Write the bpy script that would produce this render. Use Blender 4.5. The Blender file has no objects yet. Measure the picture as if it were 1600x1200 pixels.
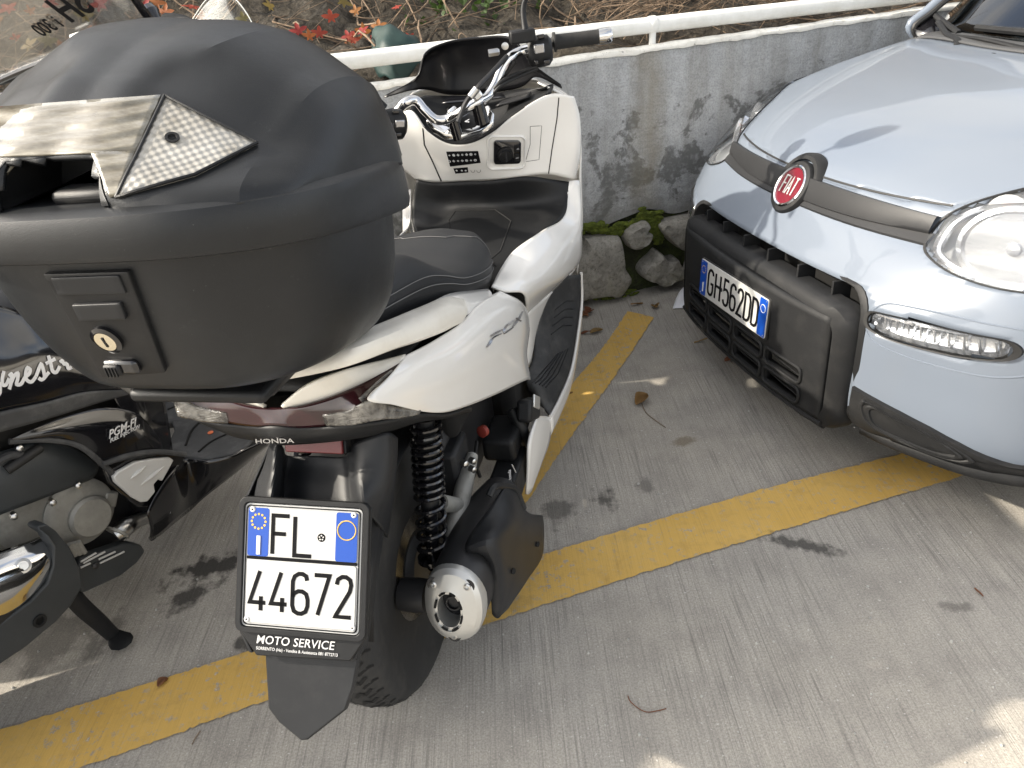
import bpy, bmesh, math, random
import numpy as np
from mathutils import Matrix, Vector

# ------------------------------------------------------------------ camera, sky, sun, exposure
scene = bpy.context.scene
R = math.radians
PITCH, ROLL, CAM_H, FPX = R(31.14), R(4.78), 1.317, 1190.0
FWD = np.array([0, math.cos(PITCH), -math.sin(PITCH)]); _r = np.array([1., 0, 0]); _d = np.cross(FWD, _r)
_c, _s = math.cos(ROLL), math.sin(ROLL)
CAM_R, CAM_D = _c*_r + _s*_d, -_s*_r + _c*_d
CAM_M = np.array([CAM_R, CAM_D, FWD]); CAM_P = np.array([0, 0, CAM_H])
cam_data = bpy.data.cameras.new('camera'); cam = bpy.data.objects.new('camera', cam_data)
scene.collection.objects.link(cam); scene.camera = cam
cam_data.sensor_width = 36.0; cam_data.lens = 36.0*FPX/1600.0; cam_data.clip_start = 0.05; cam_data.clip_end = 500
cam.matrix_world = Matrix(((CAM_R[0], -CAM_D[0], -FWD[0], 0), (CAM_R[1], -CAM_D[1], -FWD[1], 0), (CAM_R[2], -CAM_D[2], -FWD[2], CAM_H), (0, 0, 0, 1)))
SUN_EL = R(31); SUN_AZ = math.atan2(0.015, -1.0)          # direction TO the sun in the ground plane
world = bpy.data.worlds.new('World'); scene.world = world; world.use_nodes = True
wn = world.node_tree.nodes; wl = world.node_tree.links; wn.clear()
sky = wn.new('ShaderNodeTexSky'); sky.sky_type = 'NISHITA'; sky.sun_disc = False
sky.sun_elevation = SUN_EL; sky.sun_rotation = math.pi/2 - SUN_AZ
sky.dust_density = 2.5; sky.air_density = 1.0; sky.ozone_density = 1.0
bg = wn.new('ShaderNodeBackground'); bg.inputs[1].default_value = 0.15
wo = wn.new('ShaderNodeOutputWorld')
hs = wn.new('ShaderNodeHueSaturation'); hs.inputs['Saturation'].default_value = .70; hs.inputs['Value'].default_value = .80
hc = wn.new('ShaderNodeHueSaturation'); hc.inputs['Saturation'].default_value = .06; hc.inputs['Value'].default_value = 1.18      # thin white cloud
tcw = wn.new('ShaderNodeTexCoord'); mpw = wn.new('ShaderNodeMapping'); mpw.inputs['Scale'].default_value = (1, 1, 2.2); wl.new(tcw.outputs['Generated'], mpw.inputs[0])
nzw = wn.new('ShaderNodeTexNoise'); nzw.inputs['Scale'].default_value = 2.6; nzw.inputs['Detail'].default_value = 7; nzw.inputs['Roughness'].default_value = .55; wl.new(mpw.outputs[0], nzw.inputs['Vector'])
rpw = wn.new('ShaderNodeValToRGB'); rpw.color_ramp.elements[0].position = .38; rpw.color_ramp.elements[1].position = .58; wl.new(nzw.outputs[0], rpw.inputs[0])
mxw = wn.new('ShaderNodeMix'); mxw.data_type = 'RGBA'; wl.new(rpw.outputs[0], mxw.inputs[0]); wl.new(sky.outputs[0], hs.inputs['Color']); wl.new(sky.outputs[0], hc.inputs['Color'])
wl.new(hs.outputs[0], mxw.inputs[6]); wcl = wn.new('ShaderNodeMix'); wcl.data_type = 'RGBA'; wcl.blend_type = 'MULTIPLY'; wcl.inputs[0].default_value = 1.0; wcl.inputs[7].default_value = (1.05, 1.0, .92, 1); wl.new(hc.outputs[0], wcl.inputs[6]); wl.new(wcl.outputs[2], mxw.inputs[7]); wl.new(mxw.outputs[2], bg.inputs[0]); wl.new(bg.outputs[0], wo.inputs[0])
sun_d = bpy.data.lights.new('sun', 'SUN'); sun_d.energy = 2.8; sun_d.angle = R(0.9); sun_d.color = (1, .91, .77)
sun = bpy.data.objects.new('sun', sun_d); scene.collection.objects.link(sun)
sun.rotation_euler = Vector((-math.cos(SUN_EL)*math.cos(SUN_AZ), -math.cos(SUN_EL)*math.sin(SUN_AZ), -math.sin(SUN_EL))).to_track_quat('-Z', 'Y').to_euler()
scene.render.engine = 'CYCLES'
scene.view_settings.view_transform = 'Standard'; scene.view_settings.look = 'None'
scene.view_settings.exposure = 1.5; scene.view_settings.gamma = 1.0
scene.render.resolution_x, scene.render.resolution_y = 1024, 768
random.seed(7); rng = np.random.default_rng(7)
COL = scene.collection

# ------------------------------------------------------------------ frames: pixel of the photograph + one known coordinate -> local point
class Frame:
    def __init__(self, o, X, Y, Z):
        self.o = np.array(o, float); self.M = np.array([X, Y, Z], float)
    def L(self, px, py, x=None, y=None, z=None):
        d = self.M @ (CAM_M.T @ np.array([(px-800)/FPX, (py-600)/FPX, 1.])); c = self.M @ (CAM_P-self.o)
        ax, v = (0, x) if x is not None else (1, y) if y is not None else (2, z)
        return c + d*(v-c[ax])/d[ax]
    def pl(self, px, py, p0, n):                        # pixel onto a local plane through p0 with normal n
        d = self.M @ (CAM_M.T @ np.array([(px-800)/FPX, (py-600)/FPX, 1.])); c = self.M @ (CAM_P-self.o)
        n = np.array(n, float); return c + d*(((np.array(p0)-c) @ n)/(d @ n))
    def mat(self):
        m = self.M.T; o = self.o
        return Matrix(((*m[0], o[0]), (*m[1], o[1]), (*m[2], o[2]), (0, 0, 0, 1)))
def heading_frame(o, a, lean=0):                        # x right, y forward, z up; leaning to the left
    h = np.array([math.sin(a), math.cos(a), 0]); rt = np.array([math.cos(a), -math.sin(a), 0]); z = np.array([0, 0, 1.])
    return Frame(o, rt*math.cos(lean)+z*math.sin(lean), h, z*math.cos(lean)-rt*math.sin(lean))
def line_frame(o, a, lean=0):                           # x along direction a, y to its left
    rt = np.array([math.cos(a), math.sin(a), 0]); z = np.array([0, 0, 1.])
    return Frame(o, rt*math.cos(lean)+z*math.sin(lean), (-math.sin(a), math.cos(a), 0), z*math.cos(lean)-rt*math.sin(lean))
GROUND = Frame((0, 0, 0), (1, 0, 0), (0, 1, 0), (0, 0, 1))

# ------------------------------------------------------------------ object helpers
def thing(name, label, cat, frame=None, loc=None, group=None):
    o = bpy.data.objects.new(name, None); COL.objects.link(o); o.empty_display_size = .1
    if frame is not None: o.matrix_world = frame.mat()
    elif loc is not None: o.location = loc
    o['label'] = label; o['category'] = cat
    if group: o['group'] = group
    return o
def tag(o, label, cat, group=None):
    o['label'] = label; o['category'] = cat
    if group: o['group'] = group
    return o
def put(name, me, mat, parent=None, frame=None, mods=()):
    o = bpy.data.objects.new(name, me); COL.objects.link(o)
    if mat is not None: me.materials.append(mat)
    if parent is not None: o.parent = parent
    elif frame is not None: o.matrix_world = frame.mat()
    for kind, kw in mods:
        m = o.modifiers.new(kind.lower(), kind)
        for k, v in kw.items(): setattr(m, k, v)
    return o
def mk(name, V, F, mat, parent=None, frame=None, smooth=True, ang=38, bevel=0, solid=0, sub=0, seg=2, off=-1):
    me = bpy.data.meshes.new(name); me.from_pydata([tuple(float(c) for c in v) for v in V], [], [tuple(int(i) for i in f) for f in F]); me.validate()
    bm = bmesh.new(); bm.from_mesh(me); bmesh.ops.recalc_face_normals(bm, faces=bm.faces); bm.to_mesh(me); bm.free()
    if smooth:
        me.polygons.foreach_set('use_smooth', [True]*len(me.polygons)); me.set_sharp_from_angle(angle=R(ang))
    mods = []
    if solid: mods.append(('SOLIDIFY', dict(thickness=solid, offset=off)))
    if bevel: mods.append(('BEVEL', dict(width=bevel, segments=seg, limit_method='ANGLE', angle_limit=R(32), harden_normals=False)))
    if sub: mods.append(('SUBSURF', dict(levels=sub, render_levels=sub)))
    return put(name, me, mat, parent, frame, mods)
def cr(P, n, closed=False):                              # Catmull-Rom through P, n samples
    P = np.array(P, float); m = len(P)
    if m == 2 and not closed: return np.array([P[0]+(P[1]-P[0])*t for t in np.linspace(0, 1, n)])
    d = np.linalg.norm(np.diff(np.vstack([P, P[:1]]) if closed else P, axis=0), axis=1)
    d = np.maximum(d, 1e-6)**.5; T = np.concatenate([[0], np.cumsum(d)])
    out = []
    ts = np.linspace(0, T[-1], n, endpoint=not closed)
    for t in ts:
        i = min(int(np.searchsorted(T, t, 'right'))-1, len(d)-1); i = max(i, 0)
        p1, p2 = P[i], P[(i+1) % m]; t1, t2 = T[i], T[i+1]
        if closed or i > 0: p0 = P[(i-1) % m]; t0 = t1-d[i-1]
        else: p0 = 2*p1-p2; t0 = t1-d[i]
        if closed or i+2 < m: p3 = P[(i+2) % m]; t3 = t2+d[(i+1) % len(d)]
        else: p3 = 2*p2-p1; t3 = t2+d[i]
        A1 = (t1-t)/(t1-t0)*p0+(t-t0)/(t1-t0)*p1; A2 = (t2-t)/(t2-t1)*p1+(t-t1)/(t2-t1)*p2; A3 = (t3-t)/(t3-t2)*p2+(t-t2)/(t3-t2)*p3
        B1 = (t2-t)/(t2-t0)*A1+(t-t0)/(t2-t0)*A2; B2 = (t3-t)/(t3-t1)*A2+(t-t1)/(t3-t1)*A3
        out.append((t2-t)/(t2-t1)*B1+(t-t1)/(t2-t1)*B2)
    return np.array(out)
def grid(rows, cu=False, cv=False):                      # rows -> verts, faces
    rows = [np.array(r, float) for r in rows]; n, m = len(rows), len(rows[0])
    V = np.vstack(rows); F = []
    for i in range(n if cu else n-1):
        for j in range(m if cv else m-1):
            F.append((i*m+j, i*m+(j+1) % m, ((i+1) % n)*m+(j+1) % m, ((i+1) % n)*m+j))
    return V, F
def sgrid(rows, nu, nv, cv=False):                       # smooth resample: nv samples along each row, nu across
    rr = [cr(r, nv, cv) for r in rows]
    cols = [cr([r[j] for r in rr], nu) for j in range(nv)]
    return [np.array([cols[j][i] for j in range(nv)]) for i in range(nu)]
def patch(name, rows, mat, parent=None, nu=12, nv=16, thick=.004, smooth_grid=True, mirror=False, cv=False, **kw):
    if smooth_grid: rows = sgrid(rows, nu, nv, cv)
    V, F = grid(rows, cv=cv); objs = [mk(name, V, F, mat, parent, solid=thick, off=0, **kw)]
    if mirror:
        V2 = V*np.array([-1, 1, 1]); objs.append(mk(name, V2, F, mat, parent, solid=thick, off=0, **kw))
    return objs[0] if not mirror else objs
def tube(name, P, r, mat, parent=None, n=10, m=None, closed=False, cap=True, frame=None, smooth_path=True, flat=1.0, **kw):
    P = np.array(P, float)
    rad = np.array(r if hasattr(r, '__len__') else [r]*len(P), float)
    if smooth_path:
        k = m or max(8, 5*len(P)); X = cr(np.hstack([P, rad[:, None]]), k, closed); P, rad = X[:, :3], X[:, 3]
    N = len(P); T = np.gradient(P, axis=0) if not closed else np.roll(P, -1, 0)-np.roll(P, 1, 0)
    T /= np.maximum(np.linalg.norm(T, axis=1), 1e-9)[:, None]
    up = np.array([0, 0, 1.]) if abs(T[0][2]) < .9 else np.array([1., 0, 0])
    u = np.cross(T[0], up); u /= np.linalg.norm(u); rings = []
    for i in range(N):
        u = u-T[i]*(u @ T[i]); u /= max(np.linalg.norm(u), 1e-9); v = np.cross(T[i], u)
        rings.append([P[i]+rad[i]*(math.cos(a)*u+flat*math.sin(a)*v) for a in np.linspace(0, 2*math.pi, n, endpoint=False)])
    V, F = grid(rings, cu=closed, cv=True)
    if cap and not closed:
        F.append(tuple(range(n))[::-1]); F.append(tuple((N-1)*n+i for i in range(n)))
    return mk(name, V, F, mat, parent, frame, **kw)
def rev(name, prof, c, axis, mat, parent=None, n=32, frame=None, sx=1.0, up=None, **kw):  # prof: (radius, height along axis)
    a = np.array(axis, float); a /= np.linalg.norm(a); t = np.array(up if up is not None else ([0, 0, 1.] if abs(a[2]) < .9 else [1., 0, 0]), float)
    u = np.cross(t, a); u /= np.linalg.norm(u); v = np.cross(a, u); c = np.array(c, float)
    rings = [[c+a*h+r_*(sx*math.cos(q)*u+math.sin(q)*v) for q in np.linspace(0, 2*math.pi, n, endpoint=False)] for r_, h in prof]
    V, F = grid(rings, cv=True)
    if prof[0][0] > 1e-6: F.append(tuple(range(n))[::-1])
    if prof[-1][0] > 1e-6: F.append(tuple((len(prof)-1)*n+i for i in range(n)))
    return mk(name, V, F, mat, parent, frame, **kw)
def box(name, c, s, mat, parent=None, bevel=.004, frame=None, ax=None, **kw):
    c = np.array(c, float); A = np.eye(3) if ax is None else np.array(ax, float)
    V = [c+A.T @ (np.array([i, j, k])*np.array(s)/2) for i in (-1, 1) for j in (-1, 1) for k in (-1, 1)]
    F = [(0, 1, 3, 2), (4, 6, 7, 5), (0, 4, 5, 1), (2, 3, 7, 6), (0, 2, 6, 4), (1, 5, 7, 3)]
    return mk(name, V, F, mat, parent, frame, bevel=bevel, **kw)
def prism(name, P, vec, mat, parent=None, bevel=.003, frame=None, ends=True, **kw):   # outline extruded along vec
    P = np.array(P, float); n = len(P); vec = np.array(vec, float); V = np.vstack([P, P+vec])
    F = [(i, (i+1) % n, n+(i+1) % n, n+i) for i in range(n)]
    if ends: F += [tuple(range(n))[::-1], tuple(range(n, 2*n))]
    return mk(name, V, F, mat, parent, frame, bevel=bevel, **kw)
def loft(name, secs, mat, parent=None, closed=True, caps=True, nu=None, nv=None, frame=None, **kw):   # closed sections in order
    if nu: secs = sgrid(secs, nu, nv, closed)
    V, F = grid(secs, cv=closed); m = len(secs[0])
    if caps and closed: F.append(tuple(range(m))[::-1]); F.append(tuple((len(secs)-1)*m+i for i in range(m)))
    return mk(name, V, F, mat, parent, frame, **kw)
def unit(v): v = np.array(v, float); return v/np.linalg.norm(v)
def rrect(w, h, r, n=5):
    out = []
    for sx, sy, a0 in ((1, 1, 0), (-1, 1, 90), (-1, -1, 180), (1, -1, 270)):
        for k in range(n+1):
            a = R(a0+90*k/n); out.append((sx*(w/2-r)+r*math.cos(a), sy*(h/2-r)+r*math.sin(a)))
    return out
def on_plane(pts2, o, u, v): o, u, v = map(lambda q: np.array(q, float), (o, u, v)); return [o+u*a+v*b for a, b in pts2]
# ---- lettering: own plate strokes, and the built-in font for the rest
STROKES = {
 'F': [[(0, 0), (0, 1), (.52, 1)], [(0, .53), (.42, .53)]], 'L': [[(0, 1), (0, 0), (.52, 0)]],
 '4': [[(.34, 1), (0, .2), (.56, .2)], [(.40, .36), (.40, 0)]],
 '6': [[(.5, .84), (.46, .95), (.34, 1), (.2, 1), (.06, .93), (0, .8), (0, .2), (.06, .06), (.2, 0), (.34, 0), (.48, .06), (.54, .2), (.54, .36), (.48, .5), (.34, .56), (.2, .56), (.06, .5), (0, .4)]],
 '7': [[(0, 1), (.52, 1), (.14, 0)]],
 '2': [[(.02, .8), (.06, .93), (.2, 1), (.34, 1), (.48, .93), (.52, .8), (.48, .64), (.02, .03), (.0, 0), (.54, 0)]],
 'G': [[(.54, .82), (.48, .94), (.34, 1), (.2, 1), (.06, .93), (0, .8), (0, .2), (.06, .06), (.2, 0), (.34, 0), (.48, .06), (.54, .2), (.54, .46), (.3, .46)]],
 'H': [[(0, 0), (0, 1)], [(.54, 0), (.54, 1)], [(0, .52), (.54, .52)]],
 '5': [[(.5, 1), (.06, 1), (.02, .56), (.16, .62), (.34, .62), (.48, .55), (.54, .42), (.54, .2), (.48, .06), (.34, 0), (.2, 0), (.06, .06), (0, .18)]],
 'D': [[(0, 0), (0, 1), (.3, 1), (.46, .93), (.54, .78), (.54, .22), (.46, .07), (.3, 0), (0, 0)]]}
def ribbon(P2, w, closed=False):
    P = np.array(P2, float); n = len(P); out = []
    for i in range(n):
        a = unit(P[i]-P[i-1]) if i else unit(P[1]-P[0]); b = unit(P[i+1]-P[i]) if i < n-1 else a
        t = unit(a+b) if np.linalg.norm(a+b) > 1e-6 else a; nn = np.array([-t[1], t[0]]); k = min(1.6, 1/max(.35, abs(nn @ np.array([-a[1], a[0]]))))
        out.append((P[i]+nn*w/2*k, P[i]-nn*w/2*k))
    return out
def strokes(name, text, o, u, v, size, mat, parent, width=.1, gap=.16, aspect=1.0, raise_=.0012, gaps=None, table=STROKES, shear=0, frame=None):
    V, F = [], []; x = 0.; o, u, v = (np.array(q, float) for q in (o, u, v)); nrm = unit(np.cross(u, v))
    for ch in text:
        if ch == ' ': x += gap*2; continue
        mx = 0
        for st in table[ch]:
            L = ribbon([(x+q[0]*aspect+q[1]*shear, q[1]) for q in st], width); mx = max(mx, max(q[0] for q in st))
            b = len(V); n = len(L)
            for a_, b_ in L:
                for h in (0, raise_):
                    for q in (a_, b_): V.append(o+u*q[0]*size+v*q[1]*size+nrm*h)
            for i in range(n-1):
                k = b+4*i; F += [(k+2, k+6, k+7, k+3), (k, k+4, k+6, k+2), (k+1, k+3, k+7, k+5)]
            F += [(b, b+2, b+3, b+1), (b+4*n-4, b+4*n-3, b+4*n-1, b+4*n-2)]
        x += mx*aspect+gap
    return mk(name, V, F, mat, parent, frame, smooth=False)
def text(name, s, o, u, v, size, mat, parent=None, extrude=.0006, offset=0, shear=0, align='LEFT', sx=1.0, frame=None, spacing=1.0):
    cu = bpy.data.curves.new(name, 'FONT'); cu.body = s; cu.size = 1; cu.extrude = extrude/size; cu.offset = offset; cu.shear = shear
    cu.align_x = align; cu.resolution_u = 3; cu.space_character = spacing
    tmp = bpy.data.objects.new(name+'_t', cu); me = bpy.data.meshes.new_from_object(tmp)
    bpy.data.objects.remove(tmp); bpy.data.curves.remove(cu)
    o, u, v = (np.array(q, float) for q in (o, u, v)); w = unit(np.cross(u, v))
    n = len(me.vertices); co = np.empty(n*3); me.vertices.foreach_get('co', co); co = co.reshape(-1, 3)
    X = o+np.outer(co[:, 0]*size*sx, u)+np.outer(co[:, 1]*size, v)+np.outer(co[:, 2]*size+extrude, w)
    me.vertices.foreach_set('co', X.ravel()); me.update(); me.materials.clear(); me.name = name
    return put(name, me, mat, parent, frame)

# ------------------------------------------------------------------ materials
class NT:
    def __init__(self, name):
        self.m = bpy.data.materials.new(name); self.m.use_nodes = True; self.t = self.m.node_tree; self.b = self.t.nodes['Principled BSDF']
    def n(self, kind, **kw):
        nd = self.t.nodes.new('ShaderNode'+kind)
        for k, v in kw.items():
            if k.startswith('_'): nd.inputs[k[1:]].default_value = v
            else: setattr(nd, k, v)
        return nd
    def l(self, a, b): self.t.links.new(a, b)
    def co(self, scale=(1, 1, 1), rot=(0, 0, 0), kind='Object'):
        t = self.n('TexCoord'); m = self.n('Mapping'); m.inputs['Scale'].default_value = scale; m.inputs['Rotation'].default_value = rot
        self.l(t.outputs[kind], m.inputs['Vector']); return m.outputs[0]
    def noise(self, v, scale, detail=4, rough=.55, dist=0):
        nd = self.n('TexNoise'); nd.inputs['Scale'].default_value = scale; nd.inputs['Detail'].default_value = detail
        nd.inputs['Roughness'].default_value = rough; nd.inputs['Distortion'].default_value = dist; self.l(v, nd.inputs['Vector']); return nd.outputs[0]
    def ramp(self, f, stops):
        nd = self.n('ValToRGB'); e = nd.color_ramp.elements
        while len(e) < len(stops): e.new(.5)
        for el, (p, c) in zip(e, stops): el.position = p; el.color = (*c, 1) if len(c) == 3 else c
        self.l(f, nd.inputs[0]); return nd.outputs[0]
    def mix(self, f, a, b, blend='MIX'):
        nd = self.n('Mix', data_type='RGBA', blend_type=blend)
        for s, q in ((0, f), (6, a), (7, b)):
            if hasattr(q, 'links'): self.l(q, nd.inputs[s])
            else: nd.inputs[s].default_value = q if s == 0 else (*q, 1)
        return nd.outputs[2]
    def math(self, op, a, b=None, clamp=False):
        nd = self.n('Math', operation=op, use_clamp=clamp)
        for i, q in enumerate((a, b)):
            if q is None: continue
            if hasattr(q, 'links'): self.l(q, nd.inputs[i])
            else: nd.inputs[i].default_value = q
        return nd.outputs[0]
    def bump(self, h, strength=.3, dist=.002, nrm=None):
        nd = self.n('Bump'); nd.inputs['Strength'].default_value = strength; nd.inputs['Distance'].default_value = dist; self.l(h, nd.inputs['Height'])
        if nrm is not None: self.l(nrm, nd.inputs['Normal'])
        self.l(nd.outputs[0], self.b.inputs['Normal']); return nd.outputs[0]
    def col(self, c):
        if hasattr(c, 'links'): self.l(c, self.b.inputs['Base Color'])
        else: self.b.inputs['Base Color'].default_value = (*c, 1)
    def set(self, **kw):
        for k, v in kw.items():
            k = k.replace('_', ' ')
            if hasattr(v, 'links'): self.l(v, self.b.inputs[k])
            else: self.b.inputs[k].default_value = v
def plain(name, c, rough=.5, metal=0, coat=0, grain=0, gscale=900, var=.12, vscale=6, dirt=0, dirtc=(.25, .22, .18), rvar=.0, **kw):
    t = NT(name); v = t.co()
    n1 = t.noise(v, vscale, 5)
    hi = tuple(min(1, q*(1+var)) for q in c); lo = tuple(q*(1-var) for q in c)
    col = t.ramp(n1, [(.3, lo), (.7, hi)])
    if dirt:
        d = t.noise(v, 14, 8, .7); f = t.ramp(d, [(.5, (0, 0, 0)), (.78, (dirt,)*3)]); col = t.mix(f, col, dirtc)
    t.col(col); t.set(Metallic=metal, **{'Coat Weight': coat, 'Coat Roughness': .04})
    if rvar or dirt:
        rn = t.noise(v, 30, 5); rr = t.math('ADD', t.math('MULTIPLY', rn, rvar*2+dirt*.3), rough-rvar); t.set(Roughness=rr)
    else: t.set(Roughness=rough)
    if grain: t.bump(t.noise(v, gscale, 2), grain, .0008)
    t.set(**kw); return t.m
M = {}
M['white'] = plain('pearl_white_paint', (.80, .785, .75), .22, coat=.7, var=.015, dirt=.05, dirtc=(.55, .5, .42))
M['white_dusty'] = plain('dusty_white_paint', (.74, .71, .64), .35, coat=.3, var=.05, dirt=.35, dirtc=(.5, .45, .36))
M['black_plastic'] = plain('black_textured_plastic', (.0105, .011, .012), .44, grain=.35, gscale=1400, var=.2, dirt=.12, dirtc=(.08, .077, .074), Specular_IOR_Level=.30)
M['grey_plastic'] = plain('charcoal_plastic', (.017, .018, .020), .42, grain=.3, gscale=1300, var=.2, dirt=.1, dirtc=(.14, .135, .13), Specular_IOR_Level=.30)
M['case_plastic'] = plain('worn_case_plastic', (.021, .023, .026), .40, grain=.22, gscale=1000, var=.18, dirt=.14, dirtc=(.06, .063, .064), rvar=.08, Specular_IOR_Level=.30)
M['black_gloss'] = plain('black_gloss_paint', (.006, .006, .0075), .12, coat=.6, var=.1, dirt=.05, dirtc=(.1, .1, .1))
M['seat'] = plain('seat_vinyl', (.016, .017, .019), .5, grain=.4, gscale=700, var=.12, Specular_IOR_Level=.30)
M['stitch'] = plain('stitch_thread', (.13, .13, .13), .8)
M['rubber'] = plain('tyre_rubber', (.026, .026, .026), .72, grain=.3, gscale=300, var=.25, dirt=.45, dirtc=(.075, .07, .063), Specular_IOR_Level=.30)
M['chrome'] = plain('chrome', (.74, .74, .74), .09, 1, var=.01)
M['steel'] = plain('brushed_steel', (.56, .56, .55), .3, 1, var=.1)
M['alu'] = plain('silver_painted_alloy', (.60, .60, .58), .38, .75, var=.08, dirt=.15, dirtc=(.2, .18, .15))
M['alu_dull'] = plain('grimy_cast_alloy', (.36, .355, .33), .55, .55, var=.25, dirt=.5, dirtc=(.07, .06, .05), vscale=12)
M['dark_metal'] = plain('dark_metal', (.035, .035, .037), .42, .5, var=.2, dirt=.2, dirtc=(.1, .09, .08))
M['rim_grey'] = plain('dark_rim_paint', (.085, .086, .088), .42, .1, var=.2, dirt=.3, dirtc=(.12, .11, .1), Specular_IOR_Level=.30)
M['plate_white'] = plain('plate_white', (.47, .47, .458), .35, var=.02, dirt=.08, dirtc=(.38, .37, .345), grain=.05, gscale=500)
M['plate_blue'] = plain('plate_blue', (.004, .055, .33), .35, var=.04)
M['plate_black'] = plain('plate_black', (.006, .006, .007), .6, Specular_IOR_Level=.1)
M['print_white'] = plain('print_white', (.62, .62, .62), .5)
M['print_gold'] = plain('print_gold', (.62, .40, .06), .45)
M['void'] = plain('dark_interior', (.004, .004, .004), .9)
M['red_lens'] = plain('red_reflector', (.11, .008, .010), .35, coat=.1, var=.2, grain=.5, gscale=500)
def glassy(name, c, rough=.03, trans=1.0, ior=1.46, alpha=1.0):
    t = NT(name); t.col(c); t.set(Roughness=rough, IOR=ior, Alpha=alpha); t.b.inputs['Transmission Weight'].default_value = trans; return t.m

def thin_glass(name, tint=(.95, .97, .97), refl=1.0, rough=.02, haze=0.0, hazec=(.6, .6, .58)):
    t = NT(name); t.t.nodes.remove(t.b); tr = t.n('BsdfTransparent'); tr.inputs[0].default_value = (*tint, 1); gl = t.n('BsdfGlossy'); gl.inputs['Roughness'].default_value = rough
    fr = t.n('Fresnel'); fr.inputs[0].default_value = 1.5; f = t.math('MULTIPLY', fr.outputs[0], refl, True)
    ms = t.n('MixShader'); t.l(f, ms.inputs[0]); t.l(tr.outputs[0], ms.inputs[1]); t.l(gl.outputs[0], ms.inputs[2]); out = ms.outputs[0]
    if haze:
        df = t.n('BsdfDiffuse'); df.inputs[0].default_value = (*hazec, 1); m2 = t.n('MixShader'); g_ = t.n('TexCoord').outputs['Object']
        t.l(t.math('MULTIPLY', t.ramp(t.noise(g_, 8, 7, .7), [(.3, (.4,)*3), (.7, (1,)*3)]), haze), m2.inputs[0]); t.l(out, m2.inputs[1]); t.l(df.outputs[0], m2.inputs[2]); out = m2.outputs[0]
    t.l(out, t.t.nodes['Material Output'].inputs[0]); return t.m
from mathutils.bvhtree import BVHTree
class Skin:                                              # a surface that outlines from the photograph can be laid on
    def __init__(self, frame, V, F): self.f = frame; self.t = BVHTree.FromPolygons([Vector(v) for v in V], [tuple(f) for f in F])
    def ray(self, px, py, fallback=False):
        d = self.f.M @ (CAM_M.T @ np.array([(px-800)/FPX, (py-600)/FPX, 1.])); c = self.f.M @ (CAM_P-self.f.o); d = unit(d)
        h = self.t.ray_cast(Vector(c), Vector(d))
        if h[0] is None:
            if not fallback: return None, None
            q = c+d*1.6; h = self.t.find_nearest(Vector(c+d*np.dot(np.array(self.t.find_nearest(Vector(q))[0])-c, d)))
        n = np.array(h[1]); n = n if n @ d < 0 else -n
        return np.array(h[0]), n
    def near(self, p):
        h = self.t.find_nearest(Vector(p)); return np.array(h[0]), np.array(h[1])
    def xz(self, x, z, y0=-3):                            # seen along +y
        h = self.t.ray_cast(Vector((x, y0, z)), Vector((0, 1, 0)))
        if h[0] is None: return None, None
        n = np.array(h[1]); return np.array(h[0]), (n if n[1] < 0 else -n)
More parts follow.
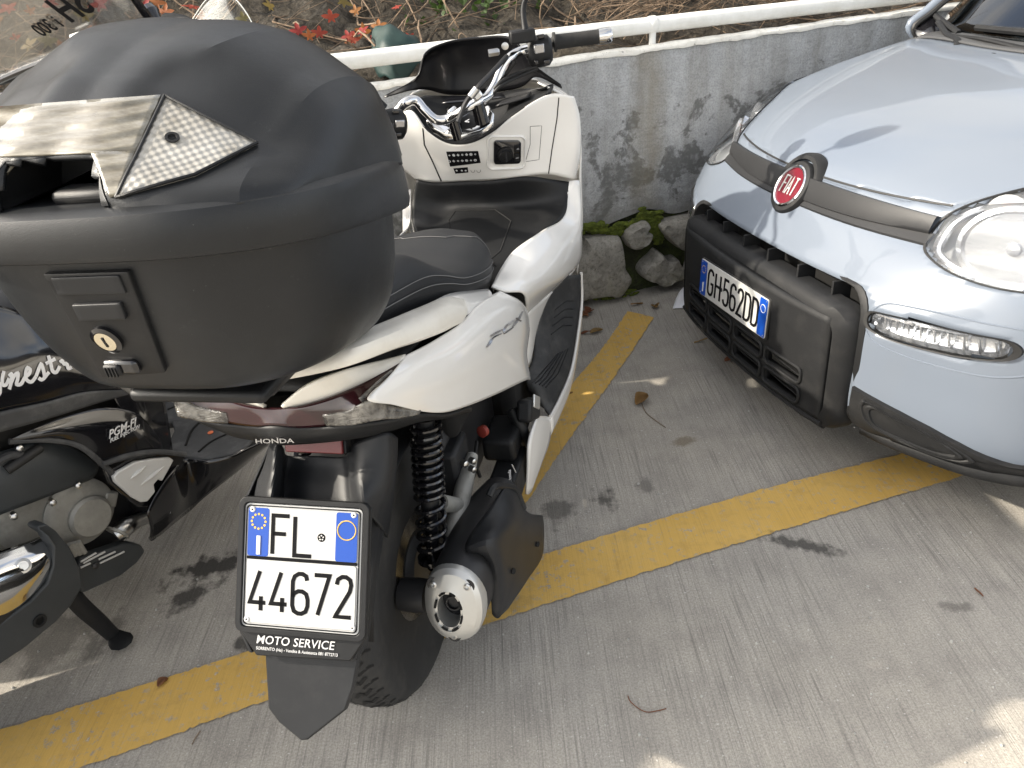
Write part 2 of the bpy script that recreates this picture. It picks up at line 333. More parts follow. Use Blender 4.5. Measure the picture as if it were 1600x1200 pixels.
# ================================================================== setting: ground, painted lines, wall, bank
def ground_material(name, yellow=False):
    t = NT(name); g = t.n('TexCoord').outputs['Object']
    broom = t.co((1, .018, 1), (0, 0, R(-15))); broom2 = t.co((1, .05, 1), (0, 0, R(-15)))
    n1 = t.noise(broom, 260, 1.5, .6); n2 = t.noise(broom2, 85, 2, .6); n3 = t.noise(broom, 420, 0, .6)
    fine = t.noise(g, 240, 3, .75); mid = t.noise(g, 9, 5, .62); big = t.noise(g, 1.7, 2, .55); spk = t.noise(g, 130, 1, .5)
    groove = t.math('ADD', t.math('MULTIPLY', n1, .55), t.math('ADD', t.math('MULTIPLY', n2, .35), t.math('MULTIPLY', n3, .25)))
    patchy = t.ramp(t.noise(g, 3.3, 2, .6), [(.35, (.25,)*3), (.62, (1,)*3)])
    base = t.ramp(mid, [(.28, (.335, .308, .270)), (.5, (.430, .398, .348)), (.75, (.500, .463, .398))])
    base = t.mix(t.ramp(big, [(.35, (0,)*3), (.7, (.5,)*3)]), base, (.385, .372, .350))
    gc = t.ramp(groove, [(.40, (.52,)*3), (.55, (1.0,)*3), (.70, (1.2,)*3)])
    base = t.mix(t.math('MULTIPLY', patchy, .85), base, gc, 'MULTIPLY')
    base = t.mix(t.ramp(fine, [(.35, (.5,)*3), (.6, (0,)*3)]), base, (.15, .143, .135))
    base = t.mix(t.ramp(spk, [(.70, (0,)*3), (.76, (.8,)*3)]), base, (.62, .60, .56))
    if yellow:
        v = t.noise(g, 55, 8, .72); v2 = t.noise(g, 6, 6, .7); ywn = t.noise(g, 4, 5)
        yel = t.ramp(ywn, [(.3, (.60, .375, .095)), (.7, (.68, .45, .14))])
        yel = t.mix(t.ramp(t.noise(g, 16, 7, .7), [(.5, (0,)*3), (.75, (.5,)*3)]), yel, (.36, .22, .07))
        wear = t.math('MULTIPLY', t.ramp(v, [(.54, (0,)*3), (.62, (1,)*3)]), t.ramp(v2, [(.40, (.12,)*3), (.62, (1,)*3)]))
        wear = t.math('MAXIMUM', wear, t.math('MULTIPLY', t.ramp(groove, [(.33, (1,)*3), (.39, (0,)*3)]), .7))
        wear = t.math('MAXIMUM', wear, t.ramp(t.noise(g, 26, 9, .8), [(.655, (0,)*3), (.70, (1,)*3)]))
        yel = t.mix(.16, yel, gc, 'MULTIPLY')
        base = t.mix(wear, yel, base)
    # oil marks, dark patches and painted-in scooter shading, each with its own outline
    wob = t.noise(g, 16, 5, .65); wob2 = t.noise(broom2, 30, 2, .6)
    sep = t.n('SeparateXYZ'); t.l(g, sep.inputs[0])
    for px, py, rx, ry, rot, k, c in STAINS_AND_SHADE:
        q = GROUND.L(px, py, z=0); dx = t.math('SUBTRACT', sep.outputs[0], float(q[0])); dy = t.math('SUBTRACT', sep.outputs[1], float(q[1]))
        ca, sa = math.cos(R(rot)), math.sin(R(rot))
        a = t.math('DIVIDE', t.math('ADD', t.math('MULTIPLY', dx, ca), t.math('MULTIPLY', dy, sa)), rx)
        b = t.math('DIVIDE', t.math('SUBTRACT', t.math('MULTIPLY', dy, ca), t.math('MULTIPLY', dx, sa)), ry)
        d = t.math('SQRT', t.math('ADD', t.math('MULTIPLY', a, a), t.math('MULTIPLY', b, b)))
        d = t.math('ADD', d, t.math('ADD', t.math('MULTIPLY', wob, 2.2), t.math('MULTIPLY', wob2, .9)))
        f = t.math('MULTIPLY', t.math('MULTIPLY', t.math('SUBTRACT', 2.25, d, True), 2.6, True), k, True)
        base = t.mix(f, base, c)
    t.col(base); t.set(Roughness=.9); t.b.inputs['Specular IOR Level'].default_value = .25
    h = t.math('ADD', t.math('MULTIPLY', t.math('MULTIPLY', groove, patchy), 1.0), t.math('MULTIPLY', fine, .35))
    t.bump(h, .55 if not yellow else .4, .004); return t.m
OIL = (.035, .033, .031)
STAINS_AND_SHADE = [(330, 885, .16, .075, 20, .9, OIL), (300, 930, .11, .05, 30, .85, OIL), (395, 1000, .05, .04, 0, .8, OIL), (100, 1000, .22, .12, 15, .5, (.07, .066, .06)),  # last here: shading around the left-hand scooter, put into the concrete colour
          (1250, 850, .13, .035, -25, .8, (.05, .048, .045)), (945, 780, .05, .09, 10, .75, (.045, .043, .04)), (1065, 690, .06, .03, 20, .6, (.16, .125, .075)),
          (870, 800, .06, .09, 0, .6, (.06, .057, .052)), (1490, 948, .05, .03, 0, .5, (.08, .075, .07)), (1010, 760, .05, .05, 0, .5, (.08, .075, .07)), (640, 900, .5, .3, 20, .25, (.1, .095, .088))]  # last one: wide faint darkening below the white scooter
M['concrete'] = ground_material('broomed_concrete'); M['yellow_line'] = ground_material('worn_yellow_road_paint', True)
S = 60
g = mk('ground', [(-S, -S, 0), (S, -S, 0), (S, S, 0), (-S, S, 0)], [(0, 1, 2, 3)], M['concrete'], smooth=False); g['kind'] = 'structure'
def strip(name, a, b, n=420, jit=.0014):
    a = [GROUND.L(*q, z=0)[:2] if len(q) == 2 else np.array(q[:2]) for q in a]; b = [GROUND.L(*q, z=0)[:2] if len(q) == 2 else np.array(q[:2]) for q in b]
    A, Bq = cr(a, n), cr(b, n); rr = []
    for k in range(5):
        t = k/4; rr.append(np.array([[*(A[i]*(1-t)+Bq[i]*t), .004] for i in range(n)]))
    for i in range(n):
        rr[0][i, :2] += rng.normal(0, jit, 2); rr[4][i, :2] += rng.normal(0, jit, 2)
    V, F = grid(rr); o = mk(name, V, F, M['yellow_line'], smooth=False); o['kind'] = 'structure'; return o
strip('parking_line', [(-2.6, .52, 0), (0, 1143), (200, 1079), (400, 1016), (850, 868), (1200, 764), (1375, 719), (2.9, 2.12, 0)],
      [(-2.56, .39, 0), (130, 1200), (400, 1102), (840, 950), (1200, 836), (1500, 747), (2.94, 1.99, 0)])
strip('parking_line_branch', [(981, 487), (940, 547), (887, 610), (-.225, 1.30, 0)], [(1022, 497), (960, 590), (915, 652), (847, 750), (-.10, 1.335, 0)], 120)

WALL = line_frame((.292, 2.739, 0), R(15.31))
def wall_material():
    t = NT('stained_cement_render'); g = t.n('TexCoord').outputs['Object']
    m1 = t.noise(g, 5.5, 8, .68, .3); m2 = t.noise(g, 14, 8, .72); m3 = t.noise(g, 1.3, 4); fine = t.noise(g, 160, 6, .7)
    st = t.noise(t.co((1, 1, .10)), 14, 6, .65); trowel = t.noise(t.co((.35, 1, 1), (0, R(24), 0)), 60, 5, .6)
    base = t.ramp(m2, [(.3, (.33, .338, .345)), (.55, (.45, .462, .475)), (.75, (.52, .525, .52))])
    base = t.mix(t.ramp(st, [(.42, (0,)*3), (.68, (.6,)*3)]), base, (.23, .225, .20))
    blot = t.ramp(m1, [(.512, (0,)*3), (.552, (1,)*3)])
    sep = t.n('SeparateXYZ'); t.l(g, sep.inputs[0])
    inz = t.ramp(t.math('ADD', sep.outputs[2], t.math('MULTIPLY', m3, .5)), [(.35, (.25,)*3), (.55, (1,)*3), (1.0, (1,)*3), (1.12, (.15,)*3)])
    blot = t.math('MULTIPLY', t.math('MULTIPLY', blot, inz), t.ramp(t.noise(g, 40, 7, .75), [(.36, (.25,)*3), (.5, (1,)*3)]))
    base = t.mix(t.math('MULTIPLY', blot, .85), base, (.115, .117, .112))
    # rusty run below the railing post, and grime at the foot of the wall
    dx = t.math('ABSOLUTE', t.math('ADD', t.math('SUBTRACT', sep.outputs[0], .285), t.math('MULTIPLY', t.math('SUBTRACT', t.noise(g, 6, 5), .5), .13)))
    run = t.ramp(t.math('ADD', dx, t.math('MULTIPLY', m2, .05)), [(.03, (.5,)*3), (.105, (0,)*3)])
    base = t.mix(run, base, (.24, .205, .135))
    foot = t.ramp(t.math('ADD', sep.outputs[2], t.math('MULTIPLY', m2, .28)), [(.36, (.8,)*3), (.58, (0,)*3)])
    base = t.mix(foot, base, (.17, .165, .145))
    base = t.mix(t.ramp(fine, [(.38, (.4,)*3), (.55, (0,)*3)]), base, (.14, .14, .135))
    t.col(base); t.set(Roughness=.92)
    h = t.math('ADD', t.math('MULTIPLY', trowel, .9), t.math('ADD', t.math('MULTIPLY', fine, .35), t.math('MULTIPLY', m2, .9)))
    t.bump(t.math('SUBTRACT', h, t.math('MULTIPLY', blot, .35)), .6, .008); return t.m
M['render'] = wall_material()
t = NT('flaking_white_paint'); g_ = t.n('TexCoord').outputs['Object']; c_ = t.ramp(t.noise(g_, 40, 8, .7), [(.3, (.62, .6, .53)), (.5, (.80, .78, .72)), (.85, (.84, .83, .78))])
c_ = t.mix(t.ramp(t.noise(g_, 23, 8, .75), [(.60, (0,)*3), (.67, (1,)*3)]), c_, (.30, .29, .26)); t.col(c_); t.set(Roughness=.75); t.bump(t.noise(g_, 90, 5, .7), .6, .004); M['coping'] = t.m
t = NT('mossy_mortar'); g_ = t.n('TexCoord').outputs['Object']; n_ = t.noise(g_, 11, 7, .7); n2_ = t.noise(g_, 120, 6, .75)
c_ = t.ramp(n_, [(.28, (.028, .027, .018)), (.48, (.045, .052, .018)), (.62, (.075, .10, .022)), (.8, (.10, .085, .055))]); c_ = t.mix(t.ramp(n2_, [(.35, (.7,)*3), (.6, (0,)*3)]), c_, (.015, .015, .01))
t.col(c_); t.set(Roughness=.98); t.bump(n2_, 1, .012); M['mortar'] = t.m
t = NT('moss'); g_ = t.n('TexCoord').outputs['Object']; t.col(t.ramp(t.noise(g_, 45, 6, .7), [(.3, (.05, .062, .012)), (.5, (.13, .17, .02)), (.75, (.26, .30, .04))])); t.set(Roughness=1.0); t.bump(t.noise(g_, 260, 5, .8), 1, .01); M['moss'] = t.m
t = NT('grey_fieldstone'); g_ = t.n('TexCoord').outputs['Object']; n_ = t.noise(g_, 17, 9, .7); n2_ = t.noise(g_, 90, 7, .75)
c_ = t.ramp(n_, [(.25, (.16, .15, .125)), (.45, (.30, .285, .25)), (.6, (.38, .36, .32)), (.8, (.45, .42, .38))]); c_ = t.mix(t.ramp(n2_, [(.34, (.8,)*3), (.5, (0,)*3)]), c_, (.12, .115, .095))
c_ = t.mix(t.ramp(t.noise(g_, 8, 5), [(.55, (0,)*3), (.72, (.5,)*3)]), c_, (.20, .19, .11)); t.col(c_); t.set(Roughness=.95); t.bump(t.math('ADD', n_, t.math('MULTIPLY', n2_, .6)), .9, .012); M['stone'] = t.m

wall = thing('retaining_wall', 'low grey stained concrete wall with rubble stones at its foot behind the scooters', 'wall', WALL)
def nz(x, z, s=1.0): return .5*math.sin(3.1*x*s+1.7*z*s)+.3*math.sin(7.3*x*s-4.1*z*s+1)+.2*math.sin(15.7*x*s+11.3*z*s+2)
def edge_z(x): return .315+.022*nz(x, .3, 2.2)+.03*math.exp(-((x-.28)/.09)**2)*0-.03*math.exp(-((x-.1)/.1)**2)+.02*math.exp(-((x-.3)/.1)**2)
xs = np.linspace(-5.5, 7.5, 500); rows = []
top = lambda x: .912+.009*max(-1, min(5, x))*1.0+.002*nz(x, 0, 6)
for k in range(14):
    tt = k/13; rows.append(np.array([[x, .004*nz(x, tt*.6, 2.5)+.012*(1-tt)**6, edge_z(x)*(1-tt)+top(x)*tt] for x in xs]))
rows.insert(0, np.array([[x, .05, edge_z(x)-.012] for x in xs])); V, F = grid(rows); mk('rendered_face', V, F, M['render'], wall, ang=60)
rows = [np.array([[x, .03+.012*nz(x, z, 6), z] for x in xs]) for z in np.linspace(-.02, .34, 14)]; V, F = grid(rows); mk('mortar_bed', V, F, M['mortar'], wall)
rows = []
for yy, dz in ((-.006, -.012), (-.008, -.006), (-.005, .003), (.012, .007), (.03, .007), (.05, .003), (.056, -.06), (.058, -.9)):
    rows.append(np.array([[x, yy+.0025*nz(x, yy*9, 7), top(x)+dz+(.004*nz(x, 2, 9) if dz < 0 else .002*nz(x, yy*20, 5))] for x in xs]))
V, F = grid(rows); mk('coping', V, F, M['coping'], wall, ang=60)
def stone(outline, depth=.05, seed=0, mat=None, parent=wall):
    r_ = np.random.default_rng(seed); P = np.array(outline, float); c = P.mean(0); n = 40; Q = cr(P, n, True); rings = []
    for s, y in ((1.0, .03), (1.0, .006), (.97, -.45*depth), (.90, -.78*depth), (.74, -.95*depth), (.5, -1.0*depth), (.25, -1.03*depth)):
        rings.append(np.array([[c[0]+(q[0]-c[0])*s, y+depth*.16*nz(q[0]*s+seed, q[1]*s, 14) if y < 0 else y, c[1]+(q[1]-c[1])*s] for q in Q]))
    V, F = grid(rings, cv=True); m = len(V); V = np.vstack([V, [[c[0], -1.03*depth, c[1]]]])
    F += [(m-n+i, m-n+(i+1) % n, m) for i in range(n)]
    return mk('stone', V, F, M['stone'], parent, ang=50)
def wpx(pts, s, ox, oy, y=-.03): return [WALL.L(ox+a/s, oy+b/s, y=y)[[0, 2]] for a, b in pts]
O = [[(230, 455), (300, 440), (420, 430), (540, 425), (560, 470), (575, 560), (585, 680), (600, 740), (655, 830), (640, 880), (600, 950), (510, 1005), (440, 985), (330, 1010), (240, 1020), (170, 1040), (100, 1030), (90, 800), (120, 640), (200, 570), (225, 490)],
     [(590, 400), (640, 340), (740, 290), (800, 285), (820, 320), (800, 350), (765, 378), (850, 405), (840, 450), (790, 510), (730, 540), (680, 550), (640, 540), (610, 490)],
     [(735, 750), (780, 680), (850, 620), (900, 565), (950, 600), (970, 645), (1040, 640), (1085, 630), (1110, 690), (1150, 715), (1160, 800), (1090, 830), (1040, 850), (1000, 890), (920, 890), (880, 855), (800, 840), (750, 800)],
     [(915, 330), (940, 300), (1040, 270), (1180, 240), (1300, 240), (1320, 500), (1150, 560), (1060, 510), (1000, 450), (930, 370)]]
for i, o in enumerate(O): stone(wpx(o, 6, 880, 300), .055 if i != 1 else .045, i+1)
for i, (x, z, w, h) in enumerate([(.62, .09, .16, .15), (.80, .2, .19, .18), (.83, .05, .15, .08), (1.02, .14, .2, .2), (1.25, .1, .2, .16), (1.24, .25, .17, .1), (-.20, .16, .2, .22), (-.43, .08, .17, .13), (-.42, .24, .2, .12), (-.66, .14, .2, .2), (-.9, .1, .2, .16), (-.9, .25, .17, .1), (-1.15, .15, .2, .2), (1.5, .14, .2, .2), (-1.4, .12, .22, .2), (-1.65, .15, .2, .22)]):
    a = np.linspace(0, 2*math.pi, 11, endpoint=False)
    stone([(x+w*.5*(1+.22*math.sin(7*q+i))*math.cos(q), z+h*.5*(1+.2*math.sin(5*q+2*i))*math.sin(q)) for q in a], .05, 20+i)
# moss cushions along the top of the stone course
V, F = [], []
def blob(V, F, c, r, seed):
    b = len(V); k = np.random.default_rng(seed)
    for i in range(5):
        for j in range(9):
            a, e = 2*math.pi*j/9, i/4*math.pi/2; q = r*(1+.25*k.normal())
            V.append((c[0]+q*1.5*math.cos(e)*math.cos(a), c[1]-q*.7*math.sin(e), c[2]+q*.8*math.cos(e)*math.sin(a)))
    for i in range(4):
        for j in range(9): F.append((b+i*9+j, b+i*9+(j+1) % 9, b+(i+1)*9+(j+1) % 9, b+(i+1)*9+j))
for i in range(120):
    u = rng.uniform(0, 1); px = 905+u*130; py = (358-14*max(0, (u-.45))*2.2 if u < .75 else 333+(u-.75)*170)+rng.normal(0, 4)
    q = WALL.L(px, py, y=-.01); blob(V, F, q+np.array([0, .012, 0]), rng.uniform(.006, .016), i)
for i in range(45):
    px, py = rng.uniform(1010, 1032), rng.uniform(332, 372); q = WALL.L(px, py, y=-.01); blob(V, F, q+np.array([0, .012, 0]), rng.uniform(.008, .016), 300+i)
for i in range(60):
    px, py = rng.uniform(905, 1000), rng.uniform(455, 472); q = WALL.L(px, py, y=-.03); blob(V, F, q+np.array([0, .02, 0]), rng.uniform(.004, .009), 600+i)
o = mk('moss', V, F, M['moss'], wall, ang=80); o['kind'] = 'stuff'

# railing
t = NT('white_gloss_railing_paint'); g_ = t.n('TexCoord').outputs['Object']; t.col(t.ramp(t.noise(g_, 9, 7, .7), [(.3, (.66, .65, .6)), (.6, (.8, .8, .77))])); t.set(Roughness=.4); t.bump(t.noise(g_, 60, 4), .15, .003); M['rail'] = t.m
rail = thing('railing', 'white painted steel tube railing on short posts along the wall top', 'railing', WALL)
tube('handrail_tube', [(-5, .05, .982), (-1, .05, .982), (.3, .05, .980), (1.4, .05, .972), (3, .05, .966), (6, .05, .96)], .0262, M['rail'], rail, n=20, m=40)
for x in (-4.2, -2.7, -1.2, .318, 1.85, 3.4):
    tube('post', [(x, .045, .90), (x, .045, .965)], .012, M['rail'], rail, n=12, smooth_path=False)
    rev('weld_collar', [(.0268, -.014), (.0285, -.010), (.0285, .010), (.0268, .014)], (x, .05, .9805), (1, 0, 0), M['rail'], rail, 20)

# earth bank behind the wall
t = NT('bank_earth_and_rubble'); g_ = t.n('TexCoord').outputs['Object']; n_ = t.noise(g_, 9, 9, .72); n2_ = t.noise(g_, 60, 7, .75)
vo = t.n('TexVoronoi'); vo.inputs['Scale'].default_value = 14; t.l(g_, vo.inputs['Vector'])
c_ = t.ramp(n_, [(.3, (.03, .024, .016)), (.5, (.085, .07, .05)), (.62, (.15, .13, .105)), (.8, (.23, .21, .18))]); c_ = t.mix(t.ramp(n2_, [(.36, (.8,)*3), (.56, (0,)*3)]), c_, (.012, .010, .007))
t.col(c_); t.set(Roughness=1.0); t.bump(t.math('ADD', t.math('MULTIPLY', vo.outputs[0], 1.2), t.math('ADD', n_, n2_)), 1, .04); M['earth'] = t.m
def bank_z(x, y): return .83+.34*min(y, .5)+.62*max(0, y-.5)+.05*nz(x, y, 3)+.03*nz(x+3, y*2, 7) - max(0, y-6)*.3
BX, BY = np.linspace(-7, 9, 220), np.concatenate([np.linspace(.058, 1.6, 44), np.linspace(1.7, 14, 40)])
V, F = grid([np.array([[x, y, bank_z(x, y)] for x in BX]) for y in BY]); o = mk('bank', V, F, M['earth'], frame=WALL, ang=80); o['kind'] = 'structure'
M['twig'] = plain('dry_twig', (.19, .135, .09), .9, var=.5, vscale=30)
V, F = [], []
def sweep(V, F, P, r0, r1, n=5):
    P = np.array(P); b = len(V); N = len(P); T = np.gradient(P, axis=0); T /= np.linalg.norm(T, axis=1)[:, None]
    for i in range(N):
        u = unit(np.cross(T[i], (.31, .2, .93))); v = np.cross(T[i], u); r_ = r0+(r1-r0)*i/(N-1)
        for k in range(n): V.append(P[i]+r_*(math.cos(2*math.pi*k/n)*u+math.sin(2*math.pi*k/n)*v))
    for i in range(N-1):
        for k in range(n): F.append((b+i*n+k, b+i*n+(k+1) % n, b+(i+1)*n+(k+1) % n, b+(i+1)*n+k))
for i in range(1300):
    x, y = rng.uniform(-3.2, 3.2), rng.uniform(.2, 1.9)**1.0; z = bank_z(x, y)+rng.uniform(0, .05); d = unit([rng.normal(0, 1), rng.normal(-.2, .4), rng.normal(.2, .6)]); L = rng.uniform(.12, .5)
    bend = rng.normal(0, .35, 3); P = [np.array([x, y, z])+d*L*s+bend*L*s*s+np.array([0, 0, -.25*L*s*s]) for s in np.linspace(0, 1, 7)]
    for q in P: q[2] = max(q[2], bank_z(q[0], q[1])+.002); q[1] = max(q[1], .12)
    sweep(V, F, P, rng.uniform(.0012, .0035), .0007)
for i in range(150):                                      # hanging dead stems close behind the rail, right half
    x = rng.uniform(.2, 2.2); y = rng.uniform(.2, .5); z = bank_z(x, y); P = [np.array([x+.25*s*rng.normal()+.12*s, y+.06*rng.normal()*s, z+.05+.28*s-.34*s*s*rng.uniform(.3, 1.2)]) for s in np.linspace(0, 1, 8)]
    P = cr(P, 14); sweep(V, F, P, .002, .0008)
o = mk('dry_twigs', V, F, M['twig'], frame=WALL); o['kind'] = 'stuff'; o['label'] = 'tangle of dry brown twigs and dead stems on the bank'; o['category'] = 'twigs'
# timber edging boards
M['timber'] = plain('weathered_timber', (.16, .115, .075), .9, var=.4, vscale=9, grain=.8, gscale=70)
for x0, x1, y, dz, lab in ((.05, 2.4, .80, .10, 'weathered brown timber board lying on the bank behind the railing'),):
    o = box('timber_board', ((x0+x1)/2, y, bank_z(.8, y)+dz), (x1-x0, .05, .13), M['timber'], frame=WALL, bevel=.006, ax=np.array(Matrix.Rotation(R(-2), 3, 'Y'))); tag(o, lab, 'board')
# climbing vine with lobed autumn leaves
def leaf_mat(name, a, b):
    t = NT(name); oi = t.n('ObjectInfo'); g_ = t.n('TexCoord').outputs['Object']
    c = t.mix(oi.outputs['Random'], a, b); c = t.mix(t.ramp(t.noise(g_, 30, 6, .7), [(.4, (0,)*3), (.75, (.6,)*3)]), c, tuple(q*.45 for q in a))
    t.col(c); t.set(Roughness=.6); t.b.inputs['Subsurface Weight'].default_value = .0
    tr = t.n('BsdfTranslucent'); t.l(c, tr.inputs[0]); ms = t.n('MixShader'); ms.inputs[0].default_value = .35
    t.l(t.b.outputs[0], ms.inputs[1]); t.l(tr.outputs[0], ms.inputs[2]); t.l(ms.outputs[0], t.t.nodes['Material Output'].inputs[0]); return t.m
LM = {'red': leaf_mat('red_vine_leaf', (.30, .030, .026), (.40, .07, .03)), 'orange': leaf_mat('orange_vine_leaf', (.34, .10, .025), (.36, .16, .04)), 'olive': leaf_mat('olive_vine_leaf', (.22, .15, .035), (.15, .13, .04))}
def lobed():
    out = []
    for k in range(40):
        a = 2*math.pi*k/40; lob = 1-2*abs(((a-math.pi/2)*5/(2*math.pi)+.5) % 1-.5); r_ = .36+.64*lob**1.05; r_ *= (1 if math.sin(a) > -.4 else .62); r_ *= 1+.10*math.sin(a*20)
        out.append((r_*math.cos(a), r_*math.sin(a)))
    return out
LB = lobed(); LV = [(0, 0, .10)]+[(x*.55, y*.55, .06*abs(x)) for x, y in LB]+[(x, y, .10-.22*(x*x+y*y)+.10*abs(x)) for x, y in LB]
LF = [(0, 1+i, 1+(i+1) % 40) for i in range(40)]+[(1+i, 41+i, 41+(i+1) % 40, 1+(i+1) % 40) for i in range(40)]
LEAFM = {}
for k, m_ in LM.items():
    me = bpy.data.meshes.new('vine_leaf_'+k); me.from_pydata(LV, [], LF); me.materials.append(m_); me.polygons.foreach_set('use_smooth', [True]*len(me.polygons)); LEAFM[k] = me
vine = thing('climbing_vine', 'climbing vine with red and orange lobed autumn leaves on the bank behind the top case', 'vine', WALL)
V, F = [], []
for i in range(40):
    x0 = rng.uniform(-3, .2); y0 = rng.uniform(.22, .5); P = [np.array([x0+.5*s*rng.uniform(.2, 1)*(-1)**i, y0+.55*s, bank_z(x0, y0+.55*s)+.03+.03*rng.normal()]) for s in np.linspace(0, 1, 7)]; sweep(V, F, cr(P, 16), .004, .0015)
mk('vine_stems', V, F, M['twig'], vine)
def leaf(kind, p, size, tilt=None):
    o = bpy.data.objects.new('leaf', LEAFM[kind]); COL.objects.link(o); o.parent = vine; o.location = p; o.scale = (size,)*3
    o.rotation_euler = (R(62)+rng.normal(0, .35), rng.normal(0, .45), rng.normal(0, .45)) if tilt is None else tilt
for px, py, s, k in ((517, 28, .048, 'red'), (556, 18, .036, 'orange'), (620, 12, .030, 'red'), (566, 50, .044, 'red'), (592, 42, .045, 'orange'), (572, 70, .042, 'red'), (536, 4, .05, 'olive'), (545, 60, .04, 'red'), (612, 54, .036, 'orange'), (500, 58, .045, 'red'),
                     (484, 62, .04, 'orange'), (575, 100, .05, 'orange'), (560, 108, .05, 'orange'), (640, 60, .035, 'red'), (156, 8, .055, 'red'), (80, 4, .05, 'red'), (14, 15, .05, 'red'), (225, 12, .05, 'red'), (258, 20, .045, 'orange'), (245, 5, .045, 'orange'), (300, 12, .05, 'red'),
                     (318, 28, .045, 'orange'), (380, 30, .04, 'olive'), (75, 66, .05, 'olive'), (46, 72, .05, 'olive'), (100, 75, .045, 'orange'), (132, 26, .05, 'olive'), (140, 50, .045, 'orange'), (585, 78, .03, 'red'), (600, 62, .035, 'red'), (470, 66, .05, 'red'), (555, 80, .04, 'red')):
    q = WALL.L(px, py, y=.38+.1*rng.uniform()); q[2] = max(q[2], bank_z(q[0], q[1])+.02); leaf(k, q, s*.72)
for i in range(60):
    x, y = rng.uniform(-3.4, -.35), rng.uniform(.35, 1.5); leaf(rng.choice(['red', 'orange', 'olive', 'red']), (x, y, bank_z(x, y)+.05+rng.uniform(0, .06)), rng.uniform(.02, .04))
# ivy bush
M['ivy'] = leaf_mat('ivy_leaf', (.045, .085, .018), (.09, .14, .03))
ivy = thing('ivy_bush', 'small dark green ivy bush on the bank behind the windscreen of the white scooter', 'bush', WALL)
V, F = [], []
c0 = WALL.L(745, 25, y=.62)
for i in range(420):
    p = c0+np.array([rng.normal(0, .13), rng.normal(0, .10), rng.normal(0, .09)]); s = rng.uniform(.012, .026); A = np.array(Matrix.Rotation(rng.uniform(0, 6.3), 3, 'Z') @ Matrix.Rotation(R(55)+rng.normal(0, .5), 3, 'X') @ Matrix.Rotation(rng.normal(0, .6), 3, 'Y'))
    b = len(V)
    for q in ((0, -1, 0), (.75, -.3, .15), (.5, .35, .1), (0, 1.1, -.15), (-.5, .35, .1), (-.75, -.3, .15)): V.append(p+A @ (np.array(q)*s))
    F += [(b, b+1, b+2, b+3), (b, b+3, b+4, b+5)]
o = mk('foliage', V, F, M['ivy'], ivy, smooth=False)
V, F = [], []
for i in range(14): sweep(V, F, [c0+np.array([rng.normal(0, .04), .05, -.2]), c0+np.array([rng.normal(0, .08), 0, -.05]), c0+np.array([rng.normal(0, .14), rng.normal(0, .06), .06])], .003, .001)
mk('stem', V, F, M['twig'], ivy)
# dark green plastic sheet
M['green_sheet'] = plain('dark_green_plastic_sheet', (.007, .030, .027), .6, var=.3, grain=.6, gscale=40)
cs = [WALL.L(*q, y=.17) for q in ((588, 112), (590, 80), (598, 56), (615, 47), (640, 56), (668, 73), (676, 110))]
rows = []
for k, (dy, s) in enumerate(((.16, 1.0), (.06, .99), (.0, .9), (-.03, .68), (-.045, .4), (-.05, .12))):
    rows.append([np.array([q[0]*s+(1-s)*cs[3][0], q[1]+dy, .86+(q[2]-.86)*s+.014*math.sin(4.1*j+2.3*k)]) for j, q in enumerate(cs)])
o = patch('green_plastic_sheet', rows, M['green_sheet'], None, 16, 24, .002); o.matrix_world = WALL.mat(); tag(o, 'crumpled dark green plastic sheet bulging behind the white handrail', 'sheet')
# ================================================================== pale grey hatchback
_a = R(-79); CAR = line_frame(np.array([.682, 1.943, 0])+np.array([math.cos(_a), math.sin(_a), 0])*.016, _a, R(2.5))
car = thing('parked_car', 'pale grey-blue small hatchback with black front bumper panel parked beside the wall', 'car', CAR)
t = NT('pale_grey_car_paint'); g_ = t.n('TexCoord').outputs['Object']; t.col(t.ramp(t.noise(g_, 3, 3), [(.3, (.140, .164, .202)), (.7, (.147, .172, .211))])); t.set(Roughness=.3); t.b.inputs['Coat Weight'].default_value = .55; t.b.inputs['Coat Roughness'].default_value = .03; t.b.inputs['Specular IOR Level'].default_value = .3; M['car'] = t.m
M['bumper'] = plain('grained_bumper_plastic', (.014, .0145, .0155), .5, grain=.45, gscale=1100, var=.15, dirt=.14, dirtc=(.11, .105, .10), Specular_IOR_Level=.25)
M['trim'] = plain('satin_dark_trim', (.024, .0245, .026), .42, .1, grain=.15, gscale=1200, var=.06, Specular_IOR_Level=.3)
M['lens'] = thin_glass('clear_lamp_lens', (.96, .97, .98), 1.1, .02)
M['lamp_silver'] = plain('lamp_reflector_silver', (.62, .63, .65), .2, .8, var=.05, grain=.25, gscale=120)
M['lamp_body'] = plain('lamp_housing_grey', (.58, .59, .60), .32, .2, var=.08)
M['amber'] = plain('amber_bulb', (.65, .16, .06), .3, var=.1)
M['windscreen'] = thin_glass('car_windscreen_glass', (.50, .56, .58), 1.8, .01)
M['scuttle'] = plain('grey_scuttle_plastic', (.055, .056, .058), .5, grain=.3, gscale=900, var=.1)
M['seal'] = plain('black_rubber_seal', (.01, .01, .01), .6)
PX = [0, .25, .43, .58, .70, .78, .815, .825]
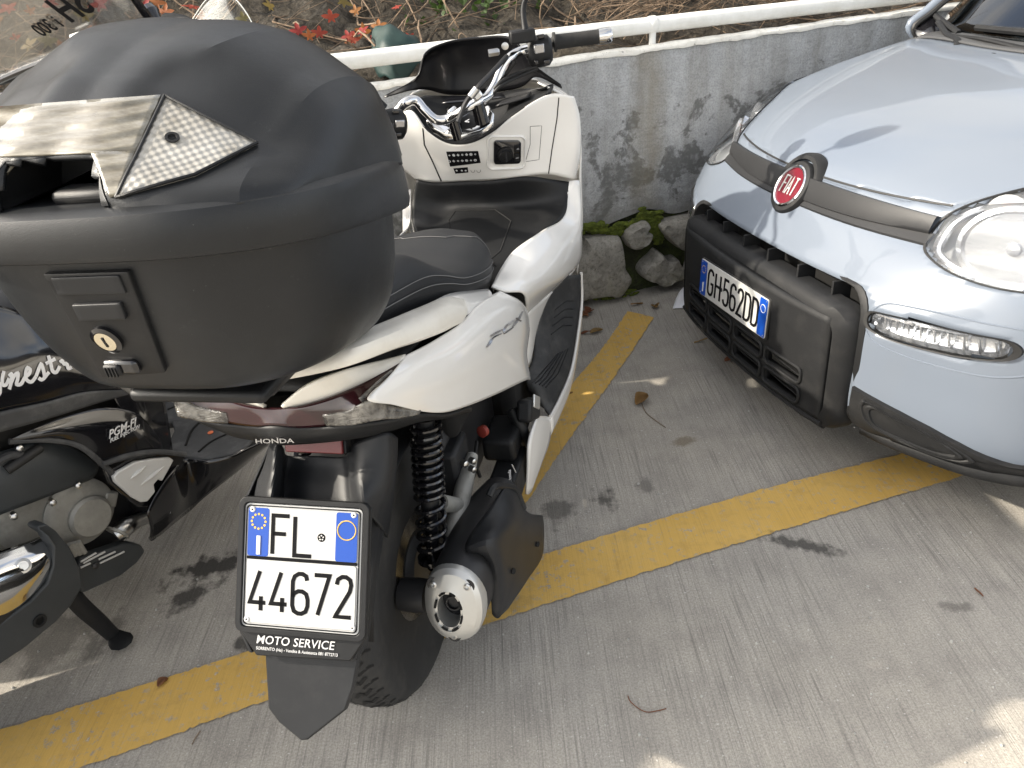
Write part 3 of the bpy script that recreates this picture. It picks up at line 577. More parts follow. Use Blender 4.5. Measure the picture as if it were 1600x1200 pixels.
PR = [[(.10, .17), (.01, .21), (-.005, .37), (.01, .50), (.055, .57), (.09, .62), (.118, .655), (.155, .712), (.29, .785), (.52, .85), (.80, .893), (.90, .905)],
      [(.115, .17), (.02, .21), (.005, .37), (.02, .5), (.065, .57), (.10, .62), (.13, .655), (.168, .712), (.305, .786), (.53, .85), (.81, .897), (.91, .908)],
      [(.14, .17), (.045, .21), (.035, .37), (.045, .50), (.09, .57), (.13, .62), (.165, .655), (.20, .71), (.335, .785), (.55, .85), (.83, .90), (.925, .911)],
      [(.20, .17), (.11, .21), (.095, .37), (.10, .5), (.135, .57), (.17, .62), (.21, .66), (.255, .71), (.39, .785), (.6, .85), (.86, .902), (.95, .913)],
      [(.28, .17), (.19, .21), (.175, .37), (.18, .5), (.205, .57), (.24, .62), (.285, .66), (.34, .71), (.46, .785), (.65, .842), (.90, .892), (.99, .905)],
      [(.40, .17), (.31, .21), (.29, .37), (.295, .5), (.32, .57), (.36, .62), (.41, .66), (.47, .70), (.56, .755), (.72, .80), (.94, .85), (1.05, .88)],
      [(.55, .17), (.47, .21), (.45, .37), (.455, .5), (.475, .57), (.51, .61), (.55, .64), (.61, .67), (.69, .70), (.82, .735), (1.0, .78), (1.1, .82)],
      [(.8, .17), (.75, .21), (.74, .37), (.74, .5), (.75, .56), (.77, .59), (.8, .61), (.84, .635), (.9, .66), (.98, .69), (1.08, .73), (1.15, .76)]]
half = [np.array([[x, y, z] for y, z in pr]) for x, pr in zip(PX, PR)]
rows = [h*np.array([-1, 1, 1]) for h in half[:0:-1]]+half
CR = sgrid(rows, 150, 90); CV, CF = grid(CR); skin = Skin(CAR, CV, CF)
def inside(p, poly):
    x, z = p; c = False; n = len(poly)
    for i in range(n):
        (x1, z1), (x2, z2) = poly[i], poly[i-1]
        if (z1 > z) != (z2 > z) and x < (x2-x1)*(z-z1)/(z2-z1)+x1: c = not c
    return c
def sk(px, py): return skin.ray(px, py)[0][[0, 2]]
HL = [(.452, .655), (.458, .69), (.485, .722), (.53, .752), (.60, .783), (.67, .805), (.735, .815), (.778, .80), (.795, .755), (.79, .70), (.775, .645), (.735, .607), (.66, .597), (.57, .602), (.50, .617), (.465, .632)]
FOG = [(.452, .478), (.456, .492), (.50, .500), (.56, .504), (.64, .506), (.70, .503), (.712, .488), (.705, .47), (.66, .458), (.58, .452), (.50, .452), (.462, .461)]
MOUTH = rrect(.885, .375, .07, 6); MOUTH = [(a, b+.345) for a, b in MOUTH]
holes = [HL, [(-a, b) for a, b in HL], FOG, [(-a, b) for a, b in FOG], MOUTH]
def shrink(poly, s): c = np.mean(poly, 0); return [tuple(c+(np.array(q)-c)*s) for q in poly]
hs_ = [shrink(h, .985) for h in holes[:4]]+[shrink(MOUTH, 1.008)]
keep = [f for f in CF if not any(inside(CV[list(f)].mean(0)[[0, 2]], h) and CV[list(f)].mean(0)[1] < .85 for h in hs_)]
# split at the bonnet shut line: bonnet above the bar between the lamps
def is_hood(f):
    c = CV[list(f)].mean(0); return c[2] > .698+.012*(abs(c[0])/.45)**2+ (max(0, abs(c[0])-.45)*.36) and abs(c[0]) < .735
def sub_mesh(name, faces, mat, **kw):
    idx = sorted({i for f in faces for i in f}); mp = {j: i for i, j in enumerate(idx)}; return mk(name, CV[idx], [tuple(mp[i] for i in f) for f in faces], mat, car, **kw)
sub_mesh('bumper_and_wings', [f for f in keep if not is_hood(f)], M['car'], solid=.004, off=-1)
sub_mesh('bonnet', [f for f in keep if is_hood(f)], M['car'], solid=.004, off=-1)
def smooth_poly(poly, n=64): return cr([(a, b, 0) for a, b in poly], n, True)[:, :2]
def sp(q, off=0):
    p, n = skin.xz(q[0], q[1])
    if p is None: p, n = skin.near((q[0], .45, q[1])); n = n if n[1] < 0 else -n
    return p+n*off
def conform(name, poly, rings, mat, parent, sgn=1, n=64, center=True, raw=False, **kw):   # rings: (scale towards centre, offset along the normal)
    Q = smooth_poly(poly, n) if not raw else np.array(poly); n = len(Q); c = np.mean(Q, 0); RR = []
    for s, off in rings: RR.append([sp(c+(q-c)*s, off)*np.array([sgn, 1, 1]) for q in Q])
    V, F = grid(RR, cv=True)
    if center: F.append(tuple((len(RR)-1)*n+i for i in range(n)))
    return mk(name, V, F, mat, parent, **kw)
for sgn in (1, -1):
    h = conform('headlight', HL, [(1.0, -.001), (.97, -.012), (.90, -.045), (.75, -.07), (.4, -.085), (.1, -.088)], M['lamp_body'], car, sgn)
    conform('seal', HL, [(1.012, .0005), (1.006, .004), (.985, .0035), (.98, -.004)], M['seal'], h, sgn, center=False)
    # bright bowl, inner bezel, bulb shield, indicator
    c0 = sp((.60, .675), -.045)*np.array([sgn, 1, 1]); ax = unit([sgn*.55, -.8, .12])
    rev('reflector_bowl', [(.072, .012), (.070, .004), (.060, -.018), (.040, -.036), (.018, -.044), (.001, -.046)], c0, ax, M['lamp_silver'], h, 36, sx=1.25)
    rev('bezel', [(.070, .010), (.078, .016), (.086, .012), (.084, .0)], c0, ax, M['lamp_silver'], h, 36, sx=1.25)
    rev('bulb_shield', [(.001, .022), (.012, .020), (.016, .008), (.016, -.03)], c0, ax, M['lamp_silver'], h, 16)
    ci = sp((.548, .722), -.014)*np.array([sgn, 1, 1]); rev('indicator_bulb', [(.001, .012), (.015, .009), (.022, 0), (.020, -.016)], ci, ax, M['amber'], h, 18)
    rev('indicator_bowl', [(.040, .008), (.034, -.006), (.02, -.02), (.001, -.024)], ci, ax, M['lamp_silver'], h, 24)
    co = sp((.70, .735), -.03)*np.array([sgn, 1, 1]); rev('side_bowl', [(.045, .012), (.040, -.004), (.022, -.022), (.001, -.028)], co, unit([sgn*.75, -.6, .15]), M['lamp_silver'], h, 24)
    conform('inner_rib', HL, [(.93, -.006), (.90, -.012), (.86, -.012), (.84, -.02)], M['lamp_silver'], h, sgn, center=False)
    conform('lens', HL, [(1.0, .001), (.985, .005), (.9, .007), (.6, .009), (.3, .010), (.1, .010)], M['lens'], h, sgn)
    f = conform('fog_lamp', FOG, [(1.0, -.002), (.96, -.012), (.9, -.03), (.5, -.038), (.1, -.04)], M['lamp_silver'], car, sgn)
    conform('rim', FOG, [(1.07, .0), (1.05, .006), (.985, .005), (.96, -.008)], M['seal'], f, sgn, center=False)
    for k in range(9):
        xx = .478+.026*k; a, b = sp((xx, .492), -.022), sp((xx+.008, .462), -.022); tube('flute', [a*np.array([sgn, 1, 1]), b*np.array([sgn, 1, 1])], .0035, M['lamp_silver'], f, n=6, smooth_path=False)
    conform('lens', FOG, [(.99, .001), (.9, .003), (.5, .004), (.1, .004)], M['lens'], f, sgn)
    SUR = [(.455, .455), (.456, .495), (.475, .518), (.53, .528), (.64, .532), (.73, .526), (.76, .50), (.752, .455), (.71, .428), (.62, .420), (.53, .422), (.475, .432)]
    Q = smooth_poly(SUR, 80); tube('fog_recess_edge', [sp(q, -.0006)*np.array([sgn, 1, 1]) for q in Q], .0022, M['car'], car, n=6, closed=True, smooth_path=False)
    # lower black corner cladding with a lip and a pressed honeycomb
    CL = [(.452, .305), (.50, .297), (.56, .286), (.62, .272), (.67, .255), (.71, .236), (.74, .224), (.785, .220), (.80, .17), (.70, .168), (.60, .168), (.50, .168), (.448, .168)]
    QP = []
    for i in range(len(CL)):
        a, b = np.array(CL[i]), np.array(CL[(i+1) % len(CL)])
        for k in range(6): QP.append(a+(b-a)*k/6)
    b_ = conform('corner_cladding', QP, [(1.0, -.004), (1.0, .008), (.97, .012), (.8, .012), (.5, .011), (.1, .011)], M['bumper'], car, sgn, raw=True)
    tube('lip', [sp((x, .188), .010)*np.array([sgn, 1, 1]) for x in (.452, .52, .60, .68, .74, .775, .79)], [.018, .020, .021, .021, .020, .018, .012], M['bumper'], b_, n=12)
    HC = [(.498, .268), (.505, .276), (.55, .270), (.62, .256), (.66, .240), (.672, .226), (.64, .216), (.56, .222), (.51, .236)]
    hc = conform('honeycomb_inset', HC, [(1.08, .013), (1.03, .016), (.95, .015), (.9, .005), (.5, .004), (.1, .004)], M['bumper'], b_, sgn)
    conform('inset_frame', HC, [(1.25, .0125), (1.22, .0155), (1.16, .0150), (1.13, .0115)], M['bumper'], b_, sgn, center=False)
    for k in range(7):
        for j in range(3):
            x, z = .525+.019*k+.009*(j % 2), .259-.012*j-.0048*k
            if inside((x, z), shrink(HC, .86)): rev('cell', [(.0078, .0), (.0078, .004), (.0055, .003), (.0045, .0005)], sp((x, z), .003)*np.array([sgn, 1, 1]), (0, -1, 0), M['bumper'], b_, 6)
    rev('stud', [(.006, 0), (.006, .003), (.004, .006), (.001, .007)], sp((.487, .283), .011)*np.array([sgn, 1, 1]), (0, -1, .1), M['bumper'], b_, 12)
# ---- black centre panel
def fy(x, z): return skin.xz(x, max(.2, z))[0][1] if skin.xz(x, max(.2, z))[0] is not None else .0
pan = thing_part = mk('front_panel', *grid([[(a*s, fy(a*s, .37)-d, b*sz+.325+dz) for a, b in rrect(.880, .335, .055, 6)] for s, sz, d, dz in ((1.0, 1.0, -.03, 0), (1.0, 1.0, .004, 0), (.985, .965, .022, 0), (.94, .88, .030, 0), (.915, .83, .031, 0))], cv=True), M['bumper'], car)
X0, X1, Z0, Z1 = -.393, .393, .186, .464
slots = [(cx-.074, cx+.074, z0, z1) for cx in (-.2475, -.0825, .0825, .2475) for z0, z1 in ((.196, .238), (.254, .296))]
xs_ = sorted(set(np.round(np.concatenate([np.linspace(X0, X1, 40)]+[[s[0], s[1]] for s in slots]), 4))); zs_ = sorted(set(np.round(np.concatenate([np.linspace(Z0, Z1, 16), *[[s[2], s[3]] for s in slots]]), 4)))
V = [(x, fy(x, .37)-.031, z) for z in zs_ for x in xs_]; n_ = len(xs_); F = []
for i in range(len(zs_)-1):
    for j in range(n_-1):
        cx, cz = (xs_[j]+xs_[j+1])/2, (zs_[i]+zs_[i+1])/2
        if not any(s[0] < cx < s[1] and s[2] < cz < s[3] for s in slots): F.append((i*n_+j, i*n_+j+1, (i+1)*n_+j+1, (i+1)*n_+j))
mk('panel_face', V, F, M['bumper'], pan, solid=.022, off=-1)
for s in slots:
    c = ((s[0]+s[1])/2, (s[2]+s[3])/2); P = [(c[0]+a, fy(c[0]+a, .37)-.033, c[1]+b) for a, b in rrect(s[1]-s[0]+.001, s[3]-s[2]+.001, .014, 4)]
    tube('slot_rim', P, .0042, M['bumper'], pan, n=8, closed=True, smooth_path=False)
    box('slat', (c[0], fy(c[0], .37)-.012, c[1]-.002), (s[1]-s[0], .018, .004), M['bumper'], pan, bevel=0)
    for k in (-1, 1): mk('corner', [(c[0]+k*(s[1]-s[0])/2, fy(c[0], .37)-.020, c[1]+e*(s[3]-s[2])/2) for e in (1, -1)]+[(c[0]+k*((s[1]-s[0])/2-.012), fy(c[0], .37)-.020, c[1]+e*(s[3]-s[2])/2) for e in (1, -1)], [(0, 1, 3, 2)], M['bumper'], pan, smooth=False) if False else None
mk('radiator_dark', [(x, .12+.06*abs(x), z) for z in (.15, .56) for x in (-.45, 0, .45)], [(0, 1, 4, 3), (1, 2, 5, 4)], M['void'], car, smooth=False)
conform('mouth_edge', MOUTH, [(1.03, -.001), (1.026, .0035), (1.008, .005), (.99, .003), (.98, -.03)], M['bumper'], car, raw=True, center=False)
for x in (-.33, -.2, -.065, .065, .2, .33): box('intake_rib', (x, fy(x, .5)+.030, .500), (.007, .05, .05), M['bumper'], car, bevel=.001)
for k, z in enumerate((.178, .170)): tube('under_lip', [(x, fy(x, .3)-.026+.012*k, z-.004*k) for x in np.linspace(-.40, .40, 13)], .006, M['bumper'], car, n=8)
# number plate
yw = R(2.2); pu = np.array([math.cos(yw), math.sin(yw), 0]); pv = unit([0, .045, 1]); pn = unit(np.cross(pu, pv)); pc = np.array([-.004, fy(0, .37)-.037, .374])
plate = prism('number_plate', on_plane(rrect(.36, .11, .006, 3), pc, pu, pv), pn*.004, M['plate_white'], car, bevel=.0008)
pf = pc+pn*.0045
for sx, nm in ((-1, 'blue_band'), (1, 'blue_band')): prism(nm, on_plane([(a+sx*.161, b) for a, b in rrect(.036, .106, .004, 2)], pf, pu, pv), pn*.0004, M['plate_blue'], plate, bevel=0)
fs = pf+pn*.0002
strokes('registration_characters', 'GH', fs-pu*.130-pv*.0375, pu, pv, .075, M['plate_black'], plate, width=.10, gap=.2, aspect=.68)
strokes('registration_characters', '562DD', fs-pu*.040-pv*.0375, pu, pv, .075, M['plate_black'], plate, width=.10, gap=.15, aspect=.66)
rev('state_emblem', [(.006, 0), (.006, .0006), (.004, .0008), (.001, .0008)], pf-pu*.053, pn, M['trim'], plate, 12)
tube('year_ring', on_plane([(.161+.011*math.cos(a), .025+.011*math.sin(a)) for a in np.linspace(0, 6.283, 24, endpoint=False)], pf+pn*.0006, pu, pv), .0010, M['print_white'], plate, n=6, closed=True, smooth_path=False)
text('country_letter', 'I', pf-pu*.1635-pv*.041+pn*.0005, pu, pv, .04, M['print_white'], plate, offset=.02)
for k in range(12): rev('star', [(.0016, 0), (.0016, .0004)], pf-pu*(.161-.011*math.cos(k*.5236))+pv*(.027+.011*math.sin(k*.5236))+pn*.0004, pn, M['print_gold'], plate, 5)
for a in (-1, 1):
    for b in (-1, 1): rev('rivet', [(.0025, 0), (.002, .0012), (.0005, .0015)], pf+pu*a*.172+pv*b*.048, pn, M['steel'], plate, 8)
prism('plate_holder', on_plane(rrect(.372, .118, .008, 3), pc-pn*.003, pu, pv), pn*.0035, M['seal'], car, bevel=.001)
# ---- bar with badge
for sgn in (1, -1):
    xs2 = np.linspace(.045, .452, 14); rows = []
    for e, off in ((-1.15, -.004), (-1.1, .008), (-.8, .012), (.5, .017), (.95, .016), (1.1, .006), (1.1, -.004)):
        rows.append([sp((x, .666+.006*(x/.45)**2+e*(.023-.007*((x-.05)/.4)**2)), off)*np.array([sgn, 1, 1]) for x in xs2])
    mk('grille_bar', *grid(rows), M['trim'], car, ang=50)
    rows = [[sp((x, .640+.006*(x/.45)**2+e*.009), off)*np.array([sgn, 1, 1]) for x in np.linspace(.05, .462, 12)] for e, off in ((-1.3, 0), (-1, .004), (1, .004), (1.3, 0))]
    mk('bar_channel', *grid(rows), M['trim'], car)
    tube('bonnet_shut_line', [sp((x, .7005+.012*(x/.45)**2), -.0005)*np.array([sgn, 1, 1]) for x in np.linspace(.03, .455, 14)], .003, M['seal'], car, n=6)
e0 = sp((0, .657), .0); en = unit([0, -.86, .5]); eu = np.array([1., 0, 0]); ev = unit(np.cross(en, eu)); ev = ev if ev[2] > 0 else -ev
badge = rev('badge', [(.073, -.012), (.073, .012), (.068, .020), (.058, .0215), (.055, .019)], e0-en*.002, en, M['bumper'], car, 48)
mk('badge_hood', *grid([[e0+eu*w*math.cos(a)+ev*(w*math.sin(a)*1.0+.006)+en*h for a in np.linspace(R(10), R(170), 20)] for w, h in ((.098, -.012), (.092, .004), (.082, .012), (.072, .012))]), M['bumper'], badge)
rev('chrome_ring', [(.057, .017), (.0575, .0225), (.054, .025), (.0495, .0235), (.0485, .019)], e0-en*.002, en, M['chrome'], badge, 48)
M['badge_red'] = plain('dark_red_enamel', (.13, .008, .018), .2, coat=.6, var=.1)
rev('enamel_disc', [(.049, .018), (.049, .0200), (.03, .0205), (.001, .0207)], e0-en*.002, en, M['badge_red'], badge, 40)
# slim upright capitals
FT = {'F': [[(0, 0), (0, 1), (.5, 1)], [(0, .55), (.4, .55)]], 'I': [[(0, 0), (0, 1)]], 'A': [[(-.02, 0), (.25, 1), (.52, 0)], [(.1, .33), (.4, .33)]], 'T': [[(.25, 0), (.25, 1)], [(0, 1), (.5, 1)]]}
strokes('badge_letters', 'FIAT', e0+en*.0190-eu*.030-ev*.022, eu, ev, .046, M['plate_white'], badge, width=.085, gap=.14, aspect=.58, raise_=.002, table=FT)
# ---- scuttle, windscreen, wipers, cabin, rear half
def mir(p): return np.array(p)*np.array([-1, 1, 1])
cow = [[(-.72, .955, .893), (-.58, .93, .915), (-.25, .885, .909), (0, .875, .906), (.25, .885, .909), (.58, .93, .915), (.72, .955, .893)],
       [(-.725, .985, .900), (-.6, .965, .922), (-.25, .925, .915), (0, .915, .911), (.25, .925, .915), (.6, .965, .922), (.725, .985, .900)],
       [(-.72, 1.02, .908), (-.6, 1.0, .926), (-.25, .965, .920), (0, .955, .916), (.25, .965, .920), (.6, 1.0, .926), (.72, 1.02, .908)]]
patch('scuttle_panel', cow, M['scuttle'], car, 8, 40, .006)
gl = [[(-.69, 1.015, .912), (-.35, .965, .918), (0, .95, .914), (.35, .965, .918), (.69, 1.015, .912)], [(-.655, 1.33, 1.18), (-.33, 1.26, 1.19), (0, 1.24, 1.19), (.33, 1.26, 1.19), (.655, 1.33, 1.18)], [(-.60, 1.66, 1.43), (-.30, 1.59, 1.45), (0, 1.57, 1.455), (.30, 1.59, 1.45), (.60, 1.66, 1.43)]]
patch('windscreen', gl, M['windscreen'], car, 16, 30, .005)
ap = [np.array([-.712, .985, .902]), CAR.L(1421, 40, x=-.715), CAR.L(1446, 19, x=-.705), CAR.L(1472, -3, x=-.695)]
for s in (-1, 1):
    tube('a_pillar', [q*np.array([-s, 1, 1]) for q in ap]+[(s*.66, 1.40, 1.22), (s*.63, 1.68, 1.44)], [.010, .014, .016, .017, .024, .03], M['car'], car, n=10)
    tube('pillar_seal', [q*np.array([-s, 1, 1])+np.array([-s*.016, .006, -.006]) for q in ap]+[(s*.63, 1.41, 1.21), (s*.60, 1.66, 1.42)], .010, M['seal'], car, n=8)
    patch('quarter_blank', [[q*np.array([-s, 1, 1]) for q in (CAR.L(1428, 42, x=-.70), CAR.L(1460, 17, x=-.69))], [q*np.array([-s, 1, 1]) for q in (CAR.L(1432, 60, x=-.66), CAR.L(1488, 66, x=-.60))]], M['black_gloss'], car, 5, 5, .004, smooth_grid=False)
    sid = [[(s*.80, 1.06, .85), (s*.80, 2.0, .90), (s*.80, 3.3, .93)], [(s*.83, 1.1, .70), (s*.835, 2.0, .74), (s*.82, 3.4, .76)], [(s*.825, 1.12, .5), (s*.835, 2.0, .5), (s*.82, 3.5, .5)], [(s*.80, 1.14, .22), (s*.80, 2.0, .22), (s*.79, 3.45, .25)]]
    patch('body_side', sid, M['car'], car, 14, 24, .006)
    patch('side_glass', [[(s*.735, 1.25, .92), (s*.745, 2.0, .94), (s*.72, 3.2, .96)], [(s*.63, 1.72, 1.42), (s*.63, 2.2, 1.45), (s*.62, 3.25, 1.40)]], M['windscreen'], car, 6, 14, .004)
    for y in (.77, 3.07):
        w = rev('wheel', [(.19, -.09), (.25, -.092), (.28, -.075), (.29, -.03), (.29, .03), (.28, .075), (.25, .092), (.19, .09)], (s*.70, y, .29), (1, 0, 0), M['rubber'], car, 40)
        rev('wheel_cover', [(.19, .07), (.17, .088), (.08, .075), (.03, .085), (.001, .086)], (s*.70, y, .29), (s, 0, 0), M['alu'], w, 30)
    if s > 0: loft('door_mirror', [[np.array([s*(.84+k*.10), 1.3+.05*math.cos(a)*(1-.25*k*k), .99+.07*math.sin(a)*(1-.3*k*k)]) for a in np.linspace(0, 6.283, 14, endpoint=False)] for k in (0, .25, .5, .8, 1.0)], M['bumper'], car)
patch('roof', [[(-.62, 1.67, 1.435), (0, 1.58, 1.46), (.62, 1.67, 1.435)], [(-.64, 2.3, 1.49), (0, 2.3, 1.53), (.64, 2.3, 1.49)], [(-.63, 3.2, 1.46), (0, 3.25, 1.50), (.63, 3.2, 1.46)]], M['car'], car, 12, 14, .01)
patch('tailgate', [[(-.62, 3.22, 1.46), (0, 3.27, 1.49), (.62, 3.22, 1.46)], [(-.74, 3.4, .95), (0, 3.52, .95), (.74, 3.4, .95)], [(-.80, 3.45, .6), (0, 3.62, .6), (.80, 3.45, .6)], [(-.78, 3.45, .25), (0, 3.58, .25), (.78, 3.45, .25)]], M['car'], car, 12, 14, .01)
patch('dashboard', [[(-.7, 1.10, .93), (0, 1.06, .92), (.7, 1.10, .93)], [(-.68, 1.45, .95), (0, 1.45, .96), (.68, 1.45, .95)], [(-.68, 1.55, .6), (0, 1.55, .6), (.68, 1.55, .6)]], M['black_plastic'], car, 8, 10, .004)
patch('rear_seats', [[(-.68, 2.4, .4), (.68, 2.4, .4)], [(-.68, 2.7, .95), (.68, 2.7, .95)]], M['black_plastic'], car, 4, 6, .05, smooth_grid=False)
mk('floor_pan', [(-.74, .45, .2), (.74, .45, .2), (.76, 3.4, .2), (-.76, 3.4, .2)], [(0, 1, 2, 3)], M['void'], car, smooth=False)
# wipers
def cy(px, py, y): return CAR.L(px, py, y=y-.075)
wp = tube('wiper_arm', [cy(1492, 80, .965), cy(1497, 66, .985), cy(1480, 54, 1.02), cy(1466, 34, 1.07)], [.014, .012, .010, .010], M['bumper'], car, n=8, flat=.7)
tube('wiper_blade', [cy(1448, 12, 1.13), cy(1468, 30, 1.09), cy(1498, 52, 1.05)], .010, M['bumper'], wp, n=6)
wp = tube('wiper_arm', [cy(1482, 54, 1.04), cy(1540, 62, 1.0), cy(1600, 76, .985), cy(1680, 92, .97)], [.006, .009, .012, .014], M['bumper'], car, n=8, flat=.6)
tube('wiper_blade', [cy(1526, 43, 1.05), cy(1600, 50, 1.02), cy(1690, 58, 1.0)], .010, M['bumper'], wp, n=6)
for a in (1542, 1552): box('scuttle_slot', cy(a, 88, .93)+np.array([0, 0, .006]), (.012, .006, .006), M['void'], car, bevel=0)
# ================================================================== white maxi scooter
SC = heading_frame((-.2505, 1.105, 0), R(14.6), R(2.66))
sc = thing('white_scooter', 'white maxi scooter with chrome handlebar parked between the black scooter and the car', 'scooter', SC)
def b(px, py, x): return SC.L(px, py, x=x)
def by(px, py, y): return SC.L(px, py, y=y)
def bl(L): return [b(*q) for q in L]
def byl(L): return [by(*q) for q in L]
MX = np.array([-1, 1, 1])
M['smoke'] = thin_glass('smoked_windscreen', (.02, .02, .022), 1.4, .03)
M['red_cap'] = plain('dull_red_plastic', (.22, .03, .02), .5)
M['satin_black'] = plain('satin_black_screen', (.005, .005, .006), .3, Specular_IOR_Level=.25)
M['dark_red'] = plain('dark_red_lamp', (.020, .004, .006), .12, coat=.35, var=.25, vscale=25)
t = NT('clear_ribbed_lamp'); g_ = t.n('TexCoord').outputs['Object']; t.col(t.ramp(t.noise(g_, 60, 4), [(.35, (.05, .046, .042)), (.6, (.22, .21, .19))])); t.set(Roughness=.12, Metallic=.4); t.b.inputs['Coat Weight'].default_value = 1; t.bump(t.noise(t.co((1, 1, 6)), 120, 2), .6, .004); M['clear_lamp'] = t.m
M['badge_grey'] = plain('satin_chrome_badge', (.42, .42, .43), .22, .9, var=.1)
# ---- rear wheel
WC = np.array([0, 0, .262])
wheel = rev('rear_wheel', [(.178, -.05), (.20, -.056), (.225, -.060), (.240, -.057), (.252, -.044), (.259, -.024), (.262, 0), (.259, .024), (.252, .044), (.240, .057), (.225, .060), (.20, .056), (.178, .05)], WC, (1, 0, 0), M['rubber'], sc, 90)
V, F = [], []
def tread(V, F, pts, w=.0032):
    P3 = []
    for lat, ang in pts:
        a = min(1, abs(lat)/.06); rr = float(np.interp(abs(lat), [0, .024, .044, .057, .060], [.2625, .2595, .2525, .2405, .225]))+.0012; P3.append((np.array([lat, -rr*math.cos(ang), .262+rr*math.sin(ang)]), np.array([lat*2, -rr*math.cos(ang), rr*math.sin(ang)])))
    for i in range(len(P3)-1):
        (p, n1), (q, n2) = P3[i], P3[i+1]; d = unit(q-p); s = unit(np.cross(d, n1))*w; bq = len(V)
        V += [p+s, p-s, q-s, q+s]; F.append((bq, bq+1, bq+2, bq+3))
for k in range(44):
    a0 = 2*math.pi*k/44
    for s in (-1, 1):
        o_ = 0 if s > 0 else math.pi/44
        tread(V, F, [(s*.008, a0+o_), (s*.022, a0+o_+.07), (s*.026, a0+o_+.03), (s*.042, a0+o_+.10)])
        tread(V, F, [(s*.030, a0+o_-.02), (s*.048, a0+o_+.035), (s*.056, a0+o_+.03)], .0026)
mk('tread_grooves', V, F, M['void'], wheel, smooth=False)
rev('rim', [(.170, -.048), (.182, -.050), (.180, -.040), (.165, -.020), (.165, .020), (.180, .040), (.182, .050), (.170, .048), (.150, .02), (.150, -.02)], WC, (1, 0, 0), M['rim_grey'], wheel, 60)
rev('hub', [(.06, -.05), (.06, .05), (.045, .062), (.03, .062)], WC, (1, 0, 0), M['rim_grey'], wheel, 30)
rev('brake_disc', [(.105, .046), (.105, .050), (.07, .050), (.07, .046)], WC, (1, 0, 0), M['steel'], wheel, 40)
for k in range(5):
    a = 2*math.pi*k/5+.5
    for da in (-.14, .14): tube('spoke', [WC+np.array([.015, .05*math.cos(a), .05*math.sin(a)]), WC+np.array([.02, .165*math.cos(a+da), .165*math.sin(a+da)])], [.013, .010], M['rim_grey'], wheel, n=8, smooth_path=False)
# ---- number plate, its holder and the mudflap share one leaning plane
pw = np.array([-.32035, .80458, .55534]); yw, tl, ln = R(-10.73), R(32.41), R(.87)
n_w = np.array([math.sin(yw), -math.cos(yw), 0]); r_w = np.array([math.cos(yw), math.sin(yw), 0]); u_w = math.cos(tl)*np.array([0, 0, 1.])-math.sin(tl)*n_w
pr_ = SC.M @ (math.cos(ln)*r_w-math.sin(ln)*u_w); pu_ = SC.M @ (math.cos(ln)*u_w+math.sin(ln)*r_w); pn_ = unit(np.cross(pr_, pu_)); pc_ = SC.M @ (pw-SC.o)
def pp(u, v, h=0): return pc_+pr_*u+pu_*v+pn_*h
W_ = .177
hold = prism('plate_holder', [pp(u, v, -.010) for u, v in ((-.096, -.093), (-.096, .088), (-.088, .097), (.092, .097), (.100, .088), (.100, -.090), (.076, -.127), (-.066, -.131))], pn_*.006, M['black_plastic'], sc, bevel=.002)
ring_o, ring_i = rrect(.196, .194, .012, 5), rrect(.179, .179, .008, 5)
mk('holder_rim', *grid([[pp(a+.001, c+.0005, h) for a, c in (ring_o if w else ring_i)] for w, h in ((1, -.006), (1, .003), (0, .003), (0, -.004))], cv=True), M['black_plastic'], hold, bevel=.001)
plate = prism('number_plate', [pp(a, c, -.004) for a, c in rrect(W_, W_, .007, 4)], pn_*.0035, M['plate_white'], sc, bevel=.0006)
def tb(u0, u1, v0, v1): return ((u0+u1)/2-.5)*W_, (.5-(v0+v1)/2)*W_, (u1-u0)*W_, (v1-v0)*W_
mk('border_line', *grid([[pp(a, c, h) for a, c in rrect(s, s, .006, 4)] for s, h in ((W_*.972, .0001), (W_*.972, .0006), (W_*.955, .0006), (W_*.955, .0001))], cv=True), M['plate_black'], plate, smooth=False)
for v0, v1, nm in ((.035, .425, 'upper_field'), (.455, .965, 'lower_field')):
    cx, cy, w, h = tb(.035, .965, v0, v1); prism(nm, [pp(cx+a, cy+c, -.0004) for a, c in rrect(w, h, .004, 3)], pn_*.0014, M['plate_white'], plate, bevel=.0006)
box_ = tb(.03, .97, .428, .452); prism('divider', [pp(box_[0]+a, box_[1]+c, -.0004) for a, c in rrect(box_[2], box_[3], .001, 1)], pn_*.0011, M['plate_black'], plate, bevel=0)
for u0, u1 in ((.035, .215), (.785, .965)):
    cx, cy, w, h = tb(u0, u1, .035, .425); prism('blue_band', [pp(cx+a, cy+c, .0008) for a, c in rrect(w, h, .003, 2)], pn_*.0005, M['plate_blue'], plate, bevel=0)
def chars(s, u0, v0, v1, wid, step, asp):
    for i, ch in enumerate(s): strokes('plate_character', ch, pp((u0+i*step-.5)*W_, (.5-v1)*W_, .0009), pr_, pu_, (v1-v0)*W_, M['plate_black'], plate, width=wid, aspect=asp, raise_=.0007)
chars('F', .250, .090, .400, .105, .2, .86); chars('L', .438, .090, .400, .105, .2, .90); chars('44672', .070, .545, .862, .105, .183, .76)
for k in range(12): rev('star', [(.0019, 0), (.0019, .0003)], pp((.125-.5)*W_+.0105*math.cos(k*.5236), (.5-.145)*W_+.0105*math.sin(k*.5236), .0013), pn_, M['print_gold'], plate, 5)
text('country_letter', 'I', pp((.105-.5)*W_, (.5-.405)*W_, .0013), pr_, pu_, .036, M['print_white'], plate, offset=.03)
tube('year_ring', [pp((.875-.5)*W_+.0135*math.cos(a), (.5-.175)*W_+.0135*math.sin(a), .0013) for a in np.linspace(0, 6.283, 28, endpoint=False)], .0009, M['print_gold'], plate, n=6, closed=True, smooth_path=False)
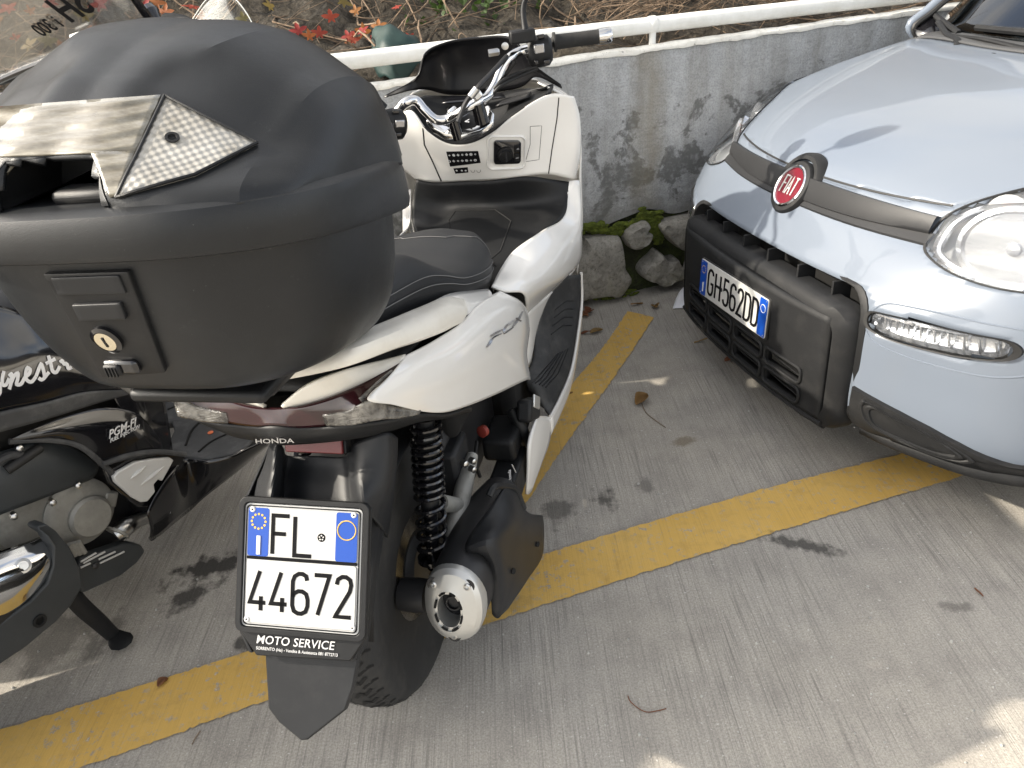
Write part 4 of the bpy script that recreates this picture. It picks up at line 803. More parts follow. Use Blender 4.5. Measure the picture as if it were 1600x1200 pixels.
rev('state_emblem', [(.0060, 0), (.0060, .0004), (.0045, .0006)], pp((.665-.5)*W_, (.5-.245)*W_, .0009), pn_, M['plate_black'], plate, 16)
for k in range(5):
    a = 2*math.pi*k/5+1.57; rev('emblem_point', [(.0012, 0), (.0012, .0003)], pp((.665-.5)*W_+.003*math.cos(a), (.5-.245)*W_+.003*math.sin(a), .0015), pn_, M['plate_white'], plate, 6)
for u, v in ((-.43, .45), (.43, .45), (-.45, -.44), (.45, -.44)):
    rv = rev('rivet', [(.0042, 0), (.0042, .0008), (.003, .0018), (.0015, .0018)], pp(u*W_, v*W_, .0008), pn_, M['print_white'], plate, 14)
    rev('rivet_hole', [(.0013, .0), (.0013, .0003)], pp(u*W_, v*W_, .0027), pn_, M['void'], plate, 8)
text('dealer_name', 'MOTO SERVICE', pp(-.0665, -.1125, -.0038), pr_, pu_, .0172, M['print_white'], hold, offset=.002, shear=.16, sx=.97, spacing=1.03)
text('dealer_address', 'SORRENTO (Na) - Vendita & Assistenza 081 8772713', pp(-.066, -.1215, -.0038), pr_, pu_, .0062, M['print_white'], hold, offset=0, sx=.90)
flap_n = unit(pn_+np.array([0, 0, -.0]))
fl = [SC.pl(px, py, pp(0, 0, -.022), flap_n) for px, py in ((413, 960), (414, 1030), (419, 1108), (436, 1130), (470, 1158), (480, 1157), (540, 1110), (552, 1075), (566, 1000), (572, 940))]
fd = prism('mudflap', fl, -pn_*.012, M['grey_plastic'], sc, bevel=.003)
# plate bracket and under-tail moulding
def sec(pts): return [np.array(q) for q in pts]
UT = [[(424, 684, -.150), (434, 686, -.165), (443, 700, -.158), (450, 712, -.140), (490, 712, -.138), (536, 714, -.140), (544, 704, -.158), (560, 690, -.168), (604, 676, -.160), (622, 684, -.12)],
      [(420, 700, -.155), (430, 702, -.175), (442, 718, -.168), (448, 728, -.150), (490, 728, -.148), (538, 730, -.150), (546, 722, -.170), (564, 712, -.182), (606, 708, -.172), (621, 716, -.12)],
      [(408, 738, -.165), (428, 738, -.200), (440, 745, -.190), (446, 752, -.172), (490, 754, -.170), (540, 757, -.172), (548, 750, -.195), (566, 745, -.206), (602, 756, -.195), (616, 768, -.12)],
      [(390, 774, -.180), (424, 772, -.228), (438, 776, -.212), (444, 780, -.196), (490, 782, -.194), (542, 785, -.196), (550, 780, -.215), (568, 782, -.235), (588, 795, -.22), (610, 815, -.12)],
      [(386, 786, -.185), (424, 786, -.236), (438, 789, -.222), (444, 790, -.208), (490, 792, -.206), (542, 794, -.208), (550, 794, -.226), (568, 798, -.240), (586, 812, -.225), (606, 840, -.12)]]
ut = mk('undertail', *grid(sgrid([byl(r) for r in UT], 22, 60)), M['grey_plastic'], sc, ang=24, solid=.005)
for s in (-1, 1):
    pts = [pp(s*.099, .085, -.006), pp(s*.100, -.09, -.006), pp(s*.080, -.13, -.010), np.array([s*.085, -.285, .37]), np.array([s*.092, -.20, .46]), np.array([s*.10, -.10, .57]), np.array([s*.106, -.10, .62]), np.array([s*.104, -.20, .59])]
    prism('bracket_side', pts, (-s*.006, 0, 0), M['grey_plastic'], sc, bevel=.002)
# inner splash guard ahead of the tyre
rows = [[np.array([x, -(.285)*math.cos(a), .262+.285*math.sin(a)+.0]) for x in (-.085, -.06, 0, .06, .085)] for a in np.linspace(R(20), R(165), 16)]
mk('inner_fender', *grid(rows), M['black_plastic'], sc, solid=.004)
# red reflector
rc = [b(443, 683, -.006-.035), b(532, 686, .055), b(535, 709, .055), b(447, 706, -.035)]
rc = byl([(442, 683, -.175), (533, 686, -.175), (535, 710, -.185), (446, 706, -.185)]); rn = unit(np.cross(rc[1]-rc[0], rc[0]-rc[3])); rn = rn if rn[1] < 0 else -rn
refl = prism('rear_reflector', rc, -rn*.006, M['red_lens'], sc, bevel=.0015)
prism('reflector_back', [q-rn*.007+(q-np.mean(rc, 0))*.06 for q in rc], -rn*.02, M['black_plastic'], refl, bevel=.002)
# ---- tail bodywork
cow = [[(634, 556, .172), (660, 543, .178), (690, 525, .183), (716, 508, .188), (745, 478, .186), (778, 457, .180), (788, 460, .165)],
       [(606, 590, .174), (645, 575, .186), (690, 555, .195), (730, 530, .203), (775, 500, .208), (811, 476, .205), (820, 480, .190)],
       [(576, 624, .168), (635, 606, .184), (690, 588, .198), (740, 562, .208), (785, 535, .214), (817, 510, .212), (826, 512, .196)],
       [(612, 632, .176), (650, 625, .184), (695, 612, .193), (740, 590, .203), (780, 572, .208), (813, 552, .209), (822, 552, .195)],
       [(656, 642, .180), (676, 644, .182), (697, 643, .185), (728, 634, .190), (775, 615, .197), (820, 594, .203), (828, 594, .19)]]
cow3 = [bl(r) for r in cow]; COWR = sgrid(cow3, 30, 44); patch('side_cowl', cow3, M['white'], sc, 30, 44, .005, mirror=True)
cskin = Skin(SC, *grid(COWR))
fin = [bl([(440, 632, .015), (480, 601, .06), (540, 577, .11), (600, 564, .15), (634, 556, .172)]), bl([(441, 634, .015), (486, 616, .06), (544, 592, .112), (598, 574, .152), (631, 562, .174)]), bl([(446, 636, .015), (492, 627, .06), (547, 609, .112), (597, 586, .152), (627, 568, .173)])]
patch('tail_fin', fin, M['white_dusty'], sc, 8, 24, .006, mirror=True)
lens = [bl([(430, 637, .0), (470, 634, .042), (520, 619, .09), (570, 599, .135), (626, 569, .172)]), bl([(430, 650, .0), (472, 650, .042), (525, 640, .094), (573, 613, .140), (626, 572, .173)]), bl([(430, 664, .0), (476, 666, .042), (532, 657, .098), (576, 628, .146), (624, 575, .173)])]
def sym(rows): return [[q*MX for q in r[:0:-1]]+list(r) for r in rows]
patch('tail_lamp', sym(lens), M['dark_red'], sc, 8, 60, .008)['label'] = 'dark red wraparound tail lamp'
st_ = [[p+np.array([0, -.003, .002]) for p in bl([(474, 640, .042), (500, 634, .068), (522, 628, .09)])], [p+np.array([0, -.003, .002]) for p in bl([(476, 645, .042), (502, 640, .068), (524, 634, .09)])]]
bright = [[p+np.array([.002, -.004, .002]) for p in bl([(560, 622, .132), (585, 600, .15), (612, 578, .166)])], [p+np.array([.002, -.004, .002]) for p in bl([(566, 628, .136), (592, 603, .153), (616, 581, .168)])]]
patch('tail_lamp_reflector', bright, M['clear_lamp'], sc, 5, 12, .003, mirror=True)
turn = [bl([(505, 647, .076), (545, 640, .115), (576, 625, .150), (615, 632, .166), (655, 642, .180)]), bl([(508, 656, .076), (548, 652, .116), (580, 641, .151), (616, 643, .167), (654, 644, .180)]), bl([(512, 664, .078), (552, 663, .118), (584, 656, .152), (620, 653, .167), (652, 647, .179)])]
patch('turn_signal', turn, M['clear_lamp'], sc, 8, 20, .007, mirror=True)
val = [bl([(430, 665, .0), (480, 667, .044), (540, 664, .105), (600, 657, .155), (652, 648, .178), (700, 647, .182), (735, 634, .185)]), bl([(432, 680, .0), (480, 680, .040), (540, 675, .10), (600, 666, .146), (650, 653, .172), (696, 650, .176), (736, 638, .178)]), bl([(440, 693, .0), (480, 691, .03), (540, 685, .09), (600, 674, .13), (650, 658, .160), (692, 652, .165), (736, 641, .165)])]
patch('tail_valance', sym(val), M['black_plastic'], sc, 8, 68, .006)
hp = [by(404, 684, -.195), by(471, 683, -.195)]; hu = unit(hp[1]-hp[0]); text('brand_lettering', 'HONDA', b(405, 686, -.034)+np.array([.0, -.010, .000]), hu, unit([0, .25, 1]), .0095, M['badge_grey'], sc, offset=.01, sx=1.75)
# top of the tail between the fins
rows = [[np.array([x, y, z+.02*(1-(x/.15)**2)]) for x in np.linspace(-w, w, 9)] for y, z, w in ((-.185, .755, .03), (-.17, .765, .10), (-.10, .775, .155), (0, .775, .165), (.2, .72, .165))]
mk('tail_top_cover', *grid(rows), M['black_plastic'], sc, solid=.005)
tail_core = loft('tail_core', [[np.array([w*math.cos(a), y, zc+h*math.sin(a)]) for a in np.linspace(0, 6.283, 16, endpoint=False)] for y, w, zc, h in ((-.15, .12, .715, .03), (-.05, .15, .71, .045), (.1, .16, .66, .07), (.3, .17, .60, .10), (.44, .16, .56, .12))], M['void'], sc)
# grab rail: one blade running round the tail
U = [(724, 470, .172), (700, 466, .160), (660, 481, .150), (600, 506, .140), (556, 523, .128), (500, 543, .080), (455, 556, .03), (430, 562, .0)]
Mr = [(728, 488, .190), (700, 488, .188), (655, 508, .180), (600, 530, .166), (548, 549, .142), (480, 570, .082), (430, 580, .03), (405, 584, .0)]
Lr = [(718, 503, .186), (692, 515, .187), (655, 529, .181), (615, 542, .169), (540, 569, .136), (460, 587, .062), (420, 593, .02), (396, 596, .0)]
rails = patch('grab_rail', [bl(U), bl(Mr), bl(Lr), [q+np.array([-.012, .012, -.004]) for q in bl(Lr)]], M['white_dusty'], sc, 12, 40, .007, mirror=True, bevel=.002)
patch('grab_rail_end', [bl([(762, 453, .155), (740, 455, .152), (700, 461, .150), (672, 474, .146)]), bl([(768, 462, .172), (745, 472, .176), (718, 478, .172), (690, 484, .160)]), bl([(752, 478, .184), (738, 488, .186), (722, 495, .186), (702, 497, .178)])], M['white'], sc, 8, 14, .006, mirror=True)
# chrome model name
PXB = [[((225, 975), 26), ((290, 900), 46), ((350, 800), 40), ((420, 745), 36), ((540, 690), 20)], [((310, 745), 34), ((420, 680), 44), ((570, 605), 30)], [((835, 400), 40), ((740, 470), 46), ((650, 530), 44), ((590, 640), 40), ((600, 680), 34), ((700, 620), 34), ((780, 560), 20)],
       [((980, 225), 20), ((930, 350), 46), ((840, 470), 50), ((770, 560), 30)], [((850, 360), 34), ((900, 400), 44), ((950, 425), 26)]]
V, F = [], []
for st in PXB:
    X = cr([(a[0][0], a[0][1], a[1]) for a in st], 16); rib = []
    for i in range(16):
        d = unit(X[min(i+1, 15), :2]-X[max(i-1, 0), :2]); nn = np.array([-d[1], d[0]])*X[i, 2]/2; rib.append((X[i, :2]+nn, X[i, :2], X[i, :2]-nn))
    bq = len(V)
    for tri in rib:
        for e, q in enumerate(tri):
            p, n = cskin.ray(740+q[0]/13.33, 470+q[1]/13.33); p = p if p is not None else V[-1]; n = n if n is not None else np.zeros(3); V.append(p+n*(.0035 if e != 1 else .0065))
    F += [(bq+3*i+e, bq+3*i+e+1, bq+3*i+e+4, bq+3*i+e+3) for i in range(15) for e in (0, 1)]
mk('model_name', V, F, M['badge_grey'], sc, ang=10)
# ---- seat
def seat_sec(y, hw, zt, zb, crown=.012):
    return [np.array([hw*sx, y, z]) for sx, z in ((-.92, zb), (-1.0, zb+.35*(zt-zb)), (-.97, zb+.68*(zt-zb)), (-.80, zt-.010), (-.45, zt-.001), (0, zt+crown*.4), (.45, zt-.001), (.80, zt-.010), (.97, zb+.68*(zt-zb)), (1.0, zb+.35*(zt-zb)), (.92, zb))]
ST = [(-.16, .115, .885, .83), (-.02, .132, .880, .80), (.10, .142, .868, .765), (.17, .150, .825, .745), (.24, .156, .785, .715), (.33, .157, .762, .68), (.43, .150, .750, .645), (.52, .132, .742, .62), (.575, .108, .732, .60), (.612, .080, .712, .585), (.632, .050, .675, .575)]
SR = sgrid([seat_sec(*s) for s in ST], 60, 40); sv, sf = grid(SR); m_ = len(SR[0]); sf += [tuple(range(m_))[::-1], tuple((len(SR)-1)*m_+i for i in range(m_))]
seat = mk('seat', sv, sf, M['seat'], sc, ang=60)
for s in (1, -1):
    for k, (c0, c1) in enumerate(((33.2, 34.2), (35.0, 35.6))):
        L = []
        for i in range(4, 56):
            col = c0+(c1-c0)*i/60; j = int(col); f_ = col-j; p = SR[i][j]*(1-f_)+SR[i][j+1]*f_; L.append((p*np.array([s, 1, 1])+np.array([s*.0022, 0, .0012])))
        tube('stitched_seam', L, .0009, M['stitch'], seat, n=5, smooth_path=False)
i_ = 43; tube('stitched_seam', [SR[i_+int(5*abs(j-19.5)/19.5)][j]+np.array([0, .0, .0015]) for j in range(6, 34)], .0009, M['stitch'], seat, n=5, smooth_path=False)
# ---- dash, legshield, tunnel
D = [[(596, 214, .965), (640, 172, .95), (668, 205, .93), (700, 224, .925), (735, 224, .925), (772, 205, .935), (800, 182, .95), (860, 147, 1.0), (893, 150, 1.02), (897, 152, 1.05)],
     [(606, 240, .97), (645, 212, .96), (672, 228, .945), (702, 240, .935), (736, 243, .935), (775, 235, .95), (805, 215, .965), (868, 185, 1.01), (902, 180, 1.03), (905, 185, 1.06)],
     [(628, 262, .98), (655, 245, .975), (680, 255, .97), (705, 262, .96), (738, 264, .96), (778, 260, .97), (812, 250, .985), (862, 230, 1.01), (903, 235, 1.03), (906, 237, 1.06)],
     [(650, 279, 1.0), (668, 283, .99), (688, 284, .99), (708, 283, .985), (740, 281, .985), (780, 279, .985), (815, 275, .99), (857, 272, 1.01), (893, 279, 1.03), (899, 280, 1.06)]]
D3 = [byl(r) for r in D]; DR = sgrid(D3, 24, 60); patch('inner_fairing', D3, M['white'], sc, 24, 60, .005, ang=60); dsk = Skin(SC, *grid(DR))
def seam(name, pts, skin_, r=.0016, mat=None, parent=None, closed=False):
    P = [];
    for q in pts:
        p, n = skin_.ray(*q)
        if p is not None: P.append(p+n*.0024)
    return tube(name, P, r, mat or M['seal'], parent or sc, n=6, closed=closed, smooth_path=False) if len(P) > 1 else None
def dens(pts, k=5):
    out = []
    for i in range(len(pts)-1):
        for j in range(k): out.append((pts[i][0]+(pts[i+1][0]-pts[i][0])*j/k, pts[i][1]+(pts[i+1][1]-pts[i][1])*j/k))
    return out+[pts[-1]]
seam('panel_seam', dens([(873, 152), (870, 185), (862, 235), (857, 271)]), dsk); seam('panel_seam', dens([(662, 200), (664, 225), (676, 250), (690, 282)]), dsk, .0022)
seam('glovebox_lid_edge', dens([(828, 197), (846, 196), (842, 249), (821, 252), (824, 240), (828, 225), (828, 197)]), dsk, .0007, M['trim'])
# ignition switch in its white pocket
def on_skin(skin_, poly, rings, name, mat, parent):
    if len(poly) == 4:
        poly = [tuple(np.array(poly[i])*(1-t_)+np.array(poly[(i+1) % 4])*t_) for i in range(4) for t_ in np.linspace(0, 1, 9)[:-1]]
        rings = list(rings[:-1])+[(q, rings[-1][1]) for q in (.85, .65, .45, .25, .08)]
    c = np.mean(poly, 0); RR = []
    for s, off in rings:
        row = []
        for q in poly:
            qq = c+(np.array(q)-c)*s; p, n = skin_.ray(*qq); row.append(p+n*off)
        RR.append(row)
    V, F = grid(RR, cv=True); n = len(poly); F.append(tuple((len(RR)-1)*n+i for i in range(n))); return mk(name, V, F, mat, parent, ang=40)
def rpx(x0, y0, x1, y1, r, n=4): return [((x0+x1)/2+a, (y0+y1)/2+c) for a, c in rrect(x1-x0, y1-y0, r, n)]
on_skin(dsk, rpx(760, 210, 822, 264, 9), [(1.0, .0), (.98, .006), (.93, .008), (.86, .003)], 'switch_pocket', M['white'], sc)
ig = on_skin(dsk, rpx(771, 218, 813, 254, 5), [(1.0, .0), (1.0, .008), (.95, .0095), (.4, .0095)], 'ignition_panel', M['black_gloss'], sc)
p, n = dsk.ray(788, 238); rev('ignition_knob', [(.021, .009), (.021, .013), (.017, .014), (.016, .020), (.001, .021)], p, n, M['black_plastic'], ig, 24); box('knob_grip', p+n*.021, (.006, .008, .026), M['black_plastic'], ig, bevel=.002)
for k, yy in enumerate((229, 243)):
    p, n = dsk.ray(806, yy); box('switch_button', p+n*.0105, (.012, .004, .022), M['black_plastic'], ig, bevel=.001, ax=[unit(np.cross((0, 0, 1), n)), n, unit(np.cross(n, np.cross((0, 0, 1), n)))])
    text('button_print', 'FUEL' if k == 0 else 'SEAT', p+n*.0135+np.array([-.004, 0, -.001]), (1, 0, 0), unit([0, .2, 1]), .0045, M['print_white'], ig, .0002)
stk = on_skin(dsk, [(698, 236), (747, 235), (751, 253), (704, 259)], [(1.0, .0020), (1.0, .0034), (.9, .0034), (.3, .0034)], 'warning_sticker', M['plate_black'], sc)
for k in range(14):
    px = 703+(k % 7)*6.6; py = 241.5+(k//7)*9-(k % 7)*.3
    p, n = dsk.ray(px, py); rev('sticker_print', [(.0042 if k % 3 else .003, .0034), (.0042 if k % 3 else .003, .0040), (.0030, .0040), (.0028, .0034)], p, n, M['print_white'], stk, 8 if k % 2 else 4)
on_skin(dsk, [(709, 262), (731, 260), (732, 268), (712, 270)], [(1.0, .0020), (1.0, .0033), (.5, .0033)], 'small_sticker', M['plate_black'], sc)
for px in (714, 722, 728):
    p, n = dsk.ray(px, 265); rev('sticker_print', [(.003, .0033), (.003, .0038), (.0015, .0038)], p, n, M['print_white'], stk, 7)
for px in (739, 748):
    p, n = dsk.ray(px, 265); tube('moulded_ring', [p+n*.003+.0055*(math.cos(a)*np.array([1, 0, 0])+math.sin(a)*unit([0, .2, 1])) for a in np.linspace(0, 6.283, 14, endpoint=False)], .0005, M['trim'], sc, n=5, closed=True, smooth_path=False)
# shoulders and inner legshield sides
SH = [[(888, 283, .228), (882, 335, .222), (845, 362, .19), (800, 395, .15), (780, 425, .14), (768, 448, .15)],
      [(897, 282, .245), (897, 340, .244), (875, 385, .233), (840, 420, .21), (810, 440, .19), (785, 455, .17)],
      [(904, 282, .255), (906, 335, .258), (904, 393, .254), (886, 424, .24), (850, 444, .22), (815, 457, .20)],
      [(905, 284, .252), (907, 340, .254), (906, 405, .248), (880, 438, .212), (852, 463, .190), (822, 490, .178)]]
patch('legshield_shoulder', [bl(r) for r in SH], M['white'], sc, 26, 34, .005, mirror=True, ang=60)
patch('legshield_inner_side', [bl([(905, 408, .247), (880, 440, .212), (852, 464, .190), (822, 488, .178), (816, 500, .17)]), bl([(890, 432, .225), (866, 446, .198), (846, 490, .178), (826, 530, .168), (818, 530, .16)]), bl([(872, 436, .208), (850, 466, .186), (838, 506, .170), (828, 570, .160), (820, 575, .155)])], M['white'], sc, 10, 20, .004, mirror=True)
TN = [[(651, 280, 1.0), (690, 285, .992), (720, 284, .987), (770, 282, .987), (820, 276, .994), (889, 284, 1.03)],
      [(645, 312, .985), (690, 322, 1.0), (720, 322, 1.0), (770, 322, 1.0), (815, 320, 1.0), (887, 312, 1.0)],
      [(644, 346, .955), (688, 352, .935), (715, 345, .93), (760, 345, .92), (800, 348, .92), (882, 335, .955)],
      [(650, 362, .88), (685, 382, .80), (715, 386, .78), (748, 388, .77), (778, 388, .76), (801, 396, .73)],
      [(655, 400, .72), (690, 425, .66), (715, 428, .64), (742, 428, .62), (760, 430, .60), (776, 438, .57)],
      [(660, 430, .60), (695, 445, .58), (718, 448, .57), (742, 450, .55), (756, 452, .54), (770, 458, .52)]]
T3 = [byl(r) for r in TN]; tun = patch('centre_tunnel', T3, M['black_plastic'], sc, 36, 44, .005, ang=60); tsk = Skin(SC, *grid(sgrid(T3, 36, 44)))
seam('fuel_lid_edge', dens([(765, 409), (705, 370), (702, 346), (712, 331), (774, 329), (799, 347), (782, 394), (765, 409)], 6), tsk, .0022, M['void'], tun); seam('tunnel_seam', dens([(742, 397), (765, 410), (775, 418)]), tsk, .002, M['void'], tun); seam('tunnel_seam', dens([(772, 412), (748, 445)]), tsk, .002, M['void'], tun)
# footboards
M['dusty_floor'] = plain('scuffed_footboard_rubber', (.026, .027, .028), .6, grain=.5, gscale=500, var=.3, dirt=.5, dirtc=(.12, .118, .112), vscale=12)
FB = [[(872, 434, .208), (851, 465, .184), (839, 506, .168), (832, 560, .163), (823, 597, .165), (834, 622, .178)],
      [(890, 431, .228), (876, 470, .206), (862, 520, .196), (850, 572, .192), (838, 605, .19), (846, 634, .20)],
      [(906, 429, .246), (906, 470, .242), (900, 520, .239), (890, 575, .233), (872, 620, .227), (858, 648, .222)]]
for o in patch('footboard', [bl(r) for r in FB], M['dusty_floor'], sc, 14, 40, .006, mirror=True): pass
fsk = Skin(SC, *grid(sgrid([bl(r) for r in FB], 14, 40)))
for k in range(5): seam('grip_rib', dens([(886-4*k, 545+2*k), (878-7*k, 566+3*k), (870-9*k, 585+3*k), (851-5*k, 606-2*k)], 3), fsk, .0022, M['black_plastic'], None)
for k in range(4): seam('grip_rib', dens([(895-k, 470+13*k), (884-2*k, 470+13*k), (866-2*k, 484+13*k)], 3), fsk, .0018, M['black_plastic'], None)
ed = bl([(908, 426, .248), (909, 470, .244), (903, 522, .241), (893, 577, .235), (875, 622, .229), (860, 651, .224)])
for s in (1, -1): tube('footboard_edge', [q*np.array([s, 1, 1]) for q in ed], .0045, M['white'], sc, n=8)
low = [[q for q in ed], [q+np.array([-.004, 0, -.05]) for q in ed], [q+np.array([-.03, .01, -.10]) for q in ed]]
patch('lower_sill', low, M['white'], sc, 8, 24, .004, mirror=True)
patch('lower_side_cover', [bl([(838, 650, .216), (850, 650, .22), (862, 653, .222)]), bl([(826, 690, .212), (842, 690, .218), (858, 688, .219)]), bl([(824, 735, .205), (834, 732, .21), (846, 722, .212)]), bl([(822, 772, .196), (825, 772, .198), (829, 768, .20)])], M['white'], sc, 14, 10, .005, mirror=True)
# front: fairing shell, windscreen, instrument hood, front wheel
fr = []
for z, w, y0, y1 in ((.955, .17, 1.03, 1.12), (.90, .245, 1.04, 1.22), (.80, .262, 1.06, 1.30), (.68, .255, 1.06, 1.33), (.55, .25, 1.05, 1.32), (.42, .23, 1.04, 1.26)):
    fr.append([np.array([w*math.sin(a), y0+(y1-y0)*math.cos(a)**.8 if math.cos(a) > 1e-6 else y0, z]) for a in np.linspace(-math.pi/2, math.pi/2, 15)])
patch('front_fairing', fr, M['white'], sc, 20, 40, .005)
scr = [byl([(600, 153, 1.0), (640, 142, 1.0), (664, 140, 1.03), (700, 148, 1.07), (760, 146, 1.07), (815, 136, 1.05), (838, 120, 1.02), (878, 138, 1.0)]),
       byl([(602, 150, 1.0), (645, 128, 1.01), (662, 118, 1.03), (700, 108, 1.08), (760, 102, 1.08), (815, 98, 1.05), (836, 112, 1.02), (877, 135, 1.0)]),
       byl([(604, 149, 1.0), (650, 122, 1.01), (661, 95, 1.03), (695, 76, 1.07), (750, 68, 1.07), (800, 70, 1.05), (834, 105, 1.02), (876, 133, 1.0)]),
       byl([(606, 148, 1.0), (655, 117, 1.01), (664, 84, 1.02), (698, 66, 1.06), (750, 58, 1.06), (800, 60, 1.04), (832, 100, 1.01), (875, 132, 1.0)])]
patch('windscreen', scr, M['satin_black'], sc, 12, 50, .004)
hood = [D3[0][1:8], [q+np.array([0, .05, .015]) for q in D3[0][1:8]], byl([(664, 150, 1.03), (690, 150, 1.05), (715, 150, 1.06), (745, 150, 1.06), (775, 146, 1.06), (810, 140, 1.05), (850, 138, 1.02)])]
hoodp = patch('instrument_hood', hood, M['black_plastic'], sc, 10, 30, .004); hsk = Skin(SC, *grid(sgrid(hood, 10, 30)))
patch('meter_glass', [byl([(690, 162, 1.0), (740, 158, 1.01), (790, 152, 1.01)]), byl([(700, 152, 1.03), (742, 150, 1.03), (785, 146, 1.03)])], M['black_gloss'], hoodp, 4, 12, .004)
patch('meter_trim', [byl([(775, 166, .985), (800, 160, .99), (826, 152, 1.0)]), byl([(790, 155, 1.02), (810, 150, 1.02), (830, 144, 1.02)])], M['trim'], hoodp, 4, 10, .004)
fw = rev('front_wheel', [(.178, -.045), (.21, -.052), (.24, -.045), (.257, -.02), (.26, 0), (.257, .02), (.24, .045), (.21, .052), (.178, .045)], (-.02, 1.36, .26), unit([.9, .44, 0]), M['rubber'], sc, 48)
rev('rim', [(.17, -.04), (.18, -.044), (.18, .044), (.17, .04)], (-.02, 1.36, .26), unit([.9, .44, 0]), M['rim_grey'], fw, 40); rev('hub', [(.16, -.01), (.16, .01), (.03, .03), (.03, -.03)], (-.02, 1.36, .26), unit([.9, .44, 0]), M['rim_grey'], fw, 20)
for s in (-1, 1): tube('fork_leg', [(s*.075, 1.15, .62), (s*.075-.02, 1.36, .26)], .018, M['dark_metal'], sc, n=10, smooth_path=False)
rows = [[np.array([x-.02, 1.36+.29*math.cos(a), .27+.285*math.sin(a)]) for x in (-.07, -.05, 0, .05, .07)] for a in np.linspace(R(10), R(170), 14)]; mk('front_mudguard', *grid(rows), M['white'], sc, solid=.004)
# ---- handlebar
HB = [(-.27, .70, .935), tuple(b(598, 205, -.175)), tuple(b(620, 175, -.155)), tuple(b(634, 160, -.128)), tuple(b(650, 157, -.108)), tuple(b(664, 172, -.088)), tuple(b(682, 187, -.062)), tuple(b(700, 186, -.035)), tuple(b(722, 174, .008)), tuple(b(745, 160, .045)), tuple(b(762, 150, .065)), tuple(b(774, 132, .082)), tuple(b(784, 108, .098)), tuple(b(797, 90, .118)), tuple(b(815, 80, .142)), tuple(b(840, 74, .182)), tuple(b(866, 66, .213)), tuple(b(930, 58, .312))]
bar = tube('handlebar', HB, .0122, M['chrome'], sc, n=16, m=140)
for px, py, x in ((708, 182, -.026), (745, 157, .046)):
    c = b(px, py, x); cl_ = box('bar_clamp', c+np.array([0, .0, .012]), (.026, .040, .022), M['chrome'], sc, bevel=.006, seg=3, ax=[unit([.75, .4, .45]), unit([-.45, .85, -.1]), unit(np.cross(unit([.75, .4, .45]), unit([-.45, .85, -.1])))])
    tube('riser', [c+np.array([0, 0, -.006]), c+np.array([.004, .01, -.055])], [.016, .018], M['black_gloss'], sc, n=14, smooth_path=False)
base = byl([(664, 188, .90), (676, 204, .895), (694, 214, .89), (722, 217, .89), (752, 208, .895), (770, 194, .905), (773, 178, .92), (764, 164, .935), (742, 172, .94), (720, 178, .94), (690, 180, .92)])
up_ = unit([0, -.35, .94]); cb = prism('handlebar_base', [q-up_*.012 for q in base], up_*.016, M['chrome'], sc, bevel=.006, seg=3)
ctr = np.mean(base, 0); prism('base_cover', [ctr+(q-ctr)*np.array([.66, .66, .66])+up_*.003 for q in base], up_*.006, M['black_plastic'], cb, bevel=.002)
wq = ctr+up_*.0095+np.array([.014, -.022, -.009]); text('wing_mark', '<', wq+np.array([-.004, 0, 0]), unit([.9, .1, .1]), unit([-.1, .7, .4]), .022, M['chrome'], cb, offset=.03)
# right switchgear, grip, lever, master cylinder, mirror
swc = b(843, 78, .185); gx = unit(b(950, 54, .345)-b(868, 66, .216)); gz = unit(np.cross(gx, (0, 1, 0))); gz = gz if gz[2] > 0 else -gz; gy = np.cross(gz, gx)
def loc(c, a, bb, cc): return c+gx*a+gy*bb+gz*cc
sw = loft('switchgear', [[loc(swc, a, r_*(.026*math.cos(t_)), r_*(.036*math.sin(t_))-.003) for t_ in np.linspace(0, 6.283, 16, endpoint=False)] for a, r_ in ((-.030, .75), (-.022, .98), (0, 1.06), (.022, 1.0), (.030, .72))], M['black_plastic'], sc)
for (a, c, w, h, m_) in ((-.004, .006, .026, .022, 'badge_grey'), (.004, .032, .018, .010, 'black_gloss'), (.012, -.026, .016, .010, 'black_gloss'), (-.014, -.024, .010, .010, 'black_gloss')):
    box('switch_button', loc(swc, a, -.026 if abs(c) < .03 else -.018, c), (w, .008, h), M[m_], sw, bevel=.0025, ax=[gx, gy, gz])
gr = tube('handlebar_grip', [b(866, 66, .213), b(905, 61, .272), b(936, 57, .322)], [.0185, .0175, .0175], M['rubber'], sc, n=20, smooth_path=False)
rev('grip_flange', [(.017, -.003), (.024, -.002), (.024, .003), (.017, .004)], b(866, 66, .213), gx, M['rubber'], gr, 24)
for k in range(3): box('grip_groove', b(885+16*k, 63-2*k, .24+.024*k)+np.array([0, -.0155, .006]), (.003, .004, .024), M['void'], gr, bevel=0, ax=[unit(gx*.8-gz*.6), gy, unit(gz*.8+gx*.6)])
rev('bar_end_weight', [(.013, -.006), (.0185, -.004), (.0195, .010), (.0195, .026), (.0175, .030), (.001, .031)], b(937, 57, .322), gx, M['chrome'], sc, 24)
tube('brake_lever', [loc(swc, -.01, .045, .0), loc(swc, .03, .065, -.005), loc(swc, .10, .066, -.004), loc(swc, .16, .055, -.004)], [.008, .007, .006, .007], M['black_gloss'], sc, n=8)
mc = box('master_cylinder', b(812, 68, .155)+np.array([.0, .035, .012]), (.062, .042, .030), M['black_plastic'], sc, bevel=.005, ax=[gx, gy, gz]); rev('sight_glass', [(.0085, 0), (.0085, .003), (.006, .004)], b(789, 72, .128)+np.array([0, .0, .0]), -gy, M['steel'], mc, 16)
tube('brake_hose', [b(792, 88, .115), b(770, 112, .09), b(748, 135, .066), b(728, 160, .03), b(708, 182, .01)+np.array([0, .03, -.02])], .006, M['dark_metal'], sc, n=8)
